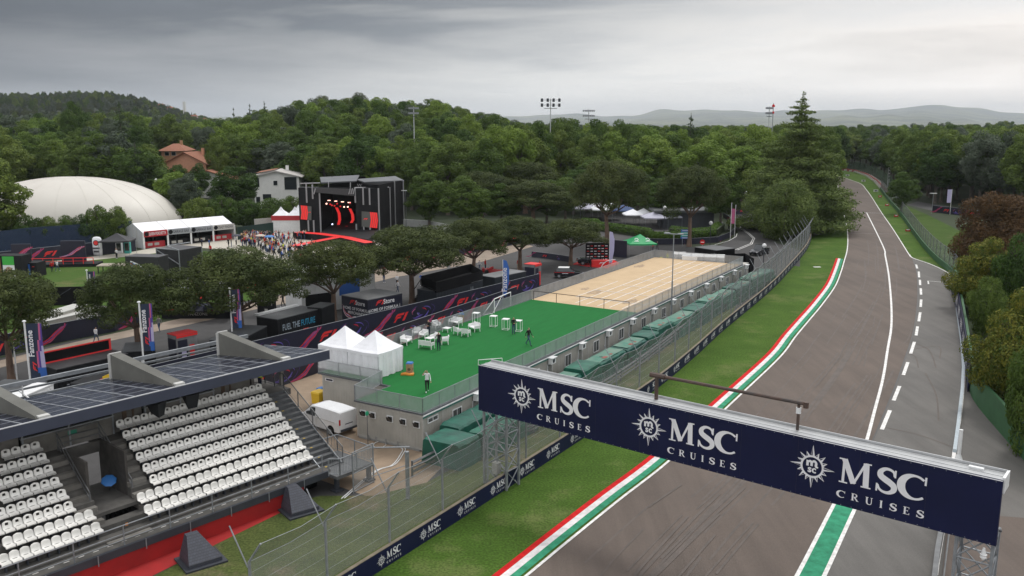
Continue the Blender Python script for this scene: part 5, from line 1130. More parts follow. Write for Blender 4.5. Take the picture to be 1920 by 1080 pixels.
# green tarpaulins over stacked goods along the facade
TARP = mat('green_tarpaulin', (.006, .115, .080), rough=.55, scale=.9, col2=(.004, .065, .048), detail=6, bump=.7, objrand=.22); TARPW = mat('faded_tarpaulin_top', (.14, .22, .17), rough=.6, scale=.7, col2=(.03, .17, .12), detail=7)
TARPR = mat('red_under_sheet', (.25, .07, .05), rough=.7)
def tarp(x0, x1, y0, y1, h, lab, top=False, skirt=False, rz=0):
    t_ = thing('tarpaulin_stack', lab, 'covered stack', DW(x0, y0), DA, 'green tarpaulin covered stacks'); b = MB(); L = x1 - x0; D = y1 - y0; n = max(4, int(L / .45)); rings = []
    for i in range(n + 1):
        x = L * i / n; j = lambda s_: random.uniform(-s_, s_); hh = h + j(.05); e = .10 if i in (0, n) else 0
        if i in (0, n): hh -= .06
        rings.append([(x + j(.03), 0 + j(.07), .0), (x + j(.02), .03 + j(.05), hh * .55), (x, .08 + e, hh - .12), (x, .22 + e, hh + j(.02)), (x, D * .5, hh + .03 + j(.03)), (x, D - .2 - e, hh), (x, D - .05 - e, hh - .12), (x + j(.02), D, 0)])
    b.loft(rings, 0); o = b.obj('tarpaulin', TARP, t_)
    if top: b = MB(); b.loft([[(x, .3 + random.uniform(-.08, .1), h + .04), (x, D - .35, h + .06), (x, D - .35, h + .075), (x, .32, h + .055)] for x in [L * .06 + L * .88 * i / 6 for i in range(7)]], 0); b.bx(L * .3, .4, h + .08, L * .42, .8, h + .085, 1); b.bx(L * .55, .5, h + .08, L * .62, .75, h + .085, 1); b.obj('top_sheet', [TARPW, TARPR], t_)
    if skirt:
        b = MB(); pts_ = [(L * i / 14 + random.uniform(-.05, .05), -.35 + .13 * math.sin(i * 1.9) + random.uniform(-.08, .08), .95 + .12 * math.sin(i * 1.3)) for i in range(15)]
        for p, q in zip(pts_, pts_[1:]): b.quad((p[0], p[1] - .1, .0), (q[0], q[1] - .1, .0), q, p); b.quad(p, q, (q[0], .02, q[2] - .25), (p[0], .02, p[2] - .25))
        b.obj('loose_skirt', TARP, t_)
random.seed(5)
tarp(-1.6, .9, -4.3, -1.0, 1.8, 'dark green netted stack nearest the camera at the cabin corner'); tarp(1.1, 8.6, -2.55, -.5, 1.95, 'long green covered stack against the first facade cabin'); tarp(1.3, 8.4, -4.7, -2.75, 1.7, 'long green covered stack beside the guard rail, under the gantry end')
x = 8.9; i = 0; hs = [1.75, 1.6, 1.9, 1.6, 1.6, 1.75, 1.95, 1.65, 1.8, 1.9, 1.65, 1.85, 1.6, 1.95]
while x < 80:
    L = [5.6, 4.2, 3.4, 6.2, 5.0, 3.0, 4.6, 7.0, 4.4, 5.2][i % 10]; tarp(x, x + L, -3.35 - .1 * (i % 3), -1.25, hs[i % 14], f'{(NUM + ["fourteenth", "fifteenth", "sixteenth", "seventeenth", "eighteenth"])[i]} green covered stack of the row beyond the gantry', i % 3 != 2, True); x += L + .08; i += 1
# pop-up tents
def popup(name, w, d, he, hp, lab, loc, rz, m, sides=(), group=None, cat='tent', marks=None, curve=True):
    t_ = thing(name, lab, cat, loc, rz, group); b = MB(); rings = []; k = 6
    for j in range(k + 1):
        f = j / k; s_ = 1 - f * .985; z = he + (hp - he) * (f ** 1.25 if curve else f) + (.0 if j else 0)
        rings.append([(sx * w / 2 * s_, sy * d / 2 * s_, z - (0.06 * (1 - abs(sx * sy)) * (1 - f))) for sx, sy in ((-1, -1), (0, -1), (1, -1), (1, 0), (1, 1), (0, 1), (-1, 1), (-1, 0))])
    b.loft(rings, 0, caps=False)
    rr = rings[0]
    for i in range(8): p, q = rr[i], rr[(i + 1) % 8]; b.quad((p[0], p[1], p[2] - .24), (q[0], q[1], q[2] - .24), q, p, 0)
    b.obj('canopy', m, t_)
    b = MB()
    for sx in (-1, 1):
        for sy in (-1, 1): b.tube((sx * (w / 2 - .04), sy * (d / 2 - .04), 0), (sx * (w / 2 - .04), sy * (d / 2 - .04), he), .03, 6)
    b.obj('frame', GALV, t_)
    for (a, c) in sides:
        b = MB(); n = 22; a, c = Vector(a), Vector(c); dr = (c - a).normalized(); nn = Vector((dr.y, -dr.x, 0)); g = []
        for i in range(n + 1):
            p = a.lerp(c, i / n); o_ = nn * (.05 * math.sin(i * 1.1) + .03 * math.sin(i * 2.7)); g.append((p + o_ * .2 + Vector((0, 0, he - .1)), p + o_ + Vector((0, 0, he * .5)) , p + o_ * 1.6 + Vector((0, 0, .02))))
        for i in range(n): b.quad(g[i][0], g[i + 1][0], g[i + 1][1], g[i][1]); b.quad(g[i][1], g[i + 1][1], g[i + 1][2], g[i][2])
        b.obj('side_wall', m, t_, smooth=True)
    return t_
for cy, lab in ((9.75, 'white pop-up tent with closed sides on the turf terrace, the right one of two'), (12.95, 'white pop-up tent with closed sides on the turf terrace, the left one of two')):
    h = 1.6; popup('popup_tent', 3.25, 3.2, 2.05, 3.5, lab, DW(6.75, cy, 2.87), DA, WHITEC, [((-h, -h, 0), (-h, h, 0)), ((-h, -h, 0), (h, -h, 0)), ((h, -h, 0), (h, h, 0))], 'white pop-up tents')
# white lounge furniture
WPL = mat('white_furniture_plastic', (.80, .80, .80), rough=.35, var=.05)
def seatp(name, w, lab, loc, rz, group):
    t_ = thing(name, lab, 'bench' if w > 1 else 'armchair', loc, rz, group); d = .68
    b = MB(); b.bx(-w / 2, -d / 2, .34, w / 2, d / 2, .42, 0); b.obj('seat', WPL, t_)
    b = MB(); b.add([(-w / 2, .26, .42), (w / 2, .26, .42), (w / 2, .34, .42), (-w / 2, .34, .42), (-w / 2 + .03, .34, .80), (w / 2 - .03, .34, .80), (w / 2 - .03, .41, .80), (-w / 2 + .03, .41, .80)], [(0, 1, 2, 3), (7, 6, 5, 4), (0, 4, 5, 1), (1, 5, 6, 2), (2, 6, 7, 3), (3, 7, 4, 0)]); b.obj('backrest', WPL, t_)
    for s_ in (-1, 1):
        b = MB(); x = s_ * (w / 2 - .04); b.add([(x - .04, -.32, .42), (x + .04, -.32, .42), (x + .04, .3, .42), (x - .04, .3, .42), (x - .04, -.30, .60), (x + .04, -.30, .60), (x + .04, .32, .66), (x - .04, .32, .66)], [(0, 1, 2, 3), (7, 6, 5, 4), (0, 4, 5, 1), (1, 5, 6, 2), (2, 6, 7, 3), (3, 7, 4, 0)]); b.obj('armrest', WPL, t_)
        for y in (-.27, .27): b = MB(); b.tube((x, y, .36), (x + s_ * .03, y * 1.12, 0), .045, 6, 0, .03); b.obj('leg', WPL, t_)
    return t_
def table_low(lab, loc, rz, group):
    t_ = thing('low_table', lab, 'table', loc, rz, group); b = MB(); b.bx(-.35, -.35, .36, .35, .35, .41); b.obj('table_top', WPL, t_)
    for sx in (-1, 1):
        for sy in (-1, 1): b = MB(); b.tube((sx * .28, sy * .28, .36), (sx * .33, sy * .33, 0), .04, 6, 0, .03); b.obj('leg', WPL, t_)
GF = 'white lounge furniture on the turf terrace'
for (px, py, w, rz, lab) in ((800, 653, 1.35, PI + .1, 'white plastic bench nearest the camera in the lounge group, seen from behind'), (762, 645, 1.35, PI / 2 + .3, 'white plastic bench at the left, beside the white tents'), (781, 630, .7, .3, 'white armchair behind the left bench, left of a pair'), (794, 634, .7, .1, 'white armchair behind the left bench, right of a pair'),
    (815, 640, .7, -.2, 'white armchair partly hidden by the standing man in black'), (834, 645, .7, -.9, 'white armchair just right of the standing man in black'), (854, 610, 1.35, -.1, 'white plastic bench at the back of the right lounge group'), (819, 616, .7, 1.2, 'white armchair close to the man by the railing'), (859, 627, .7, 2.8, 'white armchair in the middle of the right lounge group'),
    (874, 630, .7, 3.3, 'white armchair at the front of the right lounge group'), (889, 620, 1.35, -.5, 'white plastic bench at the right end of the lounge furniture')):
    seatp('bench' if w > 1 else 'armchair', w, lab, at(px, py, 2.875), DA - PI / 2 + rz, GF)
table_low('low white table in the left lounge group', at(806, 641, 2.875), DA, 'low white tables'); table_low('low white table in the right lounge group', at(838, 622, 2.875), DA, 'low white tables')
def bar_table(lab, px, py):
    t_ = thing('bar_table', lab, 'bar table', at(px, py, 2.875), DA + .2, 'white bar tables'); b = MB(); b.bx(-.33, -.33, 1.05, .33, .33, 1.11); b.obj('table_top', WPL, t_)
    for sx in (-1, 1):
        for sy in (-1, 1): b = MB(); b.bx(sx * .30 - .02, sy * .30 - .02, 0, sx * .30 + .02, sy * .30 + .02, 1.05); b.obj('leg', WPL, t_)
    b = MB(); [b.tube((x0 * .3, y0 * .3, .04), (x1 * .3, y1 * .3, .04), .018, 4) for x0, y0, x1, y1 in ((-1, -1, 1, -1), (1, -1, 1, 1), (1, 1, -1, 1), (-1, 1, -1, -1))]; b.obj('foot_ring', WPL, t_)
for i, (px, py) in enumerate(((893, 606), (925.5, 612), (948.5, 618), (972, 621))): bar_table(['leftmost white bar table, by the goal', 'second white bar table from the left', 'white bar table between two others, left of the man with badge', 'white bar table right behind the man with badge'][i], px, py)
CARD = mat('cardboard', (.38, .25, .14), rough=.9, var=.15, scale=4)
for (px, py, lab) in ((768.5, 700, 'cardboard bin with a blue lid beside the white tents'), (865, 604, 'cardboard bin with a blue lid behind the lounge benches')):
    t_ = thing('cardboard_bin', lab, 'bin', at(px, py, 2.875), DA + .4, 'cardboard bins'); b = MB(); b.box((0, 0, 0), (.5, .5, .85)); b.obj('bin_body', CARD, t_); b = MB(); b.box((0, 0, .852), (.55, .55, .10), 0, 0, (.8, .8)); b.obj('bin_lid', BLUEP, t_); b = MB(); b.tube((0, -.251, .4), (0, -.26, .4), .13, 10); b.tube((-.251, 0, .4), (-.26, 0, .4), .13, 10); b.obj('bin_emblem', mat('brown_print', (.10, .07, .04)), t_)
b = MB(); g = at(760, 703, 2.875); b.loft([[(g.x - .35 + .35 * i, g.y + .1 * math.sin(i * 2) + .22 * math.cos(a), 2.875 + (.16 + .06 * (i % 2)) * max(0, math.sin(a))) for a in [k * PI / 4 for k in range(8)]] for i in range(4)], 0); tag(b.obj('sandbag', ORANGE, smooth=True), 'orange bag lying at the corner of the white tent', 'bag')
t_ = thing('small_goal', 'small white goal frame by the road side railing', 'goal', at(942, 579, 2.875), 0); b = MB(); L_, R_, B1, B2 = at(927, 587, 2.875), at(957.5, 573, 2.875), at(905, 591, 2.875), at(924, 587.5, 2.875); U_ = Vector((0, 0, 1.55))
b.tube(L_, L_ + U_, .05, 6); b.tube(R_, R_ + U_, .05, 6); b.tube(L_ + U_, R_ + U_, .05, 6); b.tube(L_ + U_, B1, .035, 6); b.tube(R_.lerp(L_, .55) + U_, B2, .035, 6); b.tube(B1, B2, .03, 6); b.obj('goal_frame', WPL, t_, world=True)
# people on the terrace and by the stand
person(801, 735, 2.875, 'walking man in white shirt and black trousers, one hand raised to his head', PI + .2, top='white', bottom='black', shoes='white', stride=.28, arms='raise', fingers=True)
person(991, 648, 2.875, 'walking man in open black jacket and blue jeans on the turf', PI + .9, top='black', bottom='jeans', shoes='black', stride=.45, arms='down', fingers=True)
person(823, 657, 2.875, 'man all in black seen from behind among the white furniture', 2.9, top='black', bottom='navy', shoes='black', stride=0, arms='phone', fingers=True)
person(804, 632, 2.875, 'bald man in black standing against the road side railing', PI - .3, top='black', bottom='navy', shoes='black', stride=0, arms='front', bald=True, fingers=True)
person(963, 627, 2.875, 'man in black jacket and jeans with hands together by the bar tables', PI + .3, top='black', bottom='jeans', shoes='black', stride=0, arms='front', fingers=True)
g = GW(.55, 6.1, 5.0); t_ = thing('person', 'steward in yellow vest standing at the top of the stand stair', 'person', g, GA - PI / 2); figure(t_, top='yellow', bottom='navy', shoes='black', arms='down'); 
# white van
def van(lab, loc, rz):
    t_ = thing('white_van', lab, 'van', loc, rz); PW = mat('white_car_paint', (.74, .75, .76), rough=.25, var=.03, spec=.6)
    S = [(0.0, .42, 1.0, 1.86, .90, .78), (.06, .36, 1.05, 1.93, .95, .82), (1.5, .34, 1.08, 1.97, .96, .83), (3.0, .34, 1.08, 1.93, .96, .80), (3.45, .34, 1.08, 1.82, .96, .76), (4.25, .36, 1.05, 1.12, .93, .80), (4.75, .38, .90, .95, .86, .70), (4.95, .42, .72, .76, .72, .55)]
    rings = [[(x, -wb, zb), (x, -wb, zm), (x, -wt, zt - .06), (x, -wt + .12, zt), (x, wt - .12, zt), (x, wt, zt - .06), (x, wb, zm), (x, wb, zb)] for x, zb, zm, zt, wb, wt in S]
    b = MB(); b.loft(rings); b.obj('body', PW, t_, smooth=False)
    for y in (-.93, .93):
        for x in (.95, 3.95):
            b = MB(); b.tube((x, y - .11, .33), (x, y + .11, .33), .33, 16); w = b.obj('wheel', DARKPL, t_); b = MB(); s_ = 1 if y > 0 else -1; b.tube((x, y + s_ * .10, .33), (x, y + s_ * .125, .33), .2, 12); b.obj('hubcap', GALV, w)
            b = MB(); b.tube((x, y * .99, .40), (x, y * 1.035, .40), .40, 16); b.obj('wheel_arch', BLACK, t_)
    for s_ in (-1, 1):
        b = MB(); b.add([(2.75, s_ * .955, 1.12), (3.55, s_ * .955, 1.12), (3.32, s_ * .84, 1.74), (2.82, s_ * .84, 1.78)], [(0, 1, 2, 3) if s_ < 0 else (3, 2, 1, 0)]); o = b.obj('side_window', glass(), t_); o.location = (0, s_ * .012, 0)
        b = MB(); b.bx(-.03, s_ * .86 - .06, .95, .03, s_ * .86 + .06, 1.38); b.obj('tail_light', mat('tail_light_red', (.45, .01, .015), rough=.2), t_)
        b = MB(); b.bx(3.45, s_ * 1.0 - .1, 1.2, 3.6, s_ * 1.0 + .1, 1.4); b.obj('mirror', BLACK, t_)
        b = MB(); b.bx(.5, s_ * .966 - .006, 1.06, 2.6, s_ * .966 + .006, 1.10); b.bx(2.62, s_ * .966 - .005, .5, 2.64, s_ * .966 + .005, 1.08); b.obj('side_rail', CABT, t_)
    b = MB(); b.add([(3.50, -.68, 1.76), (3.50, .68, 1.76), (4.22, .76, 1.15), (4.22, -.76, 1.15)], [(0, 1, 2, 3)]); o = b.obj('windscreen', glass(), t_); o.location = (.03, 0, .03)
    b = MB(); b.bx(-.06, -.8, .42, -.0, .8, .58, 0); b.bx(-.035, -.26, .74, -.02, .26, .86, 1); b.bx(-.03, -.36, .90, -.02, .36, .96, 0); b.obj('rear_bumper', [CHAR, WHITE], t_)
    return t_
hd = R(141); rc = Vector((-12.25, 63.05, 0)); van('white delivery van parked behind the grandstand stair', rc, hd)
t_ = thing('wheelie_bin', 'yellow wheeled bin behind the white van', 'bin', at(599, 757), DA); b = MB(); b.box((0, 0, .1), (.9, .8, .9), 0, 0, (1.1, 1.1)); b.obj('bin_body', YELLOW, t_); b = MB(); b.box((0, 0, 1.0), (1.05, .95, .12), 0, 0, (.9, .9)); b.obj('bin_lid', YELLOW, t_)
t_ = thing('wheelie_bin', 'blue lidded bin beyond the yellow one', 'bin', at(604, 750), DA); b = MB(); b.box((0, 0, .0), (.6, .6, 1.0), 0, 0, (1.1, 1.1)); b.obj('bin_body', BLUEP, t_); b = MB(); b.box((0, 0, 1.0), (.7, .7, .1), 0, 0, (.8, .8)); b.obj('bin_lid', BLUEP, t_)
t_ = thing('sign_post', 'thin pole with a small green sign before the five windowed cabin', 'sign', at(690, 833), DA); b = MB(); b.tube((0, 0, 0), (0, 0, 2.35), .03, 6); b.obj('pole', GALVD, t_); b = MB(); b.tube((0, -.03, 2.35), (0, .03, 2.35), .17, 10); b.obj('sign_plate', mat('green_sign2', (.02, .35, .18)), t_)
# tall lamp post standing among the covered stacks
g = DW(47.3, -.7); H_ = 10.6; t_ = thing('lamp_post', 'tall thin grey lamp post rising beside the sand court', 'lamp post', g, DA); b = MB(); b.tube((0, 0, 0), (0, 0, 5.2), .10, 8); b.tube((0, 0, 5.2), (0, 0, H_), .065, 8); b.obj('pole', GALV, t_); b = MB(); b.bx(-.1, -1.0, H_, .1, 1.0, H_ + .08); b.bx(-.25, -1.1, H_ + .02, .25, -.5, H_ + .16); b.bx(-.25, .5, H_ + .02, .25, 1.1, H_ + .16); b.obj('lamp_head', GALV, t_)
# ------------------------------------------------------------------ printed banner fences
PUR = mat('purple_print', (.085, .045, .26), rough=.5); VIO = mat('violet_print', (.13, .10, .42), rough=.5); PINK = mat('pink_print', (.48, .10, .22), rough=.5); CRIM = mat('crimson_print', (.50, .02, .05), rough=.5); LIL = mat('lilac_print', (.45, .42, .62), rough=.5); BLU = mat('blue_print', (.03, .12, .42), rough=.5)
PRN = [NAVYD, REDP2, PUR, VIO, PINK, CRIM, LIL, BLU]
def swirl(b, cx, cy, s, kind, P=(0, 0, 0), X=(1, 0, 0), Y=(0, 0, 1), off=.01, seed=0):
    rd = random.Random(seed)
    for i in range(16):
        m = rd.choice([2, 2, 3, 3, 4, 6, 7] if kind == 0 else [5, 5, 4, 4, 6, 2, 1])
        if kind == 0:
            a0 = rd.uniform(0, 6.3); r_ = s * rd.uniform(.35, 1.05); ox = rd.uniform(-.5, .5) * s; m = 5 if math.sin(a0 + .6) > .75 else m; pts = [(cx + ox + r_ * 1.9 * math.cos(a0 + .3 * k), cy + r_ * (.95 - .06 * k) * math.sin(a0 + .3 * k) + .04 * k * s) for k in range(rd.choice([4, 5, 6]))]
        else:
            t0 = rd.uniform(-.35, .35); pts = [(cx - 2.3 * s + 4.6 * s * k / 6 + t0, cy + s * .95 * math.tanh((k - 3.4 + t0 * 3) * .62) + rd.uniform(-.1, .1) * s + (s * .5 if k == 6 and i % 3 == 0 else 0)) for k in range(7)]
            pts[-1] = (pts[-1][0] - s * .5, pts[-1][1] + .1)
        w = s * rd.uniform(.03, .16); n = len(pts); v = ribbon(pts, [w * math.sin(PI * (k + .3) / n) + .01 for k in range(n)], 3)
        v = ([(x, max(cy - s * 1.02, min(cy + s * 1.02, y))) for x, y in v[0]], v[1]); b.art(v, P, X, Y, off + .002 * i, m)
def banner_art(H_=2.4, L=11.0):
    b = MB(); c = H_ / 2; b.art(move(FLOGO, L * .5, c, .42 * H_ * .9), (0, 0, 0), (1, 0, 0), (0, 0, 1), .012, 1)
    swirl(b, L * .5 + 3.4, c, c * .92, 0, seed=4); swirl(b, L * .5 - 3.0, c, c * .92, 1, seed=8); return b
def banner_fence(lab, pts, H_, L=11.0, name='banner_fence', phase=0.0, posts=True):
    pts = [Vector((p[0], p[1], 0)) for p in pts]; t_ = thing(name, lab, 'banner fence', pts[0]); b = MB(); wall(b, pts, .04, H_, -.03, .03, 0); b.obj('printed_panel', [NAVYD], t_, world=True)
    b = MB()
    for p, q in zip(pts, pts[1:]): b.tube((p.x, p.y, H_ + .02), (q.x, q.y, H_ + .02), .03, 5)
    b.obj('top_rail', GALV, t_, world=True)
    RS_ = resample(pts, L); pr = None
    for i in range(len(RS_) - 1):
        p, q = RS_[i], RS_[i + 1]; d = (q - p).normalized(); dist = min((q - p).length, L)
        if pr is None: pr = banner_art(H_, L).obj('printed_artwork', PRN, t_); o = pr
        else: o = share('printed_artwork', pr, t_)
        o.location = p - pts[0] + Vector((d.y, -d.x, 0)) * .032; o.rotation_euler = (0, 0, math.atan2(d.y, d.x))
    return t_
bdir = Vector((math.cos(R(53.2)), math.sin(R(53.2)), 0)); fc0 = Vector((-19.36, 89.76, 0)); 
# logo centres lie 11 m apart starting at fc0
banner_fence('long navy fence printed with red marks and swirls, running behind the terrace', [fc0 - bdir * (5.45 + 21.8), fc0 + bdir * (5.45 + 21.8), at(1011, 545)], 2.4, 10.93)
a0, a1 = at(579, 706), at(640, 684); d2 = (a1 - a0).normalized(); banner_fence('second printed navy fence close behind the cabins, ending at the stand', [a0 - d2 * 11.4, a0 + d2 * 40], 2.0, 9.5)
banner_fence('printed navy fence on the far side of the fan zone road', [at(*q) for q in ((-90, 700), (0, 668), (88, 647), (216, 622), (300, 590), (400, 562), (480, 543), (560, 530), (640, 515), (700, 507), (860, 480), (985, 455), (1062, 441))], 2.1, 10)
banner_fence('printed navy fence along the back of the lawn path', [at(*q) for q in ((-60, 512), (0, 499), (60, 492), (120, 485), (177, 479), (255, 471))], 2.3, 10)
banner_fence('low printed barrier round the outside of the road bend', [at(*q) for q in ((1196, 458), (1240, 459), (1300, 458), (1345, 455), (1368, 446), (1379, 436), (1376, 425), (1366, 414), (1356, 408))], 1.15, 9, 'barrier_fence')
banner_fence('printed barrier at the top of the curved road under the trees', [at(*q) for q in ((1378, 402), (1400, 399), (1425, 397))], 1.3, 6, 'barrier_fence')
banner_fence('low dark printed barrier behind the parked dark car', [at(*q) for q in ((997, 482), (1030, 486), (1068, 492))], 1.0, 6, 'barrier_fence')
banner_fence('tall printed hoarding beside the green gazebo', [at(*q) for q in ((1142, 481), (1175, 484))], 3.0, 7)
b = MB(); b.strip([at(*q) for q in ((1440, 392), (1400, 404), (1388, 410), (1382, 417), (1386, 427), (1402, 438), (1412, 447), (1407, 457), (1380, 468), (1340, 476))], -.08, .08, .03); b.strip([at(*q) for q in ((1440, 394), (1402, 406), (1391, 411), (1385, 417), (1389, 427), (1405, 438), (1415, 447), (1410, 458), (1383, 469))], -.08, .08, .03); b.strip([at(*q) for q in ((1382, 438), (1380, 444), (1366, 452), (1340, 459))], -.08, .08, .03); tag(b.obj('road_markings', WHITEP), kind='structure')
sheet('curved_road', P2([(1440, 388), (1392, 398), (1362, 408), (1380, 425), (1385, 440), (1350, 460), (1300, 480), (1500, 500), (1500, 470), (1455, 455), (1420, 430), (1440, 412)]), ROADA, .016)

# ------------------------------------------------------------------ boxes, containers and stands of the fan zone
def from_roof(lab, name, cat, N, R__, L__, h, m, group=None, roofm=None):
    """box whose roof corners the photo shows at pixels N (nearest), R (right) and L (left); returns thing, x length, y length"""
    n, r_, l_ = at(*N, h), at(*R__, h), at(*L__, h); d = r_ - n; a = math.atan2(d.y, d.x); Lx = d.length; nn = Vector((-d.y, d.x, 0)).normalized(); Ly = max(.5, (l_ - n).dot(nn)); 
    t_ = thing(name, lab, cat, (n.x, n.y, 0), a, group); b = MB(); b.bx(0, 0, .05, Lx, Ly, h - .02, 0)
    k = int(Lx / .3)
    for i in range(k): b.bx(.1 + i * (Lx - .2) / k, -.025, .2, .1 + (i + .45) * (Lx - .2) / k, 0, h - .2, 0)
    b.obj('wall', m, t_); b = MB(); b.bx(-.03, -.04, h - .018, Lx + .03, Ly + .03, h + .06, 0); b.obj('roof', roofm or mat('dusty_dark_roof', (.085, .09, .095), rough=.5, var=.25, scale=.5), t_); return t_, Lx, Ly
GREYR = mat('grey_roof', (.17, .175, .18), rough=.5, var=.2, scale=.4)
CYAN = mat('cyan_print', (.03, .30, .50), rough=.5); TEALP = mat('teal_print', (.05, .40, .36), rough=.5)
t_, L, D = from_roof('black container lettered FUEL THE FUTURE behind the printed fence', 'black_container', 'container', (520, 600), (602, 579), (489, 592), 2.7, BLACK, 'black event containers')
b = MB(); wt = text('FUEL THE FUTURE', 1.0, .01); w_ = max(v[0] for v in wt[0]) - min(v[0] for v in wt[0]); k_ = L * .74 / w_; x0_ = L * .47; V_ = [(x * k_ + x0_, y * .95 + 1.4) for x, y in wt[0]]; cut = x0_ + .02 * L
b.art((V_, [f for f in wt[1] if sum(V_[i][0] for i in f) / len(f) < cut]), (0, -.03, 0), (1, 0, 0), (0, 0, 1), .012, 1); b.art((V_, [f for f in wt[1] if sum(V_[i][0] for i in f) / len(f) >= cut]), (0, -.03, 0), (1, 0, 0), (0, 0, 1), .012, 0)
b.obj('lettering', [CYAN, mat('pale_blue_print', (.35, .42, .48)), REDP2, TEALP], t_); b = MB()
b.art(move(FLOGO, L * .6, .85, .38), (0, -.03, 0), (1, 0, 0), (0, 0, 1), .012, 2); b.art(rect(L * .33, .72, L * .46, .92), (0, -.03, 0), (1, 0, 0), (0, 0, 1), .012, 3); b.art(rect(L * .92, .9, L * .935, 2.3), (0, -.03, 0), (1, 0, 0), (0, 0, 1), .012, 1); b.art(rect(L * .95, .9, L * .96, 2.3), (0, -.03, 0), (1, 0, 0), (0, 0, 1), .012, 1)
b.obj('printed_emblem', [CYAN, mat('pale_blue_print', (.35, .42, .48)), REDP2, TEALP], t_)
b = MB(); b.bx(.2, D - .1, 2.76, L - .3, D + .5, 2.95); b.obj('awning', WHITEM, t_)
t_, L, D = from_roof('plain black cabin joined to the lettered container, beside a pine trunk', 'black_container', 'container', (603, 578), (627, 569), (590, 571), 2.9, BLACK, 'black event containers')
t_, L, D = from_roof('black merchandise cabin with white store lettering on two faces', 'merchandise_cabin', 'cabin', (689, 563), (754, 550), (642, 553.5), 3.0, NAVYD, None, GREYR)
b = MB(); b.art(move(FLOGO, L * .35, 2.45, .55), (0, -.03, 0), (1, 0, 0), (0, 0, 1), .012, 1); b.art(move(text('Store', .8, .02), L * .60, 2.2, 1), (0, -.03, 0), (1, 0, 0), (0, 0, 1), .012, 0); b.art(move(text('HOME OF FORMULA 1', .5, .015), L * .48, 1.5, 1), (0, -.03, 0), (1, 0, 0), (0, 0, 1), .012, 0); b.art(move(text('MERCHANDISE', .5, .015), L * .46, 1.0, 1), (0, -.03, 0), (1, 0, 0), (0, 0, 1), .012, 0)
b.art(move(FLOGO, D * .45, 2.45, .5), (0, D, 0), (0, -1, 0), (0, 0, 1), .012, 1); b.art(move(text('Store', .75, .02), D * .72, 2.2, 1), (0, D, 0), (0, -1, 0), (0, 0, 1), .012, 0); b.art(move(text('HOME OF FORMULA 1', .5, .015), D * .6, 1.5, 1), (0, D, 0), (0, -1, 0), (0, 0, 1), .012, 0); b.art(move(text('MERCHANDISE', .5, .015), D * .6, 1.0, 1), (0, D, 0), (0, -1, 0), (0, 0, 1), .012, 0)
for i in range(5): b.art(ribbon([(.2, 2.0 - i * .1), (.4 + i * .1, 1.0), (1.2, .5 + i * .1), (2.4, .75 - i * .08), (3.4, .3 + i * .07)], [.03, .08, .1, .08, .03]), (0, D, 0), (0, -1, 0), (0, 0, 1), .012 + i * .003, [0, 1, 2][i % 3])
b.obj('lettering', [WHITE, REDP2, BLU], t_)
t_, L, D = from_roof('black container below the railed truck deck', 'black_container', 'container', (818, 547), (905, 525), (800, 538), 2.7, mat('blue_black_container', (.022, .028, .036), rough=.5, var=.2, scale=1), 'black event containers')
b = MB(); b.bx(L * .72, -.06, .3, L * .735, -.03, 2.2); b.bx(L * .76, -.06, .3, L * .775, -.03, 2.2); b.bx(L * .74, -.05, .9, L * .80, -.03, 1.2, 1); b.obj('door_bars', [GALV, ORANGE], t_)
dk = thing('truck_deck', 'black truck deck with black canvas railing behind a printed fence', 'platform', at(790, 548), R(50)); c0, c1, c2 = at(790, 532, 2.9), at(880, 507, 2.9), at(815, 546, 2.9); b = MB()
b.poly([at(790, 536, 2.9), at(815, 546, 2.9), at(905, 522, 2.9), at(882, 510, 2.9)], 0); ws = [at(790, 532, 2.9), at(882, 508, 2.9), at(905, 522, 2.9), at(818, 545, 2.9), at(790, 532, 2.9)]
wall(b, ws, 2.6, 3.9, -.02, .02, 0); b.obj('canvas_rail', BLACKM, dk, world=True)
b = MB(); s0, s1 = at(782, 566), at(800, 540, 2.7)
for i in range(10): p = s0.lerp(Vector((s1.x, s1.y, 2.7)), i / 10); b.box((p.x, p.y, p.z), (1.6, .35, .12), R(50))
b.tube(s0 + Vector((-.8, 0, 1)), Vector((s1.x - .8, s1.y, 3.7)), .05, 5); b.tube(s0 + Vector((.8, 0, 1)), Vector((s1.x + .8, s1.y, 3.7)), .05, 5); b.obj('steps', BLACK, dk, world=True)
t_, L, D = from_roof('dark container with a grey roof behind the fence, near the feather flag', 'black_container', 'container', (928, 521), (986, 509), (905, 515.5), 2.7, mat('blue_black_container', (.022, .028, .036)), 'black event containers', GREYR)
# red edged open trailer on the left
t_, L, D = from_roof('black trailer at the far left with a red edged raised side', 'exhibition_trailer', 'trailer', (106, 694), (240, 664), (88, 683), 2.8, BLACK, None, mat('ribbed_black_roof', (.030, .030, .033), rough=.5, var=.3, scale=2))
b = MB(); Hh = 1.05; b.bx(0, D + .02, 2.85, L - .2, D + .08, 2.85 + Hh, 0)
for z in (2.85, 2.85 + Hh - .1): b.bx(-.02, D - .02, z, L - .1, D + .019, z + .12, 1)
b.bx(-.05, D - .02, 2.98, .12, D + .018, 2.85 + Hh, 1); b.bx(L - .3, D - .02, 2.98, L - .12, D + .018, 2.85 + Hh, 1); b.obj('raised_side', [BLACKM, REDP2], t_)
t_, L, D = from_roof('black container at the left edge under the first big flag', 'black_container', 'container', (20, 745), (88, 716), (-10, 720), 2.7, BLACK, 'black event containers')
b = MB(); b.art(move(text('FANZONE', .5), L * .6, 1.9, 1), (0, -.03, 0), (1, 0, 0), (0, 0, 1), .012, 0); b.bx(L * .72, -.05, .8, L * .78, -.03, 1.2, 1); b.obj('lettering', [CABT, ORANGE], t_)
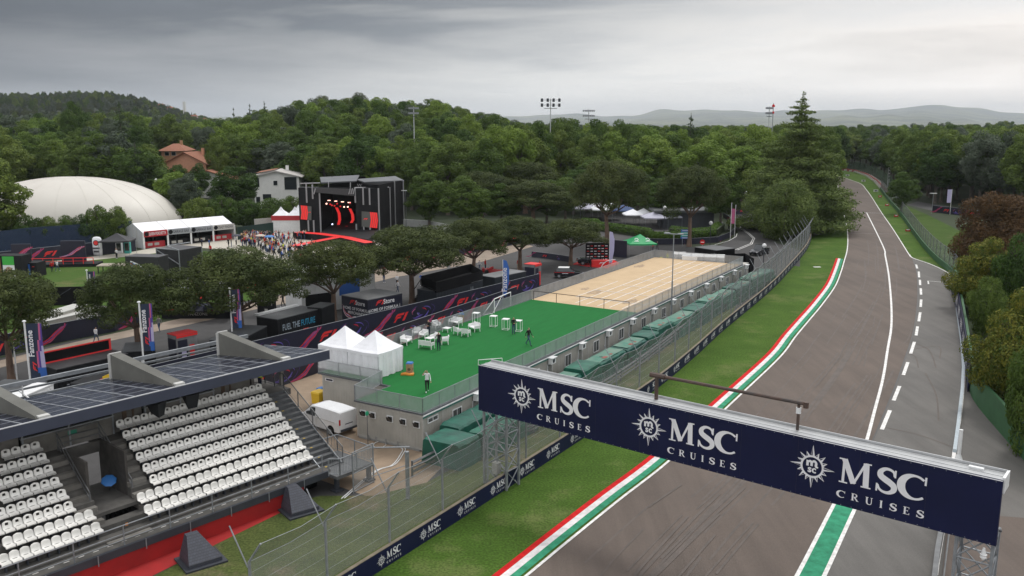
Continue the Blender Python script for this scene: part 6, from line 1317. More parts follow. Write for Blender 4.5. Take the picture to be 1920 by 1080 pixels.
t_, L, D = from_roof('black container behind the stand roof, right of the second big flag', 'black_container', 'container', (285, 657), (290, 640), (228, 662), 2.6, BLACK, 'black event containers')
t_, L, D = from_roof('black container left of the lettered one, by the forked pine', 'black_container', 'container', (446, 640), (500, 612), (425, 622), 2.7, BLACK, 'black event containers')
# pale site offices on the lawn side of the road
t_, L, D = from_roof('pale grey office container with three small windows behind the printed fence', 'office_container', 'container', (88, 603), (205, 576), (87, 594), 2.25, CAB, 'pale office containers', mat('pale_roof', (.47, .47, .44), rough=.6, var=.1, scale=.6))
for x in (.45, .63, .82): window(t_, L * x, 1.15, .8, .7, -.03, 0, 'window', False)
t_, L, D = from_roof('pale office container partly hidden behind the windowed one', 'office_container', 'container', (118, 586), (165, 572), (112, 578), 2.6, CAB, 'pale office containers', mat('pale_roof', (.47, .47, .44)))
# white food stall roofs seen between the stand's rear beams
t_, L, D = from_roof('long white stall roof glimpsed under the steel beams behind the stand', 'food_stall', 'stall', (26, 752), (100, 720), (10, 742), 3.2, WHITEM, None, WHITEM)
b = MB(); b.art(rect(L * .1, 2.3, L * .95, 2.7), (0, -.03, 0), (1, 0, 0), (0, 0, 1), .01, 0); b.obj('sign_strip', [PINK], t_)
t_, L, D = from_roof('stall with a red and yellow sign behind the stand roof', 'food_stall', 'stall', (165, 722), (215, 700), (150, 712), 3.0, BLACK, None, BLACK)
b = MB(); b.bx(L * .4, -.08, 2.55, L * .98, -.04, 3.05, 0); b.bx(L * .5, -.1, 2.9, L * .95, -.08, 3.2, 1); b.bx(0, -.08, 2.5, L * .35, -.04, 2.9, 2); b.obj('sign_strip', [REDP2, YELLOW, BLU], t_)
# kiosks
def kiosk(lab, N, R__, L__, h=3.2):
    t_, L, D = from_roof(lab, 'photo_kiosk', 'kiosk', N, R__, L__, h, mat('kiosk_grey', (.20, .20, .205), var=.2, scale=1), 'red topped kiosks', REDP2)
    b = MB(); b.bx(L * .60, -.08, .1, L * .82, -.03, 2.1, 0); b.bx(L * .05, -.06, .2, L * .5, -.03, 2.7, 1); b.bx(L * .2, -.09, .6, L * .42, -.065, 1.9, 2); b.bx(-.04, .1, .1, -.01, D - .1, 2.8, 1); b.bx(0, -.1, h - .25, L, -.03, h - .05, 0); b.obj('printed_front', [REDP2, NAVYD, LIL], t_)
kiosk('grey kiosk with a red roof and red door just behind the stand roof', (330, 630), (369, 622), (322, 624)); kiosk('narrow kiosk with a red door left of the parked dark car', (1003, 497), (1015, 494), (991, 493))
t_ = thing('info_totem', 'tall black information totem beside two men in black', 'totem', at(501, 590), R(-10)); b = MB(); b.bx(-1.1, -.3, 0, 1.1, .3, 4.1, 0); b.obj('board', BLACK, t_)
b = MB(); b.art(move(FLOGO, -.3, 3.6, .22), (0, -.3, 0), (1, 0, 0), (0, 0, 1), .012, 1); [b.art(ribbon([(x0, y0), (x1, y1), (x2, y2)], [.06, .06, .06], 2), (0, -.3, 0), (1, 0, 0), (0, 0, 1), .012, 0) for x0, y0, x1, y1, x2, y2 in ((-.7, 2.4, -.2, 3.0, .6, 2.9), (.6, 2.9, .1, 2.5, -.5, 2.3), (-.7, 1.8, 0, 1.7, .5, 1.9), (.8, 1.2, .8, 1.8, .8, 2.6))]; b.art(rect(-.15, .4, .25, .8), (0, -.3, 0), (1, 0, 0), (0, 0, 1), .012, 0); b.obj('map_print', [CABT, REDP2], t_)
# flags on tall poles
FLM = [mat('flag_navy', (.016, .028, .060), rough=.6), WHITE, REDP2, PUR, PINK, LIL, BLU]
def big_flag(lab, px, by, ty, w, hgt_f, lean=0, word='Fanzone', rz=0.0, pole_r=.07):
    g = at(px, by); H_ = tall(px, by, ty); t_ = thing('flag', lab, 'flag', g, rz, 'tall banner flags'); b = MB(); b.tube((0, 0, 0), (0, 0, H_), pole_r, 8); b.dome((0, 0, H_), .16, .16, .12, 8, 3); b.obj('pole', WHITEM, t_)
    f = MB(); n = 8; m_ = 10; x0 = .12; y = lambda u, v: .10 * math.sin(u * 3.0 + v * .8) * u / w
    def pt(u, v): return (x0 + u, y(u, v), H_ - .15 - v)
    for i in range(n):
        for j in range(m_):
            u0, u1, v0, v1 = w * i / n, w * (i + 1) / n, hgt_f * j / m_, hgt_f * (j + 1) / m_; mi = 0
            s_ = (i + .5) / n - .16 * math.sin(j * .55 + 1.2) 
            if s_ > .62: mi = 4 if s_ < .74 else 3
            if s_ > .90: mi = 5
            if s_ > .62 and j > 7: mi = 6
            f.quad(pt(u0, v1), pt(u1, v1), pt(u1, v0), pt(u0, v0), mi)
    o = f.obj('flag_cloth', FLM, t_); b = MB()
    tv = text(word, hgt_f * .145, .02); tv = move(tv, 0, 0, 1, 1, PI / 2)
    V_ = [(x + w * .40, -hgt_f * .36 + yy) for x, yy in tv[0]]; b.art((V_, tv[1]), (x0, -.10, H_ - .15), (1, 0, 0), (0, 0, 1), .02, 1)
    b.obj('flag_lettering', FLM, t_); b = MB(); lv = move(FLOGO, w * .36, -hgt_f * .78, hgt_f * .068, None, PI / 2); b.art(lv, (x0, -.10, H_ - .15), (1, 0, 0), (0, 0, 1), .02, 2); b.obj('flag_emblem', FLM, t_); return t_
big_flag('first and largest banner flag, at the left edge above the stand', 63, 775, 603, 1.25, 4.5); big_flag('second big banner flag above the middle of the stand roof', 275, 752, 567, .85, 4.0, rz=.25); big_flag('third banner flag beside the forked pine', 438, 672, 541, .85, 3.9, rz=.45)
big_flag('small banner flag on the lawn before the black curtain', 167, 560, 507, .95, 2.9); big_flag('small banner flag before the black box tents', 317, 520, 489, .95, 2.7); 
def feather(lab, px, by, ty, col, h_f, w=.7, word=None):
    g = at(px, by); H_ = tall(px, by, ty); t_ = thing('feather_flag', lab, 'feather flag', g, 0, 'feather flags'); b = MB(); b.tube((0, 0, 0), (0, 0, H_), .035, 6); b.obj('pole', WHITEM, t_)
    P_ = [(0.04, H_), (w * .6, H_ - .15), (w, H_ - h_f * .25), (w * .95, H_ - h_f * .6), (w * .5, H_ - h_f), (.04, H_ - h_f * .98)]; b = MB(); b.poly([(x, .02, z) for x, z in P_], 0); b.poly([(x, -.005, z) for x, z in P_[::-1]], 0); b.obj('flag_cloth', col, t_)
    if word: b = MB(); b.art(move(text(word, h_f * .2, .01), w * .62, H_ - h_f * .55, 1, 1, PI / 2), (0, -.03, 0), (1, 0, 0), (0, 0, 1), .01, 0); b.obj('flag_lettering', WHITE, t_)
feather('blue feather flag on a thin pole by the small goal', 943, 581, 487, BLU, 4.6, .8, 'Fanzone'); feather('white and blue feather flag by the red carpet', 1142, 502, 434, LIL, 5.2, .8)
feather('red feather flag in front of the food tent', 272, 452, 423, REDP2, 2.6, 1.2); feather('grey feather flag in front of the food tent, left one', 317, 448, 419, mat('grey_flag', (.30, .30, .31)), 2.4, 1.0); feather('grey feather flag in front of the food tent, right one', 360, 441, 415, mat('grey_flag', (.30, .30, .31)), 2.2, .6)
for px, by, ty, lab in ((1369, 450, 380, 'tall white pole with a small pennant at the road bend, left one'), (1377, 444, 384, 'tall white pole at the road bend, right one'), (24, 715, 638, 'bare thin pole behind the left pine, left one'), (33, 718, 642, 'bare thin pole behind the left pine, right one')):
    g = at(px, by); t_ = thing('bare_flagpole', lab, 'flagpole', g, 0, 'bare poles'); b = MB(); b.tube((0, 0, 0), (0, 0, tall(px, by, ty)), .06, 6); b.obj('pole', WHITEM, t_)
    if px == 1369: b = MB(); H_ = tall(px, by, ty); b.bx(.07, 0, H_ - 4.2, .7, .03, H_ - 1.2, 0); b.obj('pennant', PINK, t_)
# ------------------------------------------------------------------ the stage
st = thing('concert_stage', 'large black concert stage with red lit screens', 'stage', (-27.6, 183.5, 0), 0); BK = BLACK
def SX(px, py, y):  # point on the vertical plane y seen at px, py
    a_ = (px - 960) / F; b_ = -(py - 540) / F; k = y / (CP + b_ * SP); return Vector((a_ * k, y, CH + k * (-SP + b_ * CP)))
yf = 183.5; b = MB(); xl = SX(563, 440, yf).x; xr = SX(712, 440, yf).x; zt = SX(700, 352, yf).z; zo = SX(600, 366, yf).z; xo0 = SX(600, 400, yf).x; xo1 = SX(668, 400, yf).x
b.bx(xl, yf, 0, xo0, yf + 3, zt, 0); b.bx(xo1, yf, 0, xr, yf + 3, zt - .1, 0); b.bx(xo0, yf + 13, 0, xo1, yf + 13.5, zt + 1.5, 1); b.bx(xo0 - .5, yf + .5, 0, xo0, yf + 13, zt, 1); b.bx(xo1, yf + 3, 0, xo1 + .4, yf + 13, zt, 1); b.bx(xo0, yf + .6, zt - .3, xo1, yf + 13, zt, 1)
b.obj('stage_walls', [BK, BLACKM], st, world=True)
b = MB(); yr = yf + 22; xs = SX(757, 421, yr).x; zr = SX(750, 338, yr).z
b.add([(xr + .05, yf + .1, 0), (xs, yr, 0), (xs, yr, zr), (xr + .05, yf + .1, zt + .6), (xr - 3.9, yr, 0), (xr - 3.9, yf + 3, 0), (xr - 3.9, yr, zr), (xr - 3.9, yf + 3, zt + .6)], [(0, 1, 2, 3), (1, 4, 6, 2), (4, 5, 7, 6), (5, 0, 3, 7), (3, 2, 6, 7)]); b.obj('side_curtain', BLACKM, st, world=True)
b = MB(); rf = mat('stage_roof_skin', (.085, .09, .10), rough=.45, var=.2, scale=.3)
def roofq(P_, m=0): b.add(P_ + [(x, y, z - .25) for x, y, z in P_], [(0, 1, 2, 3), (7, 6, 5, 4), (0, 4, 5, 1), (1, 5, 6, 2), (2, 6, 7, 3), (3, 7, 4, 0)], m)
roofq([tuple(SX(*q)) for q in ((602, 342, yf + 2), (668, 339, yf + 2), (674, 328, yf + 14), (600, 332, yf + 14))]); roofq([tuple(SX(*q)) for q in ((683, 341, yf + 4), (758, 338, yf + 22), (741, 330, yf + 22), (665, 336, yf + 8))]); b.obj('stage_roof', rf, st, world=True)
b = MB()
for px, y0, py0, py1 in ((574, yf - .15, 345, 380), (585.5, yf - .15, 346, 373), (599, yf - .15, 362, 437), (665.5, yf - .15, 352, 380), (680.5, yf - .15, 353, 384), (692.5, yf - .15, 353, 384), (709.5, yf - .3, 353, 445), (730.5, yf + 9.3, 351, 425), (739.5, yf + 13.6, 340, 425), (755.8, yf + 21.5, 338, 421), (578, yf - .5, 413, 433), (588, yf - .5, 413, 436), (682, yf - .5, 425, 447), (694, yf - .5, 426, 447), (668, yf - .5, 420, 446)):
    p, q = SX(px, py0, y0), SX(px, py1, y0); b.tube((p.x, y0, p.z), (p.x, y0, q.z), .17, 5)
b.tube(SX(563, 344, yf - .2), SX(600, 343, yf - .2), .12, 5); b.tube(SX(665, 352, yf - .2), SX(729, 351, yf + 8), .12, 5); b.tube(SX(616, 341, yf), SX(616, 351, yf), .1, 5); b.tube(SX(657, 342, yf), SX(657, 352, yf), .1, 5)
for i in range(8): b.tube(SX(670 + i * 4, 345, yf + 4), SX(673 + i * 4, 350, yf + 4), .06, 4)
b.obj('steel_frame', mat('pale_truss', (.36, .36, .37), metal=.3), st, world=True)
b = MB(); p, q = SX(588, 351.5, yf - 1.2), SX(665, 355, yf - 1.2); z0 = SX(620, 365, yf - 1.2).z; b.add([(p.x, yf - 1.2, z0 + .5), (q.x, yf - 1.2, z0 - .3), (q.x, yf - 1.2, q.z), (p.x, yf - 1.2, p.z), (p.x, yf - .9, z0 + .5), (q.x, yf - .9, z0 - .3), (q.x, yf - .9, q.z), (p.x, yf - .9, p.z)], [(0, 1, 2, 3), (7, 6, 5, 4), (0, 4, 5, 1), (1, 5, 6, 2), (2, 6, 7, 3), (3, 7, 4, 0)], 0)
for px in (589.5, 655, 659, 663): b.tube(SX(px - 1, 364, yf - 1.3), SX(px + 2, 353.5, yf - 1.3), .12, 4, 1)
b.obj('header_board', [mat('header_grey', (.045, .047, .05), var=.1), mat('pale_truss', (.36, .36, .37))], st, world=True)
REDS = mat('lit_red_screen', (.25, .01, .01), rough=.4, emit=(1, .030, .028), estr=.62); REDD = mat('lit_dark_red_screen', (.12, .005, .005), rough=.4, emit=(1, .02, .02), estr=.30); SCRG = mat('screen_grey', (.05, .052, .048), emit=(.5, .52, .48), estr=.06)
def screen(px0, px1, py0, py1, gx0, gx1, skew, nm, y0=yf - .6):
    b = MB(); P_ = lambda u, v, o=0: SX(px0 + (px1 - px0) * u, py0 + (py1 - py0) * v + skew * u, y0 - o)
    b.quad(P_(0, 1), P_(1, 1), P_(1, 0), P_(0, 0), 0); b.quad(P_(0, 1, -.3), P_(0, 0, -.3), P_(1, 0, -.3), P_(1, 1, -.3), 2)
    for k in range(4):
        a_, c_ = gx0 + (gx1 - gx0) * k / 4, gx0 + (gx1 - gx0) * (k + .82) / 4; sh = (gx1 - gx0) * .14
        b.add([P_(a_, 0, .05), P_(c_, 0, .05), P_(c_ + sh, .5, .05), P_(c_, 1, .05), P_(a_, 1, .05), P_(a_ + sh, .5, .05)], [(5, 2, 1, 0), (4, 3, 2, 5)], 1)
    lx = (1 if gx0 < .1 else 0); cx = SX(px0 + (px1 - px0) * (.82 if lx else .25), (py0 + py1) / 2, y0); b.art(move(FLOGO, 0, 0, .33 if not lx else .2), (cx.x, cx.y, cx.z), (1, 0, 0), (0, 0, 1), .08, 3)
    b.obj(nm, [SCRG, REDS, BLACK, REDS], st, world=True)
screen(563.5, 584, 385, 411, .02, .62, 2, 'left_screen'); screen(678, 708, 396, 425, .52, .98, 3, 'right_screen')
b = MB()
for (pts_) in (((631, 389), (636, 400), (637, 412), (634, 424)), ((656, 391), (661, 402), (662, 412), (658.5, 418))):
    P_ = [SX(x, y, yf + 9) for x, y in pts_]
    for p, q in zip(P_, P_[1:]): b.quad(p + Vector((-.32, 0, 0)), q + Vector((-.32, 0, 0)), q + Vector((.30, 0, 0)), p + Vector((.30, 0, 0)), 0)
for x0, x1, y0, y1 in ((648, 652, 424, 439), (661, 664.5, 426, 440)): p, q = SX(x0, y1, yf + 6), SX(x1, y0, yf + 6); b.bx(p.x, yf + 6, p.z, q.x, yf + 6.2, q.z, 0)
cx = SX(656, 432, yf + 6); b.art(move(FLOGO, 0, 0, .22), tuple(cx), (1, 0, 0), (0, 0, 1), .05, 0)
for i in range(4): p = SX(617 + i * 12.6, 376.5 + i * 1.3, yf + 4); b.box((p.x, p.y, p.z), (.62, .1, .16), 0, 1)
for x, y, m_ in ((612, 382, 1), (619, 383, 0), (622, 385, 0), (627, 386, 0), (632, 382, 0), (638, 387, 0), (645, 388, 1), (652, 388, 1), (656, 381, 0), (623, 420.5, 2)): p = SX(x, y, yf + 3.5); b.tube(p, p + Vector((0, .2, 0)), .17, 8, m_)
b.obj('stage_lights', [REDS, mat('lamp_glow', (.8, .6, .5), emit=(1, .55, .45), estr=2.5), mat('spot_glow', (.8, .8, 1), emit=(.7, .75, 1), estr=2.0)], st, world=True)
b = MB(); zf = 1.3
for L_, w_, z_ in ((((556, 435), (600, 438), (650, 445), (694, 455)), 2.2, zf), (((632, 445), (605, 450), (575, 456), (550, 461)), 1.8, zf + .03)):
    P_ = [at(x, y, zf) for x, y in L_]; b.strip(P_, -w_ / 2, w_ / 2, z_, 0)
    wall(b, P_, .05, z_ - .02, -w_ / 2 + .1, w_ / 2 - .1, 1)
b.obj('red_runway', [REDS, BLACK], st, world=True)
b = MB(); b.prism([at(601, 436, 1.2), at(690, 449, 1.2), (xr, yf + 13, 0), (xo0, yf + 13, 0)], .1, 1.2); b.obj('stage_floor', BLACK, st, world=True)
# marquees and booths round the lawn
def marquee(lab, FLp, FRp, depth, he, hr, bays, signs, name='food_marquee'):
    p, q = at(*FLp), at(*FRp); d = q - p; L = d.length; a_ = math.atan2(d.y, d.x); t_ = thing(name, lab, 'marquee', p, a_); b = MB(); D = depth
    b.add([(0, 0, he), (L, 0, he), (L, D / 2, hr), (0, D / 2, hr), (L, D, he), (0, D, he)], [(0, 1, 2, 3), (3, 2, 4, 5)], 0)
    for i in range(1, bays): b.bx(L * i / bays - .04, 0, he, L * i / bays + .04, .01, he + .05, 0); b.add([(L * i / bays - .06, 0, he + .03), (L * i / bays + .06, 0, he + .03), (L * i / bays + .06, D / 2, hr + .03), (L * i / bays - .06, D / 2, hr + .03)], [(0, 1, 2, 3)], 1)
    b.obj('roof', [WHITEC, CABT], t_)
    b = MB(); b.add([(0, 0, 0), (0, D, 0), (0, D, he), (0, D / 2, hr - .02), (0, 0, he)], [(0, 4, 3, 2, 1)], 0); b.add([(L, 0, 0), (L, D, 0), (L, D, he), (L, D / 2, hr - .02), (L, 0, he)], [(0, 1, 2, 3, 4)], 0); b.quad((0, D, 0), (L, D, 0), (L, D, he), (0, D, he), 0)
    for y in (D * .33, D * .5, D * .66): b.bx(-.04, y - .04, 0, -.01, y + .04, he + (hr - he) * (1 - abs(y - D / 2) / (D / 2)) - .05, 1)
    b.obj('end_wall', [mat('tent_side', (.50, .52, .54), var=.08), CABT], t_)
    for i in range(bays + 1): b = MB(); b.bx(L * i / bays - .16, -.04, 0, L * i / bays + .16, .12, he, 0); b.obj('front_post', WHITEM, t_)
    for i, (txt, fm, tm, cm) in enumerate(signs):
        x0, x1 = L * i / bays + .05, L * (i + 1) / bays - .05; b = MB(); b.bx(x0, -.10, he - .75, x1, -.05, he + .35, 0); tv = text(txt, .78, .01); w = max(v[0] for v in tv[0]) - min(v[0] for v in tv[0]); k = min(1, (x1 - x0) * .72 / w)
        b.art(move(tv, (x0 + x1) / 2 + .3, he - .48, k, 1), (0, -.10, 0), (1, 0, 0), (0, 0, 1), .015, 1); b.tube((x0 + .5, -.12, he - .2), (x0 + .5, -.16, he - .2), .42, 12, 2); b.obj('stall_sign', [fm, tm, BLACK], t_)
        b = MB(); b.bx(x0 + .2, .8, 0, x1 - .2, 1.5, 1.15, 0); b.bx(x0 + .3, D * .7, .1, x1 - .3, D * .75, he - .3, 1); [b.bx(x0 + 1 + k_ * 1.3, .75, .4, x0 + 1.9 + k_ * 1.3, .79, .9, 2) for k_ in range(int((x1 - x0 - 1.6) / 1.3))]; b.obj('counter', [cm, BLACK, CABT], t_)
    return t_
DRED = mat('sign_red', (.42, .02, .03)); GRP = mat('sign_grey', (.30, .32, .34)); DTX = mat('sign_dark', (.06, .065, .075)); 
marquee('long white food marquee with four stalls beyond the lawn', (271, 467), (441, 449), 8.5, 2.95, 4.5, 4, [('QUEEN PORCHETTA', DRED, WHITE, DRED), ('GARAGE BAR', GRP, DTX, BLACK), ('GARAGE BAR', GRP, DTX, BLACK), ('CRAZY PIADINA', mat('sign_pale', (.5, .49, .46)), DTX, DRED)])
TENTB = mat('black_tent_cloth', (.022, .022, .026), rough=.6, var=.2, scale=1)
t_, L, D = from_roof('black box tent with an open steel frame side, in front of the food marquee', 'box_tent', 'tent', (335, 470), (377, 463), (310, 464), 4.3, TENTB, 'black box tents', mat('black_tent_roof', (.045, .045, .05), rough=.5))
b = MB()
for p, q in (((-.1, -.1, 0), (-.1, -.1, 4.4)), ((L, -.1, 0), (L, -.1, 4.4)), ((-.1, D, 0), (-.1, D, 4.4)), ((-.1, -.1, 4.4), (-.1, D, 4.4)), ((-.1, -.1, 2.2), (-.1, D, 4.2)), ((-.1, -.1, 0), (-.1, D, 2.2)), ((-.1, D / 2, 4.9), (L, D / 2, 4.9)), ((-.1, -.1, 4.4), (-.1, D / 2, 4.9))): b.tube(p, q, .09, 5)
b.obj('steel_frame', GALV, t_)
t_, L, D = from_roof('black box tent with colourful car prints on its left face', 'box_tent', 'tent', (296, 483), (315, 478), (264, 474), 4.0, TENTB, 'black box tents', mat('black_tent_roof', (.045, .045, .05)))
b = MB()
for i, (m_, w) in enumerate(((0, .3), (1, .22), (2, .22), (0, .16), (3, .2))): b.art(ribbon([(D * .15, 3.3 - i * .12), (D * .45, 2.5 - i * .2), (D * .65, 1.4), (D * .95, .3 + i * .15)], [w, w * 2, w * 2.2, w]), (0, D, 0), (0, -1, 0), (0, 0, 1), .02 + i * .004, m_)
b.obj('printed_side', [WHITE, BLU, REDP2, LIL], t_)
popup('gazebo', 5.2, 4, 2.8, 4.0, 'black gazebo with glass fridges on the pale path', at(222, 479), .1, TENTB, (), None, 'gazebo'); 
g = at(222, 476)
for i, m_ in enumerate((TEALP, WHITE, TEALP)):
    t_ = thing('drinks_fridge', ['turquoise drinks fridge at the left under the black gazebo', 'white drinks fridge in the middle under the black gazebo', 'turquoise drinks fridge at the right under the black gazebo'][i], 'fridge', (g.x - 1.6 + i * 1.5, g.y + .8, 0), .1, 'drinks fridges'); b = MB(); b.box((0, 0, 0), (1.0, .7, 2.0)); b.obj('cabinet', m_, t_); b = MB(); b.bx(-.4, -.37, .5, .4, -.355, 1.9); b.obj('glass_door', glass(), t_)
t_ = thing('inflatable_totem', 'white rounded inflatable totem with a round red emblem on the path', 'inflatable', at(184, 479), 0); b = MB(); b.loft([[(w * math.cos(a_), .55 * w * math.sin(a_), z) for a_ in [k * PI / 6 for k in range(12)]] for w, z in ((.8, 0), (.85, 1), (.85, 2.8), (.75, 3.1), (.5, 3.3), (.1, 3.36))]); b.obj('body', WHITEC, t_, smooth=True)
b = MB(); b.tube((0, -.47, 2.3), (0, -.49, 2.3), .5, 14, 0); b.tube((0, -.495, 2.3), (0, -.50, 2.3), .38, 14, 1); b.bx(-.6, -.49, 1.2, .6, -.475, 1.5, 2); b.bx(-.5, -.49, .6, .5, -.475, .95, 2); b.obj('emblem', [BLACK, REDP2, DTX], t_)
for px, py, lab in ((242, 466, 'yellow recycling bin right of the black gazebo'), (457, 452, 'yellow recycling bin at the right end of the food marquee')):
    t_ = thing('recycling_bin', lab, 'bin', at(px, py), 0, 'yellow recycling bins'); b = MB(); b.box((0, 0, 0), (.8, .8, 1.3), 0, 0, (1.1, 1.1)); b.obj('bin_body', YELLOW, t_); b = MB(); b.box((0, 0, 1.3), (.95, .95, .12), 0, 0, (.9, .9)); b.obj('bin_lid', YELLOW, t_)
for (px, py, w, h, m_, lab) in ((27, 520, 4.3, 3.5, BLACK, 'dark display cube with a green panel and a smiling face poster'), (60, 517, 3.2, 2.2, BLACK, 'low display cube with a blue screen beside the face poster')):
    t_ = thing('display_cube', lab, 'display', at(px, py), -.05, 'display cubes'); b = MB(); b.box((0, 0, 0), (w, 2.5, h)); b.obj('cube', m_, t_); b = MB()
    if h > 3:
        b.bx(-.8, -1.28, 2.1, 1.0, -1.26, 3.4, 0); b.bx(-.8, -1.28, .1, 1.0, -1.26, 2.08, 1); e = [(.1 + .62 * math.cos(a_), -1.285, 1.05 + .8 * math.sin(a_)) for a_ in [k * PI / 8 for k in range(16)]]; b.poly(e, 2); b.bx(-.25, -1.30, 1.2, -.05, -1.29, 1.28, 1); b.bx(.25, -1.30, 1.2, .45, -1.29, 1.28, 1); b.bx(-.12, -1.30, .62, .32, -1.29, .70, 3); b.bx(-1.9, -1.28, .2, -1.1, -1.26, 3.2, 4)
    else: b.bx(-1.3, -1.28, .2, .6, -1.26, 2.0, 5); b.art(move(FLOGO, 1.1, 1.6, .15), (0, -1.25, 0), (1, 0, 0), (0, 0, 1), .02, 3); b.art(rect(-1.0, 1.1, -.1, 1.3), (0, -1.28, 0), (1, 0, 0), (0, 0, 1), .02, 1)
    b.obj('posters', [mat('poster_green', (.05, .42, .06)), WHITE, SKINM, REDP2, mat('poster_brown', (.25, .08, .03)), BLU], t_)
t_ = thing('wooden_deck_table', 'low pale platform with a dark car part on the lawn', 'platform', at(224, 510), .12); b = MB(); b.box((0, 0, 1.1), (6.0, 2.6, .15)); b.obj('deck', mat('pale_plywood', (.32, .28, .22), var=.15), t_)
for sx in (-2.8, 2.8):
    for sy in (-1.1, 1.1): b = MB(); b.bx(sx - .06, sy - .06, 0, sx + .06, sy + .06, 1.1); b.obj('leg', BLACK, t_)
t_ = thing('go_kart', 'small dark racing kart parked on the platform edge', 'kart', at(228, 511.5), .12); b = MB(); b.box((0, -.4, .35), (2.2, .8, .35), 0, 0, (.7, .8)); b.obj('body', BLACK, t_)
for x in (-.8, .8): b = MB(); b.tube((x, -1.0, .35), (x, -.7, .35), .34, 12); b.obj('wheel', DARKPL, t_)
t_ = thing('black_curtain', 'black slatted windbreak on the lawn edge left of the second pine', 'screen', at(136, 572), .12); b = MB(); b.bx(-3.2, 0, 0, 3.2, .08, 2.4); b.obj('panel', BLACKM, t_); b = MB(); b.tube((-3, -.03, .3), (0, -.03, 2.2), .05, 4); b.tube((0, -.03, .3), (3, -.03, 2.2), .05, 4); b.obj('brace', CHAR, t_)
# mascot podium on the path
t_ = thing('photo_podium', 'dark podium with red rails and racing figures on the pale path', 'podium', at(98, 499), .13); b = MB(); b.box((0, 0, 0), (15, 3, .5)); b.obj('base', BLACK, t_); b = MB(); rail(b, [(-7, -1.6, .5), (7, -1.6, .5)], 1.0, 1.6, .06, (.5,)); b.obj('red_rail', REDP2, t_)
for x0, x1, z1 in ((-6.5, -3.5, 3.6), (1.2, 5, 4.0)): b = MB(); b.bx(x0, 1, .5, x1, 1.4, z1); swirl(b, (x0 + x1) / 2, 2.2, .9, 1, P=(0, 1, 0), seed=int(x1)); b.obj('backdrop', PRN, t_)
# red topped white tents and cabins left of the stage
p = at(511, 436); t_ = thing('white_stall', 'white stall with red fascia and white peaked roofs left of the stage', 'stall', p, .05); b = MB(); b.bx(0, 0, 0, 6.0, 8, 2.6, 0); b.obj('wall', WHITEM, t_); b = MB(); b.bx(-.1, -.1, 2.6, 6.1, 8.1, 3.6, 0); b.obj('fascia', DRED, t_)
for i, (x, y) in enumerate(((1.6, 2), (4.6, 2), (4.6, 6))): b = MB(); b.loft([[(x - 1.5, y - 1.9, 3.61), (x + 1.5, y - 1.9, 3.61), (x + 1.5, y + 1.9, 3.61), (x - 1.5, y + 1.9, 3.61)], [(x - .5, y - .5, 4.6), (x + .5, y - .5, 4.6), (x + .5, y + .5, 4.6), (x - .5, y + .5, 4.6)], [(x - .02, y - .02, 5.4), (x + .02, y - .02, 5.4), (x + .02, y + .02, 5.4), (x - .02, y + .02, 5.4)]]); b.obj('peaked_roof', WHITEC, t_)
t_ = thing('garden_wall', 'white rendered wall behind the crowd left of the stage', 'wall', at(478, 438)); b = MB(); wall(b, [at(478, 436), at(512, 433)], 0, 2.9, -.1, .1); b.obj('wall', CABT, t_, world=True)
t_ = thing('garden_wall', 'low white wall right of the stage behind the pines', 'wall', at(760, 424)); b = MB(); wall(b, [at(757, 424), at(800, 427), at(845, 435)], 0, 1.6, -.1, .1); b.obj('wall', WHITEM, t_, world=True)
t_ = thing('screen_fence', 'dark green screened fence behind the crowd', 'fence', at(446, 449)); b = MB(); wall(b, [at(446, 450), at(480, 445), at(513, 440)], 0, 2.6, -.04, .04); b.obj('green_screen', mat('dark_green_screen', (.012, .035, .03), rough=.9), t_, world=True)
t_ = thing('screen_fence', 'blue green net fence before the row of bushy trees', 'fence', at(-40, 486)); b = MB(); wall(b, [at(-60, 492), at(60, 474), at(160, 466), at(250, 459)], 0, 4.6, -.03, .03); b.obj('net', mesh_mat('blue_net', (.015, .035, .08), .72), t_, world=True)
# large white hospitality structure behind the pines
t_, L, D = from_roof('white hospitality pavilion glimpsed between the pine branches', 'pavilion', 'pavilion', (563, 512), (702, 497), (556, 500), 5.2, WHITEM, None, WHITEC)
b = MB(); b.bx(L * .5, -.08, 1.8, L * .78, -.03, 4.2, 0); b.bx(L * .05, -.07, .1, L * .4, -.03, 2.4, 1); b.obj('dark_panels', [BLU, BLACK], t_)
# ------------------------------------------------------------------ walls beyond the circuit
GRW = mat('green_painted_wall', (.035, .115, .045), rough=.7, scale=.5, col2=(.025, .085, .032), detail=6)
t_ = thing('circuit_wall', 'green painted concrete wall with wire fence along the right of the circuit', 'wall', WALL[5]); wl = cat(WALL, 4)
n1 = next(i for i, p in enumerate(wl) if p.y < at(1786, 520).y); far_ = wl[:n1 + 1]; near_ = wl[n1:]
b = MB(); wall(b, far_, 0, 1.0, -.1, .1); wall(b, near_, 0, 2.3, -.0, .25); b.obj('concrete_wall', GRW, t_, world=True)
b = MB(); c = MB(); fo = off(far_, -.25, 0)
for p, q in zip(fo, fo[1:]): c.quad((p[0], p[1], .9), (q[0], q[1], .9), (q[0], q[1], 3.4), (p[0], p[1], 3.4)); b.tube((p[0], p[1], 3.4), (q[0], q[1], 3.4), .04, 4)
c.obj('wire_net', mesh_mat('wall_fence_net', (.22, .25, .25), .5), t_, world=True)
for p in resample(fo, 4.0)[:60]: b.tube((p[0], p[1], 0), (p[0], p[1], 3.5), .06, 5)
b.obj('fence_posts', GALVD, t_, world=True)
hl = P2([(1788, 540), (1800, 583), (1810, 640), (1818, 692), (1824, 735)]); hl = [h + Vector((-.45, 0, 0)) for h in hl]
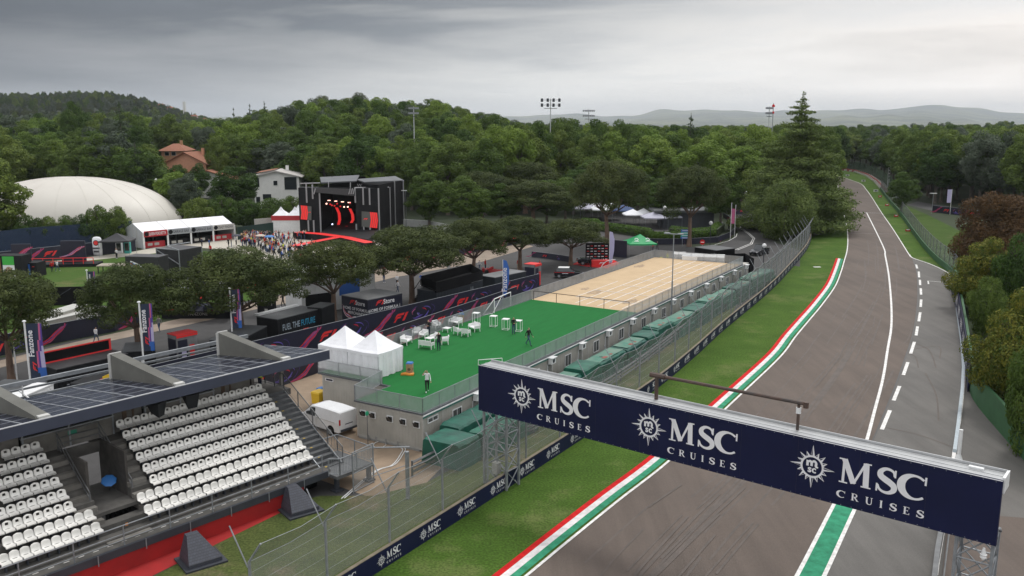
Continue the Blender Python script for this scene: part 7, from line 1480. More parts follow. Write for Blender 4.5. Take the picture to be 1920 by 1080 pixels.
t_ = thing('advertising_hoarding', 'tall navy hoarding with white lettering beside the pit exit road', 'hoarding', hl[0]); b = MB(); wall(b, hl, .02, 2.5, -.05, .02); b.obj('board', NAVY, t_, world=True)
RS_ = resample(hl, 7.5); b = MB(); b.art(move(ART[0], 1.9, .9, 1.05), (0, 0, 0), (1, 0, 0), (0, 0, 1), .0, 0); pr = None
for i in range(len(RS_) - 1):
    p, q = RS_[i], RS_[i + 1]; d = (p - q).normalized(); pr_ = b.obj('sponsor_logo', [WHITE, NAVY], t_) if pr is None else share('sponsor_logo', pr, t_); pr = pr or pr_
    pr_.location = q - hl[0] + Vector((d.y, -d.x, 0)) * -.08 + Vector((0, 0, .2)); pr_.rotation_euler = (0, 0, math.atan2(d.y, d.x)); pr_.location = q - hl[0] + Vector((d.y, -d.x, 0)) * .08 + Vector((0, 0, .2))
    pr_.rotation_euler = (0, 0, math.atan2(-d.y, -d.x)); pr_.location = p - hl[0] + Vector((-d.y, d.x, 0)) * .08 + Vector((0, 0, .2))
t_ = thing('kerb_wall', 'pale low kerb wall running under the tall navy hoarding', 'kerb wall', hl[0]); b = MB(); wall(b, P2([(1786, 527), (1797, 580), (1806, 640), (1810, 690), (1808, 735), (1801, 800), (1795, 850)]), 0, .28, .05, .3); b.obj('kerb', mat('pale_blue_kerb', (.42, .48, .52), var=.1), t_, world=True)
t_ = thing('guard_wall', 'grey guard wall beside the pit exit, passing under the gantry', 'wall', at(1790, 960)); b = MB(); wl2 = P2([(1783, 930), (1774, 1000), (1764, 1060), (1758, 1120)]); wall(b, wl2, 0, .9, .1, .35); b.tube(wl2[0] + Vector((.2, 0, 1.1)), wl2[-1] + Vector((.2, 0, 1.1)), .05, 5); b.obj('wall', GALVD, t_, world=True)
t_ = thing('white_post', 'short white post standing on the apron behind the gantry', 'post', at(1797, 862)); b = MB(); b.tube((0, 0, 0), (0, 0, 2.2), .13, 8); b.tube((0, 0, 0), (0, 0, .4), .3, 8, 0, .14); b.obj('post', WHITEM, t_)
# far bend barrier, red and white, and fences on the far side
fb = P2([(1540, 313), (1575, 319), (1605, 323), (1628, 331), (1644, 342), (1653, 352), (1664, 363)]); t_ = thing('bend_barrier', 'red barrier with white marks round the outside of the far bend', 'barrier', fb[1]); b = MB(); wall(b, fb, 0, 1.1, -.1, .1, 0); 
for p in resample(fb, 6)[1:]: b.box((p.x - .1, p.y - .5, .2), (2.6, .5, .6), 0, 1)
b.obj('barrier', [mat('barrier_red', (.42, .05, .05), var=.2), WHITEP], t_, world=True); b = MB(); fo = off(fb, -2.0, 0)
for p, q in zip(fo, fo[1:]): b.quad((p[0], p[1], 0), (q[0], q[1], 0), (q[0], q[1], 4.5), (p[0], p[1], 4.5))
b.obj('green_net', mesh_mat('green_net', (.05, .11, .07), .55), t_, world=True)
# small red boards and marker discs on the verges
SR = 'small red boards on the verges'
for i, (px, py, w) in enumerate(((1561, 385, 6), (1563, 404.5, 7.5), (1650, 371, 6), (1663, 387, 7), (1680, 407.5, 7.5), (1702, 435, 9))):
    g = at(px, py); t_ = thing('verge_board', ['farther red board on the left verge under the tall conifer', 'nearer red board on the left verge by the access path', 'farthest red board on the right verge', 'second farthest red board on the right verge', 'second nearest red board on the right verge', 'nearest red board on the right verge, beside the junction'][i], 'board', g, .2 if px < 1600 else -.1, SR)
    W_ = w / F * g.y; b = MB(); b.bx(-W_ / 2, -.05, .15, W_ / 2, .05, .15 + 3.6 / F * g.y); b.obj('panel', REDP, t_); b = MB(); b.bx(-W_ * .3, -.07, .4, W_ * .3, -.052, .62); b.obj('white_strip', WHITE, t_); b = MB(); b.bx(-W_ * .3, -.04, 0, -W_ * .26, .04, .15); b.bx(W_ * .26, -.04, 0, W_ * .3, .04, .15); b.obj('feet', CHAR, t_)
for i, (px, py) in enumerate(((1589, 331), (1619, 341.5), (1642, 360.5))):
    g = at(px, py); t_ = thing('marker_board', ['farthest white marker board on the far bend verge', 'middle white marker board on the far bend verge', 'nearest white marker board on the far bend verge'][i], 'board', g, 0, 'white marker boards'); b = MB(); b.bx(-.8, -.05, .2, .8, .05, .9, 0); b.bx(-.3, -.07, .35, .3, -.055, .75, 1); b.bx(-.1, -.05, 0, .1, .05, .2, 1); b.obj('panel', [WHITE, CHAR], t_)
t_ = thing('brake_marker', 'tall white and black brake marker board behind the circuit wall', 'board', at(1665, 352)); b = MB(); b.bx(-.35, -.05, 0, .35, .05, 8.0, 0)
for i in range(4): b.bx(-.25, -.08, 3.2 + i * 1.1, .25, -.055, 3.9 + i * 1.1, 1)
b.obj('board', [WHITE, CHAR], t_)
t_ = thing('verge_plate', 'flat white plate lying in the grass left of the circuit', 'plate', at(1532, 501), .1); b = MB(); b.bx(-.55, -.3, .01, .55, .3, .06); b.obj('plate', WHITEP, t_)
# ------------------------------------------------------------------ floodlight masts and lamps
def mast(lab, px, base, ty, head_w, rows, z0=0, y=None, style=0):
    g = at(px, base) if y is None else SX(px, base, y); z0 = hgt(g.x, g.y); b_ = -(ty - 540) / F; H_ = CH + g.y * (-SP + b_ * CP) / (CP + b_ * SP) - z0; k = g.y / F
    t_ = thing('floodlight_mast', lab, 'floodlight', (g.x, g.y, z0), 0, 'floodlight masts'); b = MB(); b.tube((0, 0, 0), (0, 0, H_), 2.2 * k * .5, 8, 0, 1.6 * k * .5); b.obj('mast', mat('pale_mast', (.45, .47, .48), rough=.5), t_)
    W_ = head_w * k; b = MB(); dz = 9 * k
    for r_ in range(rows): b.bx(-W_ / 2, -.15, H_ - r_ * dz - .3 * dz, W_ / 2, .15, H_ - r_ * dz - .3 * dz + .5 * k)
    b.bx(-W_ * .35, -.4, H_ - rows * dz, W_ * .35, .4, H_ - rows * dz + .8 * k); b.tube((0, 0, H_ - rows * dz), (0, 0, H_), .7 * k, 6); b.obj('crossbars', CHAR, t_)
    n = 4 if style == 0 else 7
    for r_ in range(rows):
        for i in range(n): b = MB(); x = (-.5 + (i + .1) / (n - .8)) * W_; s_ = (3.0 if style == 0 else 1.7) * k; b.bx(x - s_ * .7, -s_, H_ - r_ * dz - .3 * dz - s_, x + s_ * .7, s_ * .4, H_ - r_ * dz - .3 * dz + s_); b.obj('floodlight_lamp', CHAR if style == 0 else GALV, t_)
mast('floodlight mast with eight big dark lamps above the middle wood', 1031, 372, 185, 34, 2); mast('faint distant floodlight mast right of the eight lamp one', 1102, 330, 205, 20, 2, style=1)
mast('pale floodlight mast with many lamps in front of the knoll', 779, 378, 200, 17, 2, style=1); mast('floodlight mast with a side platform left of the tallest conifer', 1434, 372, 200, 12, 2, style=1)
t_ = thing('beacon_mast', 'thin mast with two red balls beside the right floodlight mast', 'mast', at(1441, 372)); H_ = tall(1441, 372, 193); b = MB(); b.tube((0, 0, 0), (0, 0, H_), .12, 5); b.obj('mast', GALV, t_); b = MB(); b.dome((0, 0, H_ - 1.2), .5, .5, .8, 8, 4); b.dome((0, 0, H_ - 3.2), .4, .4, .7, 8, 4); b.obj('red_balls', REDP, t_)
def street_lamp(lab, px, base, ty, ball=True):
    g = at(px, base); H_ = tall(px, base, ty); t_ = thing('street_lamp', lab, 'street lamp', g, 0, 'street lamps'); b = MB(); b.tube((0, 0, 0), (0, 0, H_), .07, 6); b.obj('pole', CHAR if ball else GALV, t_)
    b = MB(); (b.loft([[(.38 * math.cos(f) * math.cos(a_), .38 * math.cos(f) * math.sin(a_), H_ + .3 + .38 * math.sin(f)) for a_ in [k * PI / 5 for k in range(10)]] for f in (-1.5, -.8, 0, .8, 1.5)]) if ball else b.bx(-.9, -.15, H_, .9, .15, H_ + .15)); b.obj('lamp_shade', WHITEM, t_)
for a_ in (('globe lamp at the road bend behind the low printed barrier', 1331, 462, 421), ('globe lamp among the white parasols', 1245, 438, 392), ('globe lamp left of the bare trunked pines', 1088, 425, 376), ('lamp with white head beside the top of the catch fence', 1431, 500, 464), ('white topped lamp pole before the trees right of the dome', 338, 410, 341), ('second white topped lamp pole right of the air dome', 298, 410, 340), ('lamp post right of the food marquee by the hut', 1397, 410, 364)): street_lamp(*a_)
street_lamp('small floodlight pole at the right side of the stage', 762, 428, 358, False); street_lamp('street light beyond the circuit wall, by the pink flag', 1747, 400, 363, False); 
t_ = thing('feather_flag', 'pink and white flag beyond the circuit wall', 'feather flag', at(1781, 402), 0, 'feather flags'); b = MB(); b.tube((0, 0, 0), (0, 0, 6.5), .06, 5); b.obj('pole', WHITEM, t_); b = MB(); b.bx(-1.1, 0, 3, -.05, .03, 6.4); b.obj('flag_cloth', LIL, t_)
banner_fence('printed fence by the road beyond the circuit wall', [at(1748, 398), at(1800, 404), at(1850, 412)], 1.8, 9)
sheet('far_road', P2([(1700, 384), (1750, 396), (1860, 410), (1960, 425), (1960, 412), (1800, 390), (1720, 378)]), ROADA, .016)
# ------------------------------------------------------------------ air dome, houses
g0, g1 = at(60, 462), at(309, 420); D = mat('air_dome_skin', (.60, .575, .52), rough=.5, scale=.05, col2=(.52, .49, .44), detail=4)
t_ = thing('air_dome', 'huge white inflatable air dome behind the row of bushy trees', 'air dome', (-98.5, 197, 0), R(0)); b = MB(); rings = []; n = 40
for j in range(15):
    f = (PI / 2) * j / 14; c_, s_ = math.cos(f), math.sin(f); rings.append([(23.5 * math.copysign(abs(math.cos(a_)) ** .9, math.cos(a_)) * c_ ** .92, 17 * math.copysign(abs(math.sin(a_)) ** .9, math.sin(a_)) * c_ ** .92, 11.4 * s_) for a_ in [2 * PI * i / n for i in range(n)]])
b.loft(rings); b.obj('skin', D, t_, smooth=True); b = MB()
for i in range(1, n, 2): b.path([(rings[j][i][0] * 1.002, rings[j][i][1] * 1.002, rings[j][i][2] * 1.002) for j in range(0, 14)], .018, 3)
b.obj('seams', mat('dome_seam', (.56, .535, .485)), t_); b = MB(); b.loft([[(24 * math.copysign(abs(math.cos(a_)) ** .9, math.cos(a_)), 17.4 * math.copysign(abs(math.sin(a_)) ** .9, math.sin(a_)), z) for a_ in [2 * PI * i / n for i in range(n)]] for z in (0, .6)]); b.obj('base_ring', CAB, t_)
TERR = mat('terracotta_tiles', (.33, .135, .075), rough=.9, scale=1.2, col2=(.22, .095, .06), detail=5, stretch=(1, 4, 1)); OCH = mat('ochre_render', (.50, .27, .15), var=.1, scale=1); PINKR = mat('pink_render', (.60, .30, .19), var=.1, scale=1); WHR = mat('white_render', (.66, .66, .64), var=.06, scale=1)
def house(lab, px, base, w_px, eave_y, ridge_y, dpt, rz, wm, rm, wins, overhang=.7, name='house', chim=True, gable=True):
    g = at(px, base); W_ = w_px / F * g.y; he = tall(px, base, eave_y); hr = tall(px, base, ridge_y); t_ = thing(name, lab, 'house', g, rz); b = MB(); w = W_ / 2
    if gable: b.add([(-w, 0, 0), (w, 0, 0), (w, dpt, 0), (-w, dpt, 0), (-w, 0, he), (w, 0, he), (w, dpt, he), (-w, dpt, he), (0, 0, hr - .1), (0, dpt, hr - .1)], [(0, 1, 5, 8, 4), (1, 2, 6, 5), (2, 3, 7, 9, 6), (3, 0, 4, 7)])
    else: b.bx(-w, 0, 0, w, dpt, he)
    b.obj('wall', wm, t_); b = MB(); o_ = overhang
    def slab(P_): b.add(P_ + [(x, y, z - .25) for x, y, z in P_], [(0, 1, 2, 3), (7, 6, 5, 4), (0, 4, 5, 1), (1, 5, 6, 2), (2, 6, 7, 3), (3, 7, 4, 0)])
    if gable: k = (hr - he) / w; slab([(-w - o_, -o_, he - k * o_ + .2), (0, -o_, hr + .2), (0, dpt + o_, hr + .2), (-w - o_, dpt + o_, he - k * o_ + .2)]); slab([(0, -o_, hr + .19), (w + o_, -o_, he - k * o_ + .19), (w + o_, dpt + o_, he - k * o_ + .19), (0, dpt + o_, hr + .19)])
    else: b.loft([[(-w - o_, -o_, he), (w + o_, -o_, he), (w + o_, dpt + o_, he), (-w - o_, dpt + o_, he)], [(-w * .25, dpt * .4, hr), (w * .25, dpt * .4, hr), (w * .25, dpt * .6, hr), (-w * .25, dpt * .6, hr)]])
    ro = b.obj('roof', rm, t_)
    if chim: b = MB(); b.bx(w * .3, dpt * .5, hr - 1, w * .3 + .8, dpt * .5 + .8, hr + 1.2); b.obj('chimney', wm, ro)
    for (x, z, ww, wh) in wins: b = MB(); b.bx(x * w - ww / 2, -.10, z, x * w + ww / 2, .02, z + wh, 0); o = b.obj('window', WHR, t_); b = MB(); b.bx(x * w - ww / 2 + .08, -.14, z + .08, x * w + ww / 2 - .08, -.11, z + wh - .08, 0); b.obj('pane', glass(), o)
    return t_
hw = house('white villa with a low red roof among trees left of the stage', 521, 392, 82, 331, 321, 14, R(8), WHR, mat('pale_roof_edge', (.42, .40, .38), rough=.6), [(-.45, 2.6, 2.4, 1.6), (-.05, 6.4, 1.2, 1.4), (.62, 5.2, 3.4, 3.6), (.55, 2.0, 1.0, 1.4), (-.85, 6, 1.2, 2.6), (-.85, 1.5, 1.2, 2)], 1.0)
b = MB(); W_ = 82 / F * at(521, 392).y / 2; hr = tall(521, 392, 321); he = tall(521, 392, 331); b.add([(-W_ * .95, 1, he + .9), (-.5, 1, hr + .35), (-.5, 13, hr + .35), (-W_ * .95, 13, he + .9)], [(0, 1, 2, 3)]); b.obj('tiles', TERR, hw)
house('terracotta house with a hipped roof higher on the slope', 328, 352, 40, 283, 270, 12, R(5), OCH, TERR, [(-.5, tall(328, 352, 292), 1.6, 1.4), (.1, tall(328, 352, 292), 1.6, 1.4)], 1.2, gable=False)
house('orange gabled house in front of the hipped one', 352, 366, 78, 306, 286, 16, R(-4), PINKR, TERR, [(-.3, 4, 1.6, 1.6), (.3, 4, 1.6, 1.6)], 1.0)
house('low house with a red roof and solar panels between trees', 392, 376, 92, 336, 320, 12, R(4), WHR, TERR, [(.6, 2, 1.5, 1.5)], 1.0, chim=False)
house('small white hut with an open porch right of the dome', 336, 420, 52, 396, 391, 6, R(2), WHR, mat('pale_roof_edge', (.42, .40, .38)), [(-.2, .4, 4, 2.2)], .8, 'hut', False, gable=False)
t_ = thing('blue_roof_shed', 'distant shed with a blue roof below the ridge', 'shed', (*SX(206, 240, 620).xy, hgt(SX(206, 240, 620).x, 620))); b = MB(); b.bx(-5, 0, 0, 5, 6, 12); b.obj('wall', WHR, t_); b = MB(); b.bx(-5.4, -.4, 12, 5.4, 6.4, 16.5); b.obj('roof', BLUP if False else BLUEP, t_)
sheet_y = [SX(120, 214, 850), SX(215, 222, 850), SX(222, 240, 790), SX(110, 236, 790)]
t_ = thing('village_tower', 'distant slim white tower on the ridge', 'tower', (*SX(346, 205, 1150).xy, hgt(SX(346, 205, 1150).x, 1150))); b = MB(); b.bx(-1.5, -1.5, 0, 1.5, 1.5, 24); b.obj('shaft', WHR, t_)
for i, x in enumerate((302, 318, 362, 380)):
    p = SX(x, 207, 1180); t_ = thing('distant_house', f'{["leftmost", "second", "third", "rightmost"][i]} pale distant house on the ridge line', 'house', (p.x, p.y, hgt(p.x, p.y)), 0, 'distant houses on the ridge'); b = MB(); b.bx(-4, 0, 0, 4, 6, 8.5); b.obj('wall', mat('far_render', (.32, .28, .25)), t_); b = MB(); b.box((0, 3, 8.5), (9, 7, 2), 0, 0, (.3, .5)); b.obj('roof', TERR, t_)
# ------------------------------------------------------------------ road bend: hedges, parasols, signs, cars
def hedge(lab, L, w, h): 
    p = P2(L); t_ = thing('hedge', lab, 'hedge', p[0], 0, 'clipped hedges'); B = []
    for q in resample(p, .8): B.append((q.x - p[0].x, q.y - p[0].y, h * .5, .9, w * .55, h * .55))
    b = MB(); wall(b, [q - p[0] for q in p], 0, h * .8, -w * .35, w * .35); b.obj('stems', mat('hedge_core', (.03, .045, .015)), t_); leaves('crown', B, 9000, .3, LF_HEDGE, t_, jit=.9, up=.3)
hedge('long clipped green hedge below the parasols, left part', [(1122, 432), (1160, 437), (1220, 446)], 2.6, 1.9); hedge('clipped green hedge under the signboards', [(1222, 449), (1290, 449)], 2.0, 1.5); hedge('clipped green hedge round the corner of the parasol garden', [(1262, 441), (1300, 446), (1335, 443), (1348, 432)], 3.4, 1.9); hedge('short clipped hedge left of the tall pine trunk', [(1095, 424), (1122, 426)], 2.6, 1.8)
PAR = 'garden parasols and tents'
def parasol(lab, px, py, w, h, m):
    popup('parasol', w, w, h, h + 1.1, lab, at(px, py), rnd(-.2, .2), m, (), PAR, 'parasol', curve=False)
CREAM = mat('cream_cloth', (.55, .44, .26), rough=.8, var=.08); BLUC = mat('blue_cloth', (.04, .07, .17), rough=.8); LAV = mat('lavender_cloth', (.44, .44, .52), rough=.8, var=.06)
for i, (px, py, w, h, m, lab) in enumerate(((1226, 428, 5.2, 2.6, LAV, 'lavender parasol at the front left of the garden'), (1256, 426, 5.0, 2.6, LAV, 'lavender white parasol right of the front left one'), (1273, 420, 4.6, 3.4, CREAM, 'cream peaked tent right of the menu board'), (1246, 418, 4.0, 3.4, CREAM, 'cream peaked tent behind the globe lamp'), (1168, 418, 5.0, 3.2, BLUC, 'dark blue peaked tent left in the garden'), (1186, 422, 4.2, 2.6, WHITEC, 'white parasol right of the blue tent'), (1206, 420, 3.6, 2.6, WHITEC, 'small white parasol in the middle of the garden'),
    (1130, 414, 5.4, 3.0, WHITEC, 'white tent behind the tall pine trunk'), (1148, 412, 5.0, 3.0, WHITEC, 'white tent right of the tall pine trunk'), (1098, 410, 6.2, 2.8, LAV, 'long grey white canopy at the left of the garden'), (1116, 408, 6.0, 2.8, WHITEC, 'white canopy next to the long grey one'))): parasol(lab, px, py, w, h, m)
t_ = thing('kiosk_building', 'dark flat roofed bar building behind the parasols', 'building', at(1300, 428)); b = MB(); b.bx(-7, 0, 0, 4.5, 7, 3.6, 0); b.obj('wall', CHAR, t_); b = MB(); b.bx(-9, -1.2, 3.61, 6, 8, 4.1, 0); b.obj('roof', mat('dusty_dark_roof', (.085, .09, .095)), t_)
t_ = thing('menu_board', 'long dark menu board above the parasols', 'sign', at(1232, 412)); b = MB(); b.bx(-2.6, 0, 3.4, 2.6, .1, 4.8, 0); b.bx(-2.2, -.02, 4.0, 2.2, -.005, 4.4, 1); b.bx(-2.4, 0, 0, -2.2, .1, 3.4, 0); b.bx(2.2, 0, 0, 2.4, .1, 3.4, 0); b.obj('board', [mat('menu_grey', (.14, .14, .13)), CABT], t_)
popup('gazebo', 5.0, 5.0, 2.5, 3.9, 'green gazebo with white printed marks behind the sand court', at(1199, 480), .1, mat('green_gazebo_cloth', (.012, .30, .10), rough=.6, var=.08), (), None, 'gazebo')
gz = [o for o in COL.objects if o.name.startswith('gazebo')][-1]; b = MB()
for s_ in (-1, 1): b.art(move(merge([ribbon([(-.5, .2), (0, .5), (.4, .1), (.0, -.3), (-.3, 0)], [.1, .14, .12, .1, .08]), rect(-.6, -.5, .5, -.38)]), s_ * 1.0, 0, .75), (0, -1.55, 3.02), (1, 0, 0), (0, .75, .66), .12, 0)
b.obj('printed_mark', WHITE, gz)
def signpost(lab, px, py, ty, plates, name='road_sign'):
    H_ = tall(px, py, ty); t_ = thing(name, lab, 'sign', at(px, py)); b = MB(); b.tube((-.5, 0, 0), (-.5, 0, H_), .05, 5); b.tube((.5, 0, 0), (.5, 0, H_), .05, 5); b.obj('post', GALV, t_)
    for i, (m_, z0, z1) in enumerate(plates): b = MB(); b.bx(-.85, -.08, H_ * z0, .85, -.03, H_ * z1, 0); b.bx(-.6, -.095, H_ * (z0 + z1) / 2 - .05, .5, -.083, H_ * (z0 + z1) / 2 + .05, 1); b.obj('plate', [m_, WHITE], t_)
signpost('stack of blue and green direction signs before the right tall pine', 1284, 462, 430, [(BLU, .86, .99), (TEALP, .72, .84), (TEALP, .58, .70), (BLU, .45, .56)])
t_ = thing('no_entry_sign', 'round red no entry sign at the bend', 'sign', at(1316, 478)); b = MB(); b.tube((0, 0, 0), (0, 0, 2.6), .05, 5); b.obj('post', GALV, t_); b = MB(); b.tube((0, -.04, 2.3), (0, -.07, 2.3), .45, 14, 0); b.bx(-.3, -.085, 2.24, .3, -.072, 2.36, 1); b.obj('plate', [REDP, WHITE], t_)
# black box and white cabins at the end of the sand court
t_, L, D = from_roof('black screened enclosure beside the road at the end of the terrace', 'black_enclosure', 'enclosure', (1343, 470), (1378, 466), (1318, 462), 3.2, BLACKM, None, mat('dusty_dark_roof', (.085, .09, .095)))
t_ = thing('screen_fence', 'black screened fence between the last stacks and the catch fence', 'fence', at(1365, 512)); b = MB(); wall(b, [at(1362, 506), at(1395, 505), at(1412, 516)], 0, 2.6, -.04, .04); b.obj('black_screen', BLACKM, t_, world=True)
t_, L, D = from_roof('white flat roofed container across the end of the sand court', 'white_container', 'container', (1357, 484), (1359, 478), (1284, 473), 3.4, WHITEM, 'white end containers', WHITEM)
t_, L, D = from_roof('lower white container left of the other at the court end', 'white_container', 'container', (1283, 478), (1286, 473), (1262, 476), 3.2, WHITEM, 'white end containers', WHITEM)
def car(name, lab, cat_, loc, rz, L, W_, H_, paint, roofm=None, suv=True, pickup=False):
    t_ = thing(name, lab, cat_, loc, rz); hw_ = W_ / 2; zb = .32; S = [(0, .5, .85, .86, .86), (.12, zb, .95, .98, .92)] + ([(L * .36, zb, 1.05, 1.07, .9), (L * .37, zb, 1.05, 1.07, .9)] if pickup else [(L * .02 + .2, zb, 1.0, 1.02, .95)]) + [(L * .72, zb, 1.0, 1.02, .95), (L * .93, zb, .88, .90, .9), (L, .45, .70, .72, .78)]
    b = MB(); b.loft([[(x, -hw_ * k, z0), (x, -hw_ * k, z1), (x, -hw_ * k * .93, z2), (x, hw_ * k * .93, z2), (x, hw_ * k, z1), (x, hw_ * k, z0)] for x, z0, z1, z2, k in S]); b.obj('body', paint, t_)
    x0, x1 = (L * .38, L * .70) if pickup else (L * .04, L * .70); b = MB(); b.loft([[(x, -hw_ * .88 * k, 1.0), (x, -hw_ * .70 * k2, z), (x, hw_ * .70 * k2, z), (x, hw_ * .88 * k, 1.0)] for x, k, k2, z in ((x0, 1, 1.1, 1.02), (x0 + .35, 1, 1, H_ - .06), (x1 - .75, 1, 1, H_ - .03), (x1, 1, 1.1, 1.02))]); b.obj('windows', glass(), t_)
    b = MB(); b.loft([[(x, -hw_ * .70, H_ - .05), (x, -hw_ * .66, H_), (x, hw_ * .66, H_), (x, hw_ * .70, H_ - .05)] for x in (x0 + .38, x1 - .78)]); b.obj('roof', roofm or paint, t_)
    for y in (-hw_ * .93, hw_ * .93):
        for x in (L * .17, L * .82): b = MB(); b.tube((x, y - .1, .36), (x, y + .1, .36), .36, 14); w = b.obj('wheel', DARKPL, t_); b = MB(); s_ = 1 if y > 0 else -1; b.tube((x, y + .09 * s_, .36), (x, y + .115 * s_, .36), .2, 10); b.obj('hubcap', GALV, w)
    for s_ in (-1, 1): b = MB(); b.bx(L - .08, s_ * hw_ * .6 - .15, .62, L + .0, s_ * hw_ * .6 + .15, .76); b.obj('headlight', WHITEM, t_); b = MB(); b.bx(-.02, s_ * hw_ * .7 - .1, .7, .06, s_ * hw_ * .7 + .1, .9); b.obj('tail_light', mat('tail_light_red', (.45, .01, .015)), t_)
    b = MB(); b.bx(-.03, -.25, .5, -.005, .25, .62); b.obj('number_plate', WHITE, t_); return t_
CARB = mat('dark_car_paint', (.010, .012, .018), rough=.15, spec=.7)
c_ = car('parked_car', 'parked dark car with a white roof below the round pine', 'car', at(1040, 520), R(-8), 4.3, 1.85, 1.62, CARB, WHITEM); b = MB(); b.bx(1.2, -.94, .74, 2.1, -.925, .82, 0); b.bx(.1, -.94, .9, 3.0, -.925, .95, 1); b.obj('side_lettering', [WHITE, REDP2], c_)
car('pickup_truck', 'black pickup truck on the road beside the catch fence', 'pickup truck', at(1434, 474), math.atan2((at(1400, 484) - at(1434, 474)).y, (at(1400, 484) - at(1434, 474)).x), 5.2, 1.95, 1.85, CARB, None, pickup=True)
# red carpet show area
sheet('red_carpet', [at(*q) for q in ((1072, 496), (1090, 489), (1148, 486), (1162, 494), (1138, 503), (1108, 501))], mat('red_carpet_cloth', (.55, .012, .015), rough=.95), .03)
c_ = car('show_car', 'black show car on the red carpet', 'car', at(1082, 496), R(5), 4.6, 1.9, 1.15, CARB); 
t_ = thing('sponsor_wall', 'black sponsor backdrop with rows of white marks on the red carpet', 'backdrop', at(1121, 492), R(4)); b = MB(); b.bx(-2.1, 0, 0, 1.9, .2, 3.3, 0); b.bx(1.9, -.02, 0, 2.5, .22, 3.1, 1)
for i in range(6):
    for j in range(6): b.bx(-1.9 + i * .62, -.02, .5 + j * .45, -1.5 + i * .62, -.004, .62 + j * .45, 1 if (i + j) % 3 else 2)
b.obj('board', [BLACK, WHITE, REDP2], t_)
t_ = thing('podium_block', 'low red podium block with a white mark at the carpet corner', 'podium', at(1127, 499), R(4)); b = MB(); b.bx(-1.6, -.6, 0, 1.4, .6, 1.0, 0); b.art(move(FLOGO, 0, .6, .35), (0, -.6, 0), (1, 0, 0), (0, 0, 1), .02, 1); b.obj('block', [REDP2, WHITE], t_)
t_ = thing('curved_bench', 'white curved rail end by the red carpet and terrace railing', 'rail', at(1140, 505)); b = MB(); b.path([(-1.3, -.5, .1), (-.9, -.2, .8), (-.3, 0, 1.3), (.6, .3, 1.5), (1.2, .6, 1.5)], .06, 6); b.obj('rail', WHITEM, t_)
# open wheel show cars
def racer(lab, loc, rz, body, s=1.0):
    t_ = thing('racing_car', lab, 'racing car', loc, rz, None, s); b = MB(); b.loft([[(x, -w, z0), (x, -w * .8, z1), (x, w * .8, z1), (x, w, z0)] for x, w, z0, z1 in ((0, .35, .2, .5), (.8, .5, .1, .85), (1.7, .7, .1, .80), (2.6, .7, .1, .55), (3.4, .35, .12, .5), (4.8, .16, .15, .32))]); b.tube((1.2, 0, .8), (1.9, 0, 1.0), .16, 8); b.obj('body', body, t_)
    for x, y in ((.6, -.8), (.6, .8), (3.9, -.78), (3.9, .78)): b = MB(); b.tube((x, y - .17, .35), (x, y + .17, .35), .35, 14); b.obj('wheel', DARKPL, t_)
    b = MB(); b.bx(4.6, -.9, .08, 5.1, .9, .14); b.obj('front_wing', body, t_); b = MB(); b.bx(-.1, -.5, .75, .3, .5, .85); b.bx(-.1, -.52, .3, .3, -.48, .9); b.bx(-.1, .48, .3, .3, .52, .9); b.obj('rear_wing', body, t_); return t_
racer('dark racing car on the display stand beneath the forked pine', at(333, 583, 1.2) + Vector((0, 0, 0)), R(2), mat('racing_navy', (.012, .014, .030), rough=.2), 1.25)
t_ = thing('display_stand', 'black display stand with a red edge carrying the dark racing car', 'display stand', at(372, 597), R(2)); b = MB(); b.bx(-4.3, -.1, 0, 4.2, 3.8, 1.12, 0); b.bx(-4.32, -.14, 1.0, 4.22, -.1, 1.16, 1); b.art(move(text('FANZONE', .5), 0, .4, 1), (0, -.1, 0), (1, 0, 0), (0, 0, 1), .02, 2); b.obj('plinth', [BLACK, REDP2, CABT], t_)
b = MB(); b.bx(-4.6, 4.0, 0, -4.3, 4.3, 4.4); b.bx(4.0, 4.0, 0, 4.3, 4.3, 4.4); b.bx(-4.6, 4.0, 3.4, 4.3, 4.2, 4.5); b.obj('frame', BLACK, t_)
b = MB(); b.poly([(-3.2 + 2.6 * math.cos(a_), 3.95, 2.9 + 1.5 * math.sin(a_)) for a_ in [k * PI / 8 for k in range(9)]][::-1], 0)
for i, m_ in enumerate((1, 2, 1, 3)): b.art(ribbon([(-5 + i * .8, 3.1), (-4 + i * .7, 3.9), (-3 + i * .5, 3.3), (-2.4 + i * .5, 3.0)], [.1, .4, .5, .1]), (0, 3.94, 0), (1, 0, 0), (0, 0, 1), .02 + .004 * i, m_)
b.bx(1.2, 3.9, 2.9, 2.7, 3.98, 4.3, 1); b.bx(-1, 3.9, 3.2, .6, 3.98, 4.0, 4); b.obj('printed_canopy', [LIL, WHITE, LIL, PINK, DTX], t_)
racer('small red racing car beside visitors at the road, right of the truck deck', at(905, 512), R(10), mat('racing_red', (.40, .02, .025), rough=.25), .9)
# ------------------------------------------------------------------ people: visitors and the crowd before the stage
PR = []
specs = [('red', 'navy', 0, 'down'), ('white', 'black', 0, 'front'), ('black', 'jeans', 0, 'up'), ('red', 'tan', .2, 'down'), ('white', 'jeans', .35, 'down'), ('navy', 'black', 0, 'phone'), ('grey', 'jeans', .3, 'down'), ('blue', 'black', 0, 'front'), ('yellow', 'navy', 0, 'down'), ('black', 'black', .3, 'phone')]
for (c0, c1, sd_, ar) in specs:
    t_ = thing('person', '', 'person', (0, 0, 0)); figure(t_, top=c0, bottom=c1, shoes='white' if c1 != 'navy' else 'black', stride=sd_, arms=ar, sub=1); PR.append((t_, c0, c1))
upr = set()
def visitor(px, py, k, lab, rz=None, group=None): g = at(px, py); return place(PR[k][0], upr, g.x, g.y, 0, rnd(0, 6.28) if rz is None else rz, rnd(.97, 1.06), lab, group, 'person')
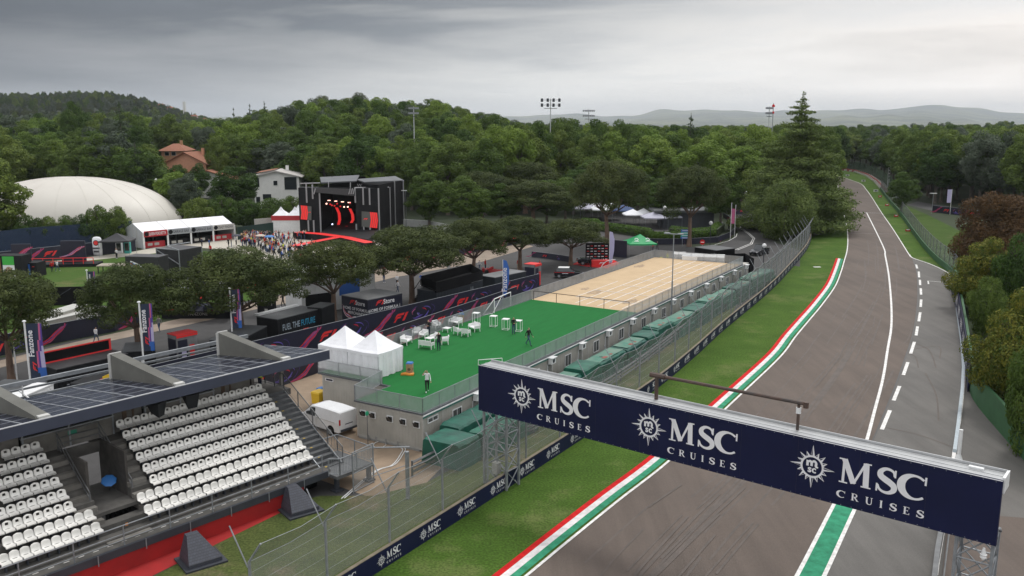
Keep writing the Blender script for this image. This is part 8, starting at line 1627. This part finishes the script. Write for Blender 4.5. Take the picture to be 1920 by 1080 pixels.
VIS = [(181, 642, 4, 'man in white with camera walking on the road behind the red edged trailer'), (299, 622, 6, 'visitor in grey top and jeans walking below the dark racing car'), (531, 576, 9, 'man in black walking right of the black totem'), (547, 569, 2, 'man in black photographing beside the walking one'), (480, 575, 9, 'dark dressed person walking left of the black totem'),
 (745, 538, 1, 'visitor in white standing before the straight trunked pine'), (720, 530, 2, 'visitor in black on the road behind the merchandise cabin'), (746, 549, 4, 'second visitor in white behind the merchandise cabin'), (790, 536, 7, 'visitor in blue beside the thick pine trunk'), (798, 538, 1, 'visitor in white beside the thick pine trunk'), (841, 516, 1, 'person in white leaning on the black truck deck'),
 (899, 507, 4, 'visitor in white at the far side of the small red racing car'), (910, 507, 0, 'visitor in red by the small red racing car'), (1012, 508, 0, 'person in red seated height beside the narrow kiosk'), (972, 506, 3, 'person in orange red by the pine trunk near the kiosk'),
 (80, 511, 6, 'visitor in grey walking on the lawn edge, leftmost of three'), (98, 510, 0, 'visitor in red and jeans on the lawn edge, middle of three'), (108, 509, 4, 'visitor with pale clothes on the lawn edge, rightmost of three'), (150, 495, 3, 'person in red at the right end of the podium'), (143, 493, 0, 'person in red beside the podium rail'), (85, 488, 0, 'person in red standing on the photo podium, left'), (130, 484, 0, 'person in red standing on the photo podium, right'), (218, 484, 5, 'dark dressed visitor before the black gazebo'), (219.5, 485, 1, 'visitor in white before the black gazebo'),
 (379, 463, 5, 'dark dressed visitor before the third marquee stall'), (393, 465, 7, 'visitor in blue before the third marquee stall'), (395, 477, 0, 'lone person in red on the lawn below the marquee'), (429, 464, 9, 'dark dressed visitor right of the marquee, left of a pair'), (434, 464, 2, 'dark dressed visitor right of the marquee, right of a pair'), (443, 460, 1, 'visitor with umbrella by the marquee end'),
 (1107, 502, 9, 'man in dark suit on the red carpet'), (1232, 470, 9, 'dark dressed man right of the green gazebo'), (1239, 499, 8, 'marshal in yellow vest at the far court railing, left one'), (1251, 494, 8, 'marshal in yellow vest at the far court railing, right one'), (1224, 472, 0, 'person in red beside the green gazebo'), (1353, 428, 1, 'pale clothed person walking by the bend, left one'), (1366, 430, 5, 'dark clothed person walking by the bend, right one')]
for px, py, k, lab in VIS: visitor(px, py, k, lab)
random.seed(31); cn = 0
while cn < 250:
    u, v = random.random(), random.random(); px = 452 + 140 * u; lo = 444 + 3 * math.sin(u * 3); hi_ = 464 + 30 * sm(.1, .7, u) - 14 * sm(.85, 1, u); py = lo + (hi_ - lo) * v
    if 545 < px and 452 < py < 464: continue
    if 585 < px: continue
    k = random.choices(range(10), [5, 7, 6, 2, 3, 5, 3, 2, 1, 4])[0]
    visitor(px, py, k, f'spectator in {PR[k][1]} top standing in the crowd before the stage', rz=-1.0 + rnd(-.7, .7), group=f'crowd before the stage, {PR[k][1]} tops'); cn += 1
for px, py, m_, lab in ((506, 463, BLUEP, 'open blue umbrella over the crowd'), (489, 461, mat('pale_umbrella', (.5, .42, .36)), 'open pale umbrella over the crowd'), (444, 461, NAVYD, 'open dark umbrella by the food marquee end')):
    t_ = thing('umbrella', lab, 'umbrella', at(px, py) + Vector((0, 0, 1.1)), 0, 'open umbrellas'); b = MB(); b.tube((0, 0, 0), (0, 0, 1.0), .02, 4); b.obj('shaft', CHAR, t_); b = MB(); b.dome((0, 0, .82), .95, .95, .32, 10, 4); b.obj('canopy', m_, t_)
t_ = thing('umbrella', 'blue umbrella standing closed-in under the stand stairwell', 'umbrella', GW(-11.5, 3.2, 3.0), .4, 'open umbrellas'); t_['label'] = 'blue umbrella in the grandstand stairwell'; t_.rotation_euler = (.5, .3, 0); b = MB(); b.dome((0, 0, .3), .42, .42, .07, 8, 3); b.obj('canopy', BLUEP, t_); b = MB(); b.tube((0, 0, -.8), (0, 0, .3), .02, 4); b.obj('shaft', CHAR, t_)
# ------------------------------------------------------------------ haze: the air between the camera and the far hills
hz = MB(); hz.bx(-19500, -400, -1.5, 19500, 19500, 420)
ho = hz.obj('haze', []); hmx = bpy.data.materials.new('haze_air'); hmx.use_nodes = True; nt = hmx.node_tree; nt.nodes.clear()
pv = nt.nodes.new('ShaderNodeVolumePrincipled'); pv.inputs['Color'].default_value = (.86, .93, 1.0, 1); pv.inputs['Density'].default_value = .00006; pv.inputs['Anisotropy'].default_value = .1
mo = nt.nodes.new('ShaderNodeOutputMaterial'); nt.links.new(pv.outputs[0], mo.inputs['Volume']); ho.data.materials.append(hmx); tag(ho, kind='stuff')
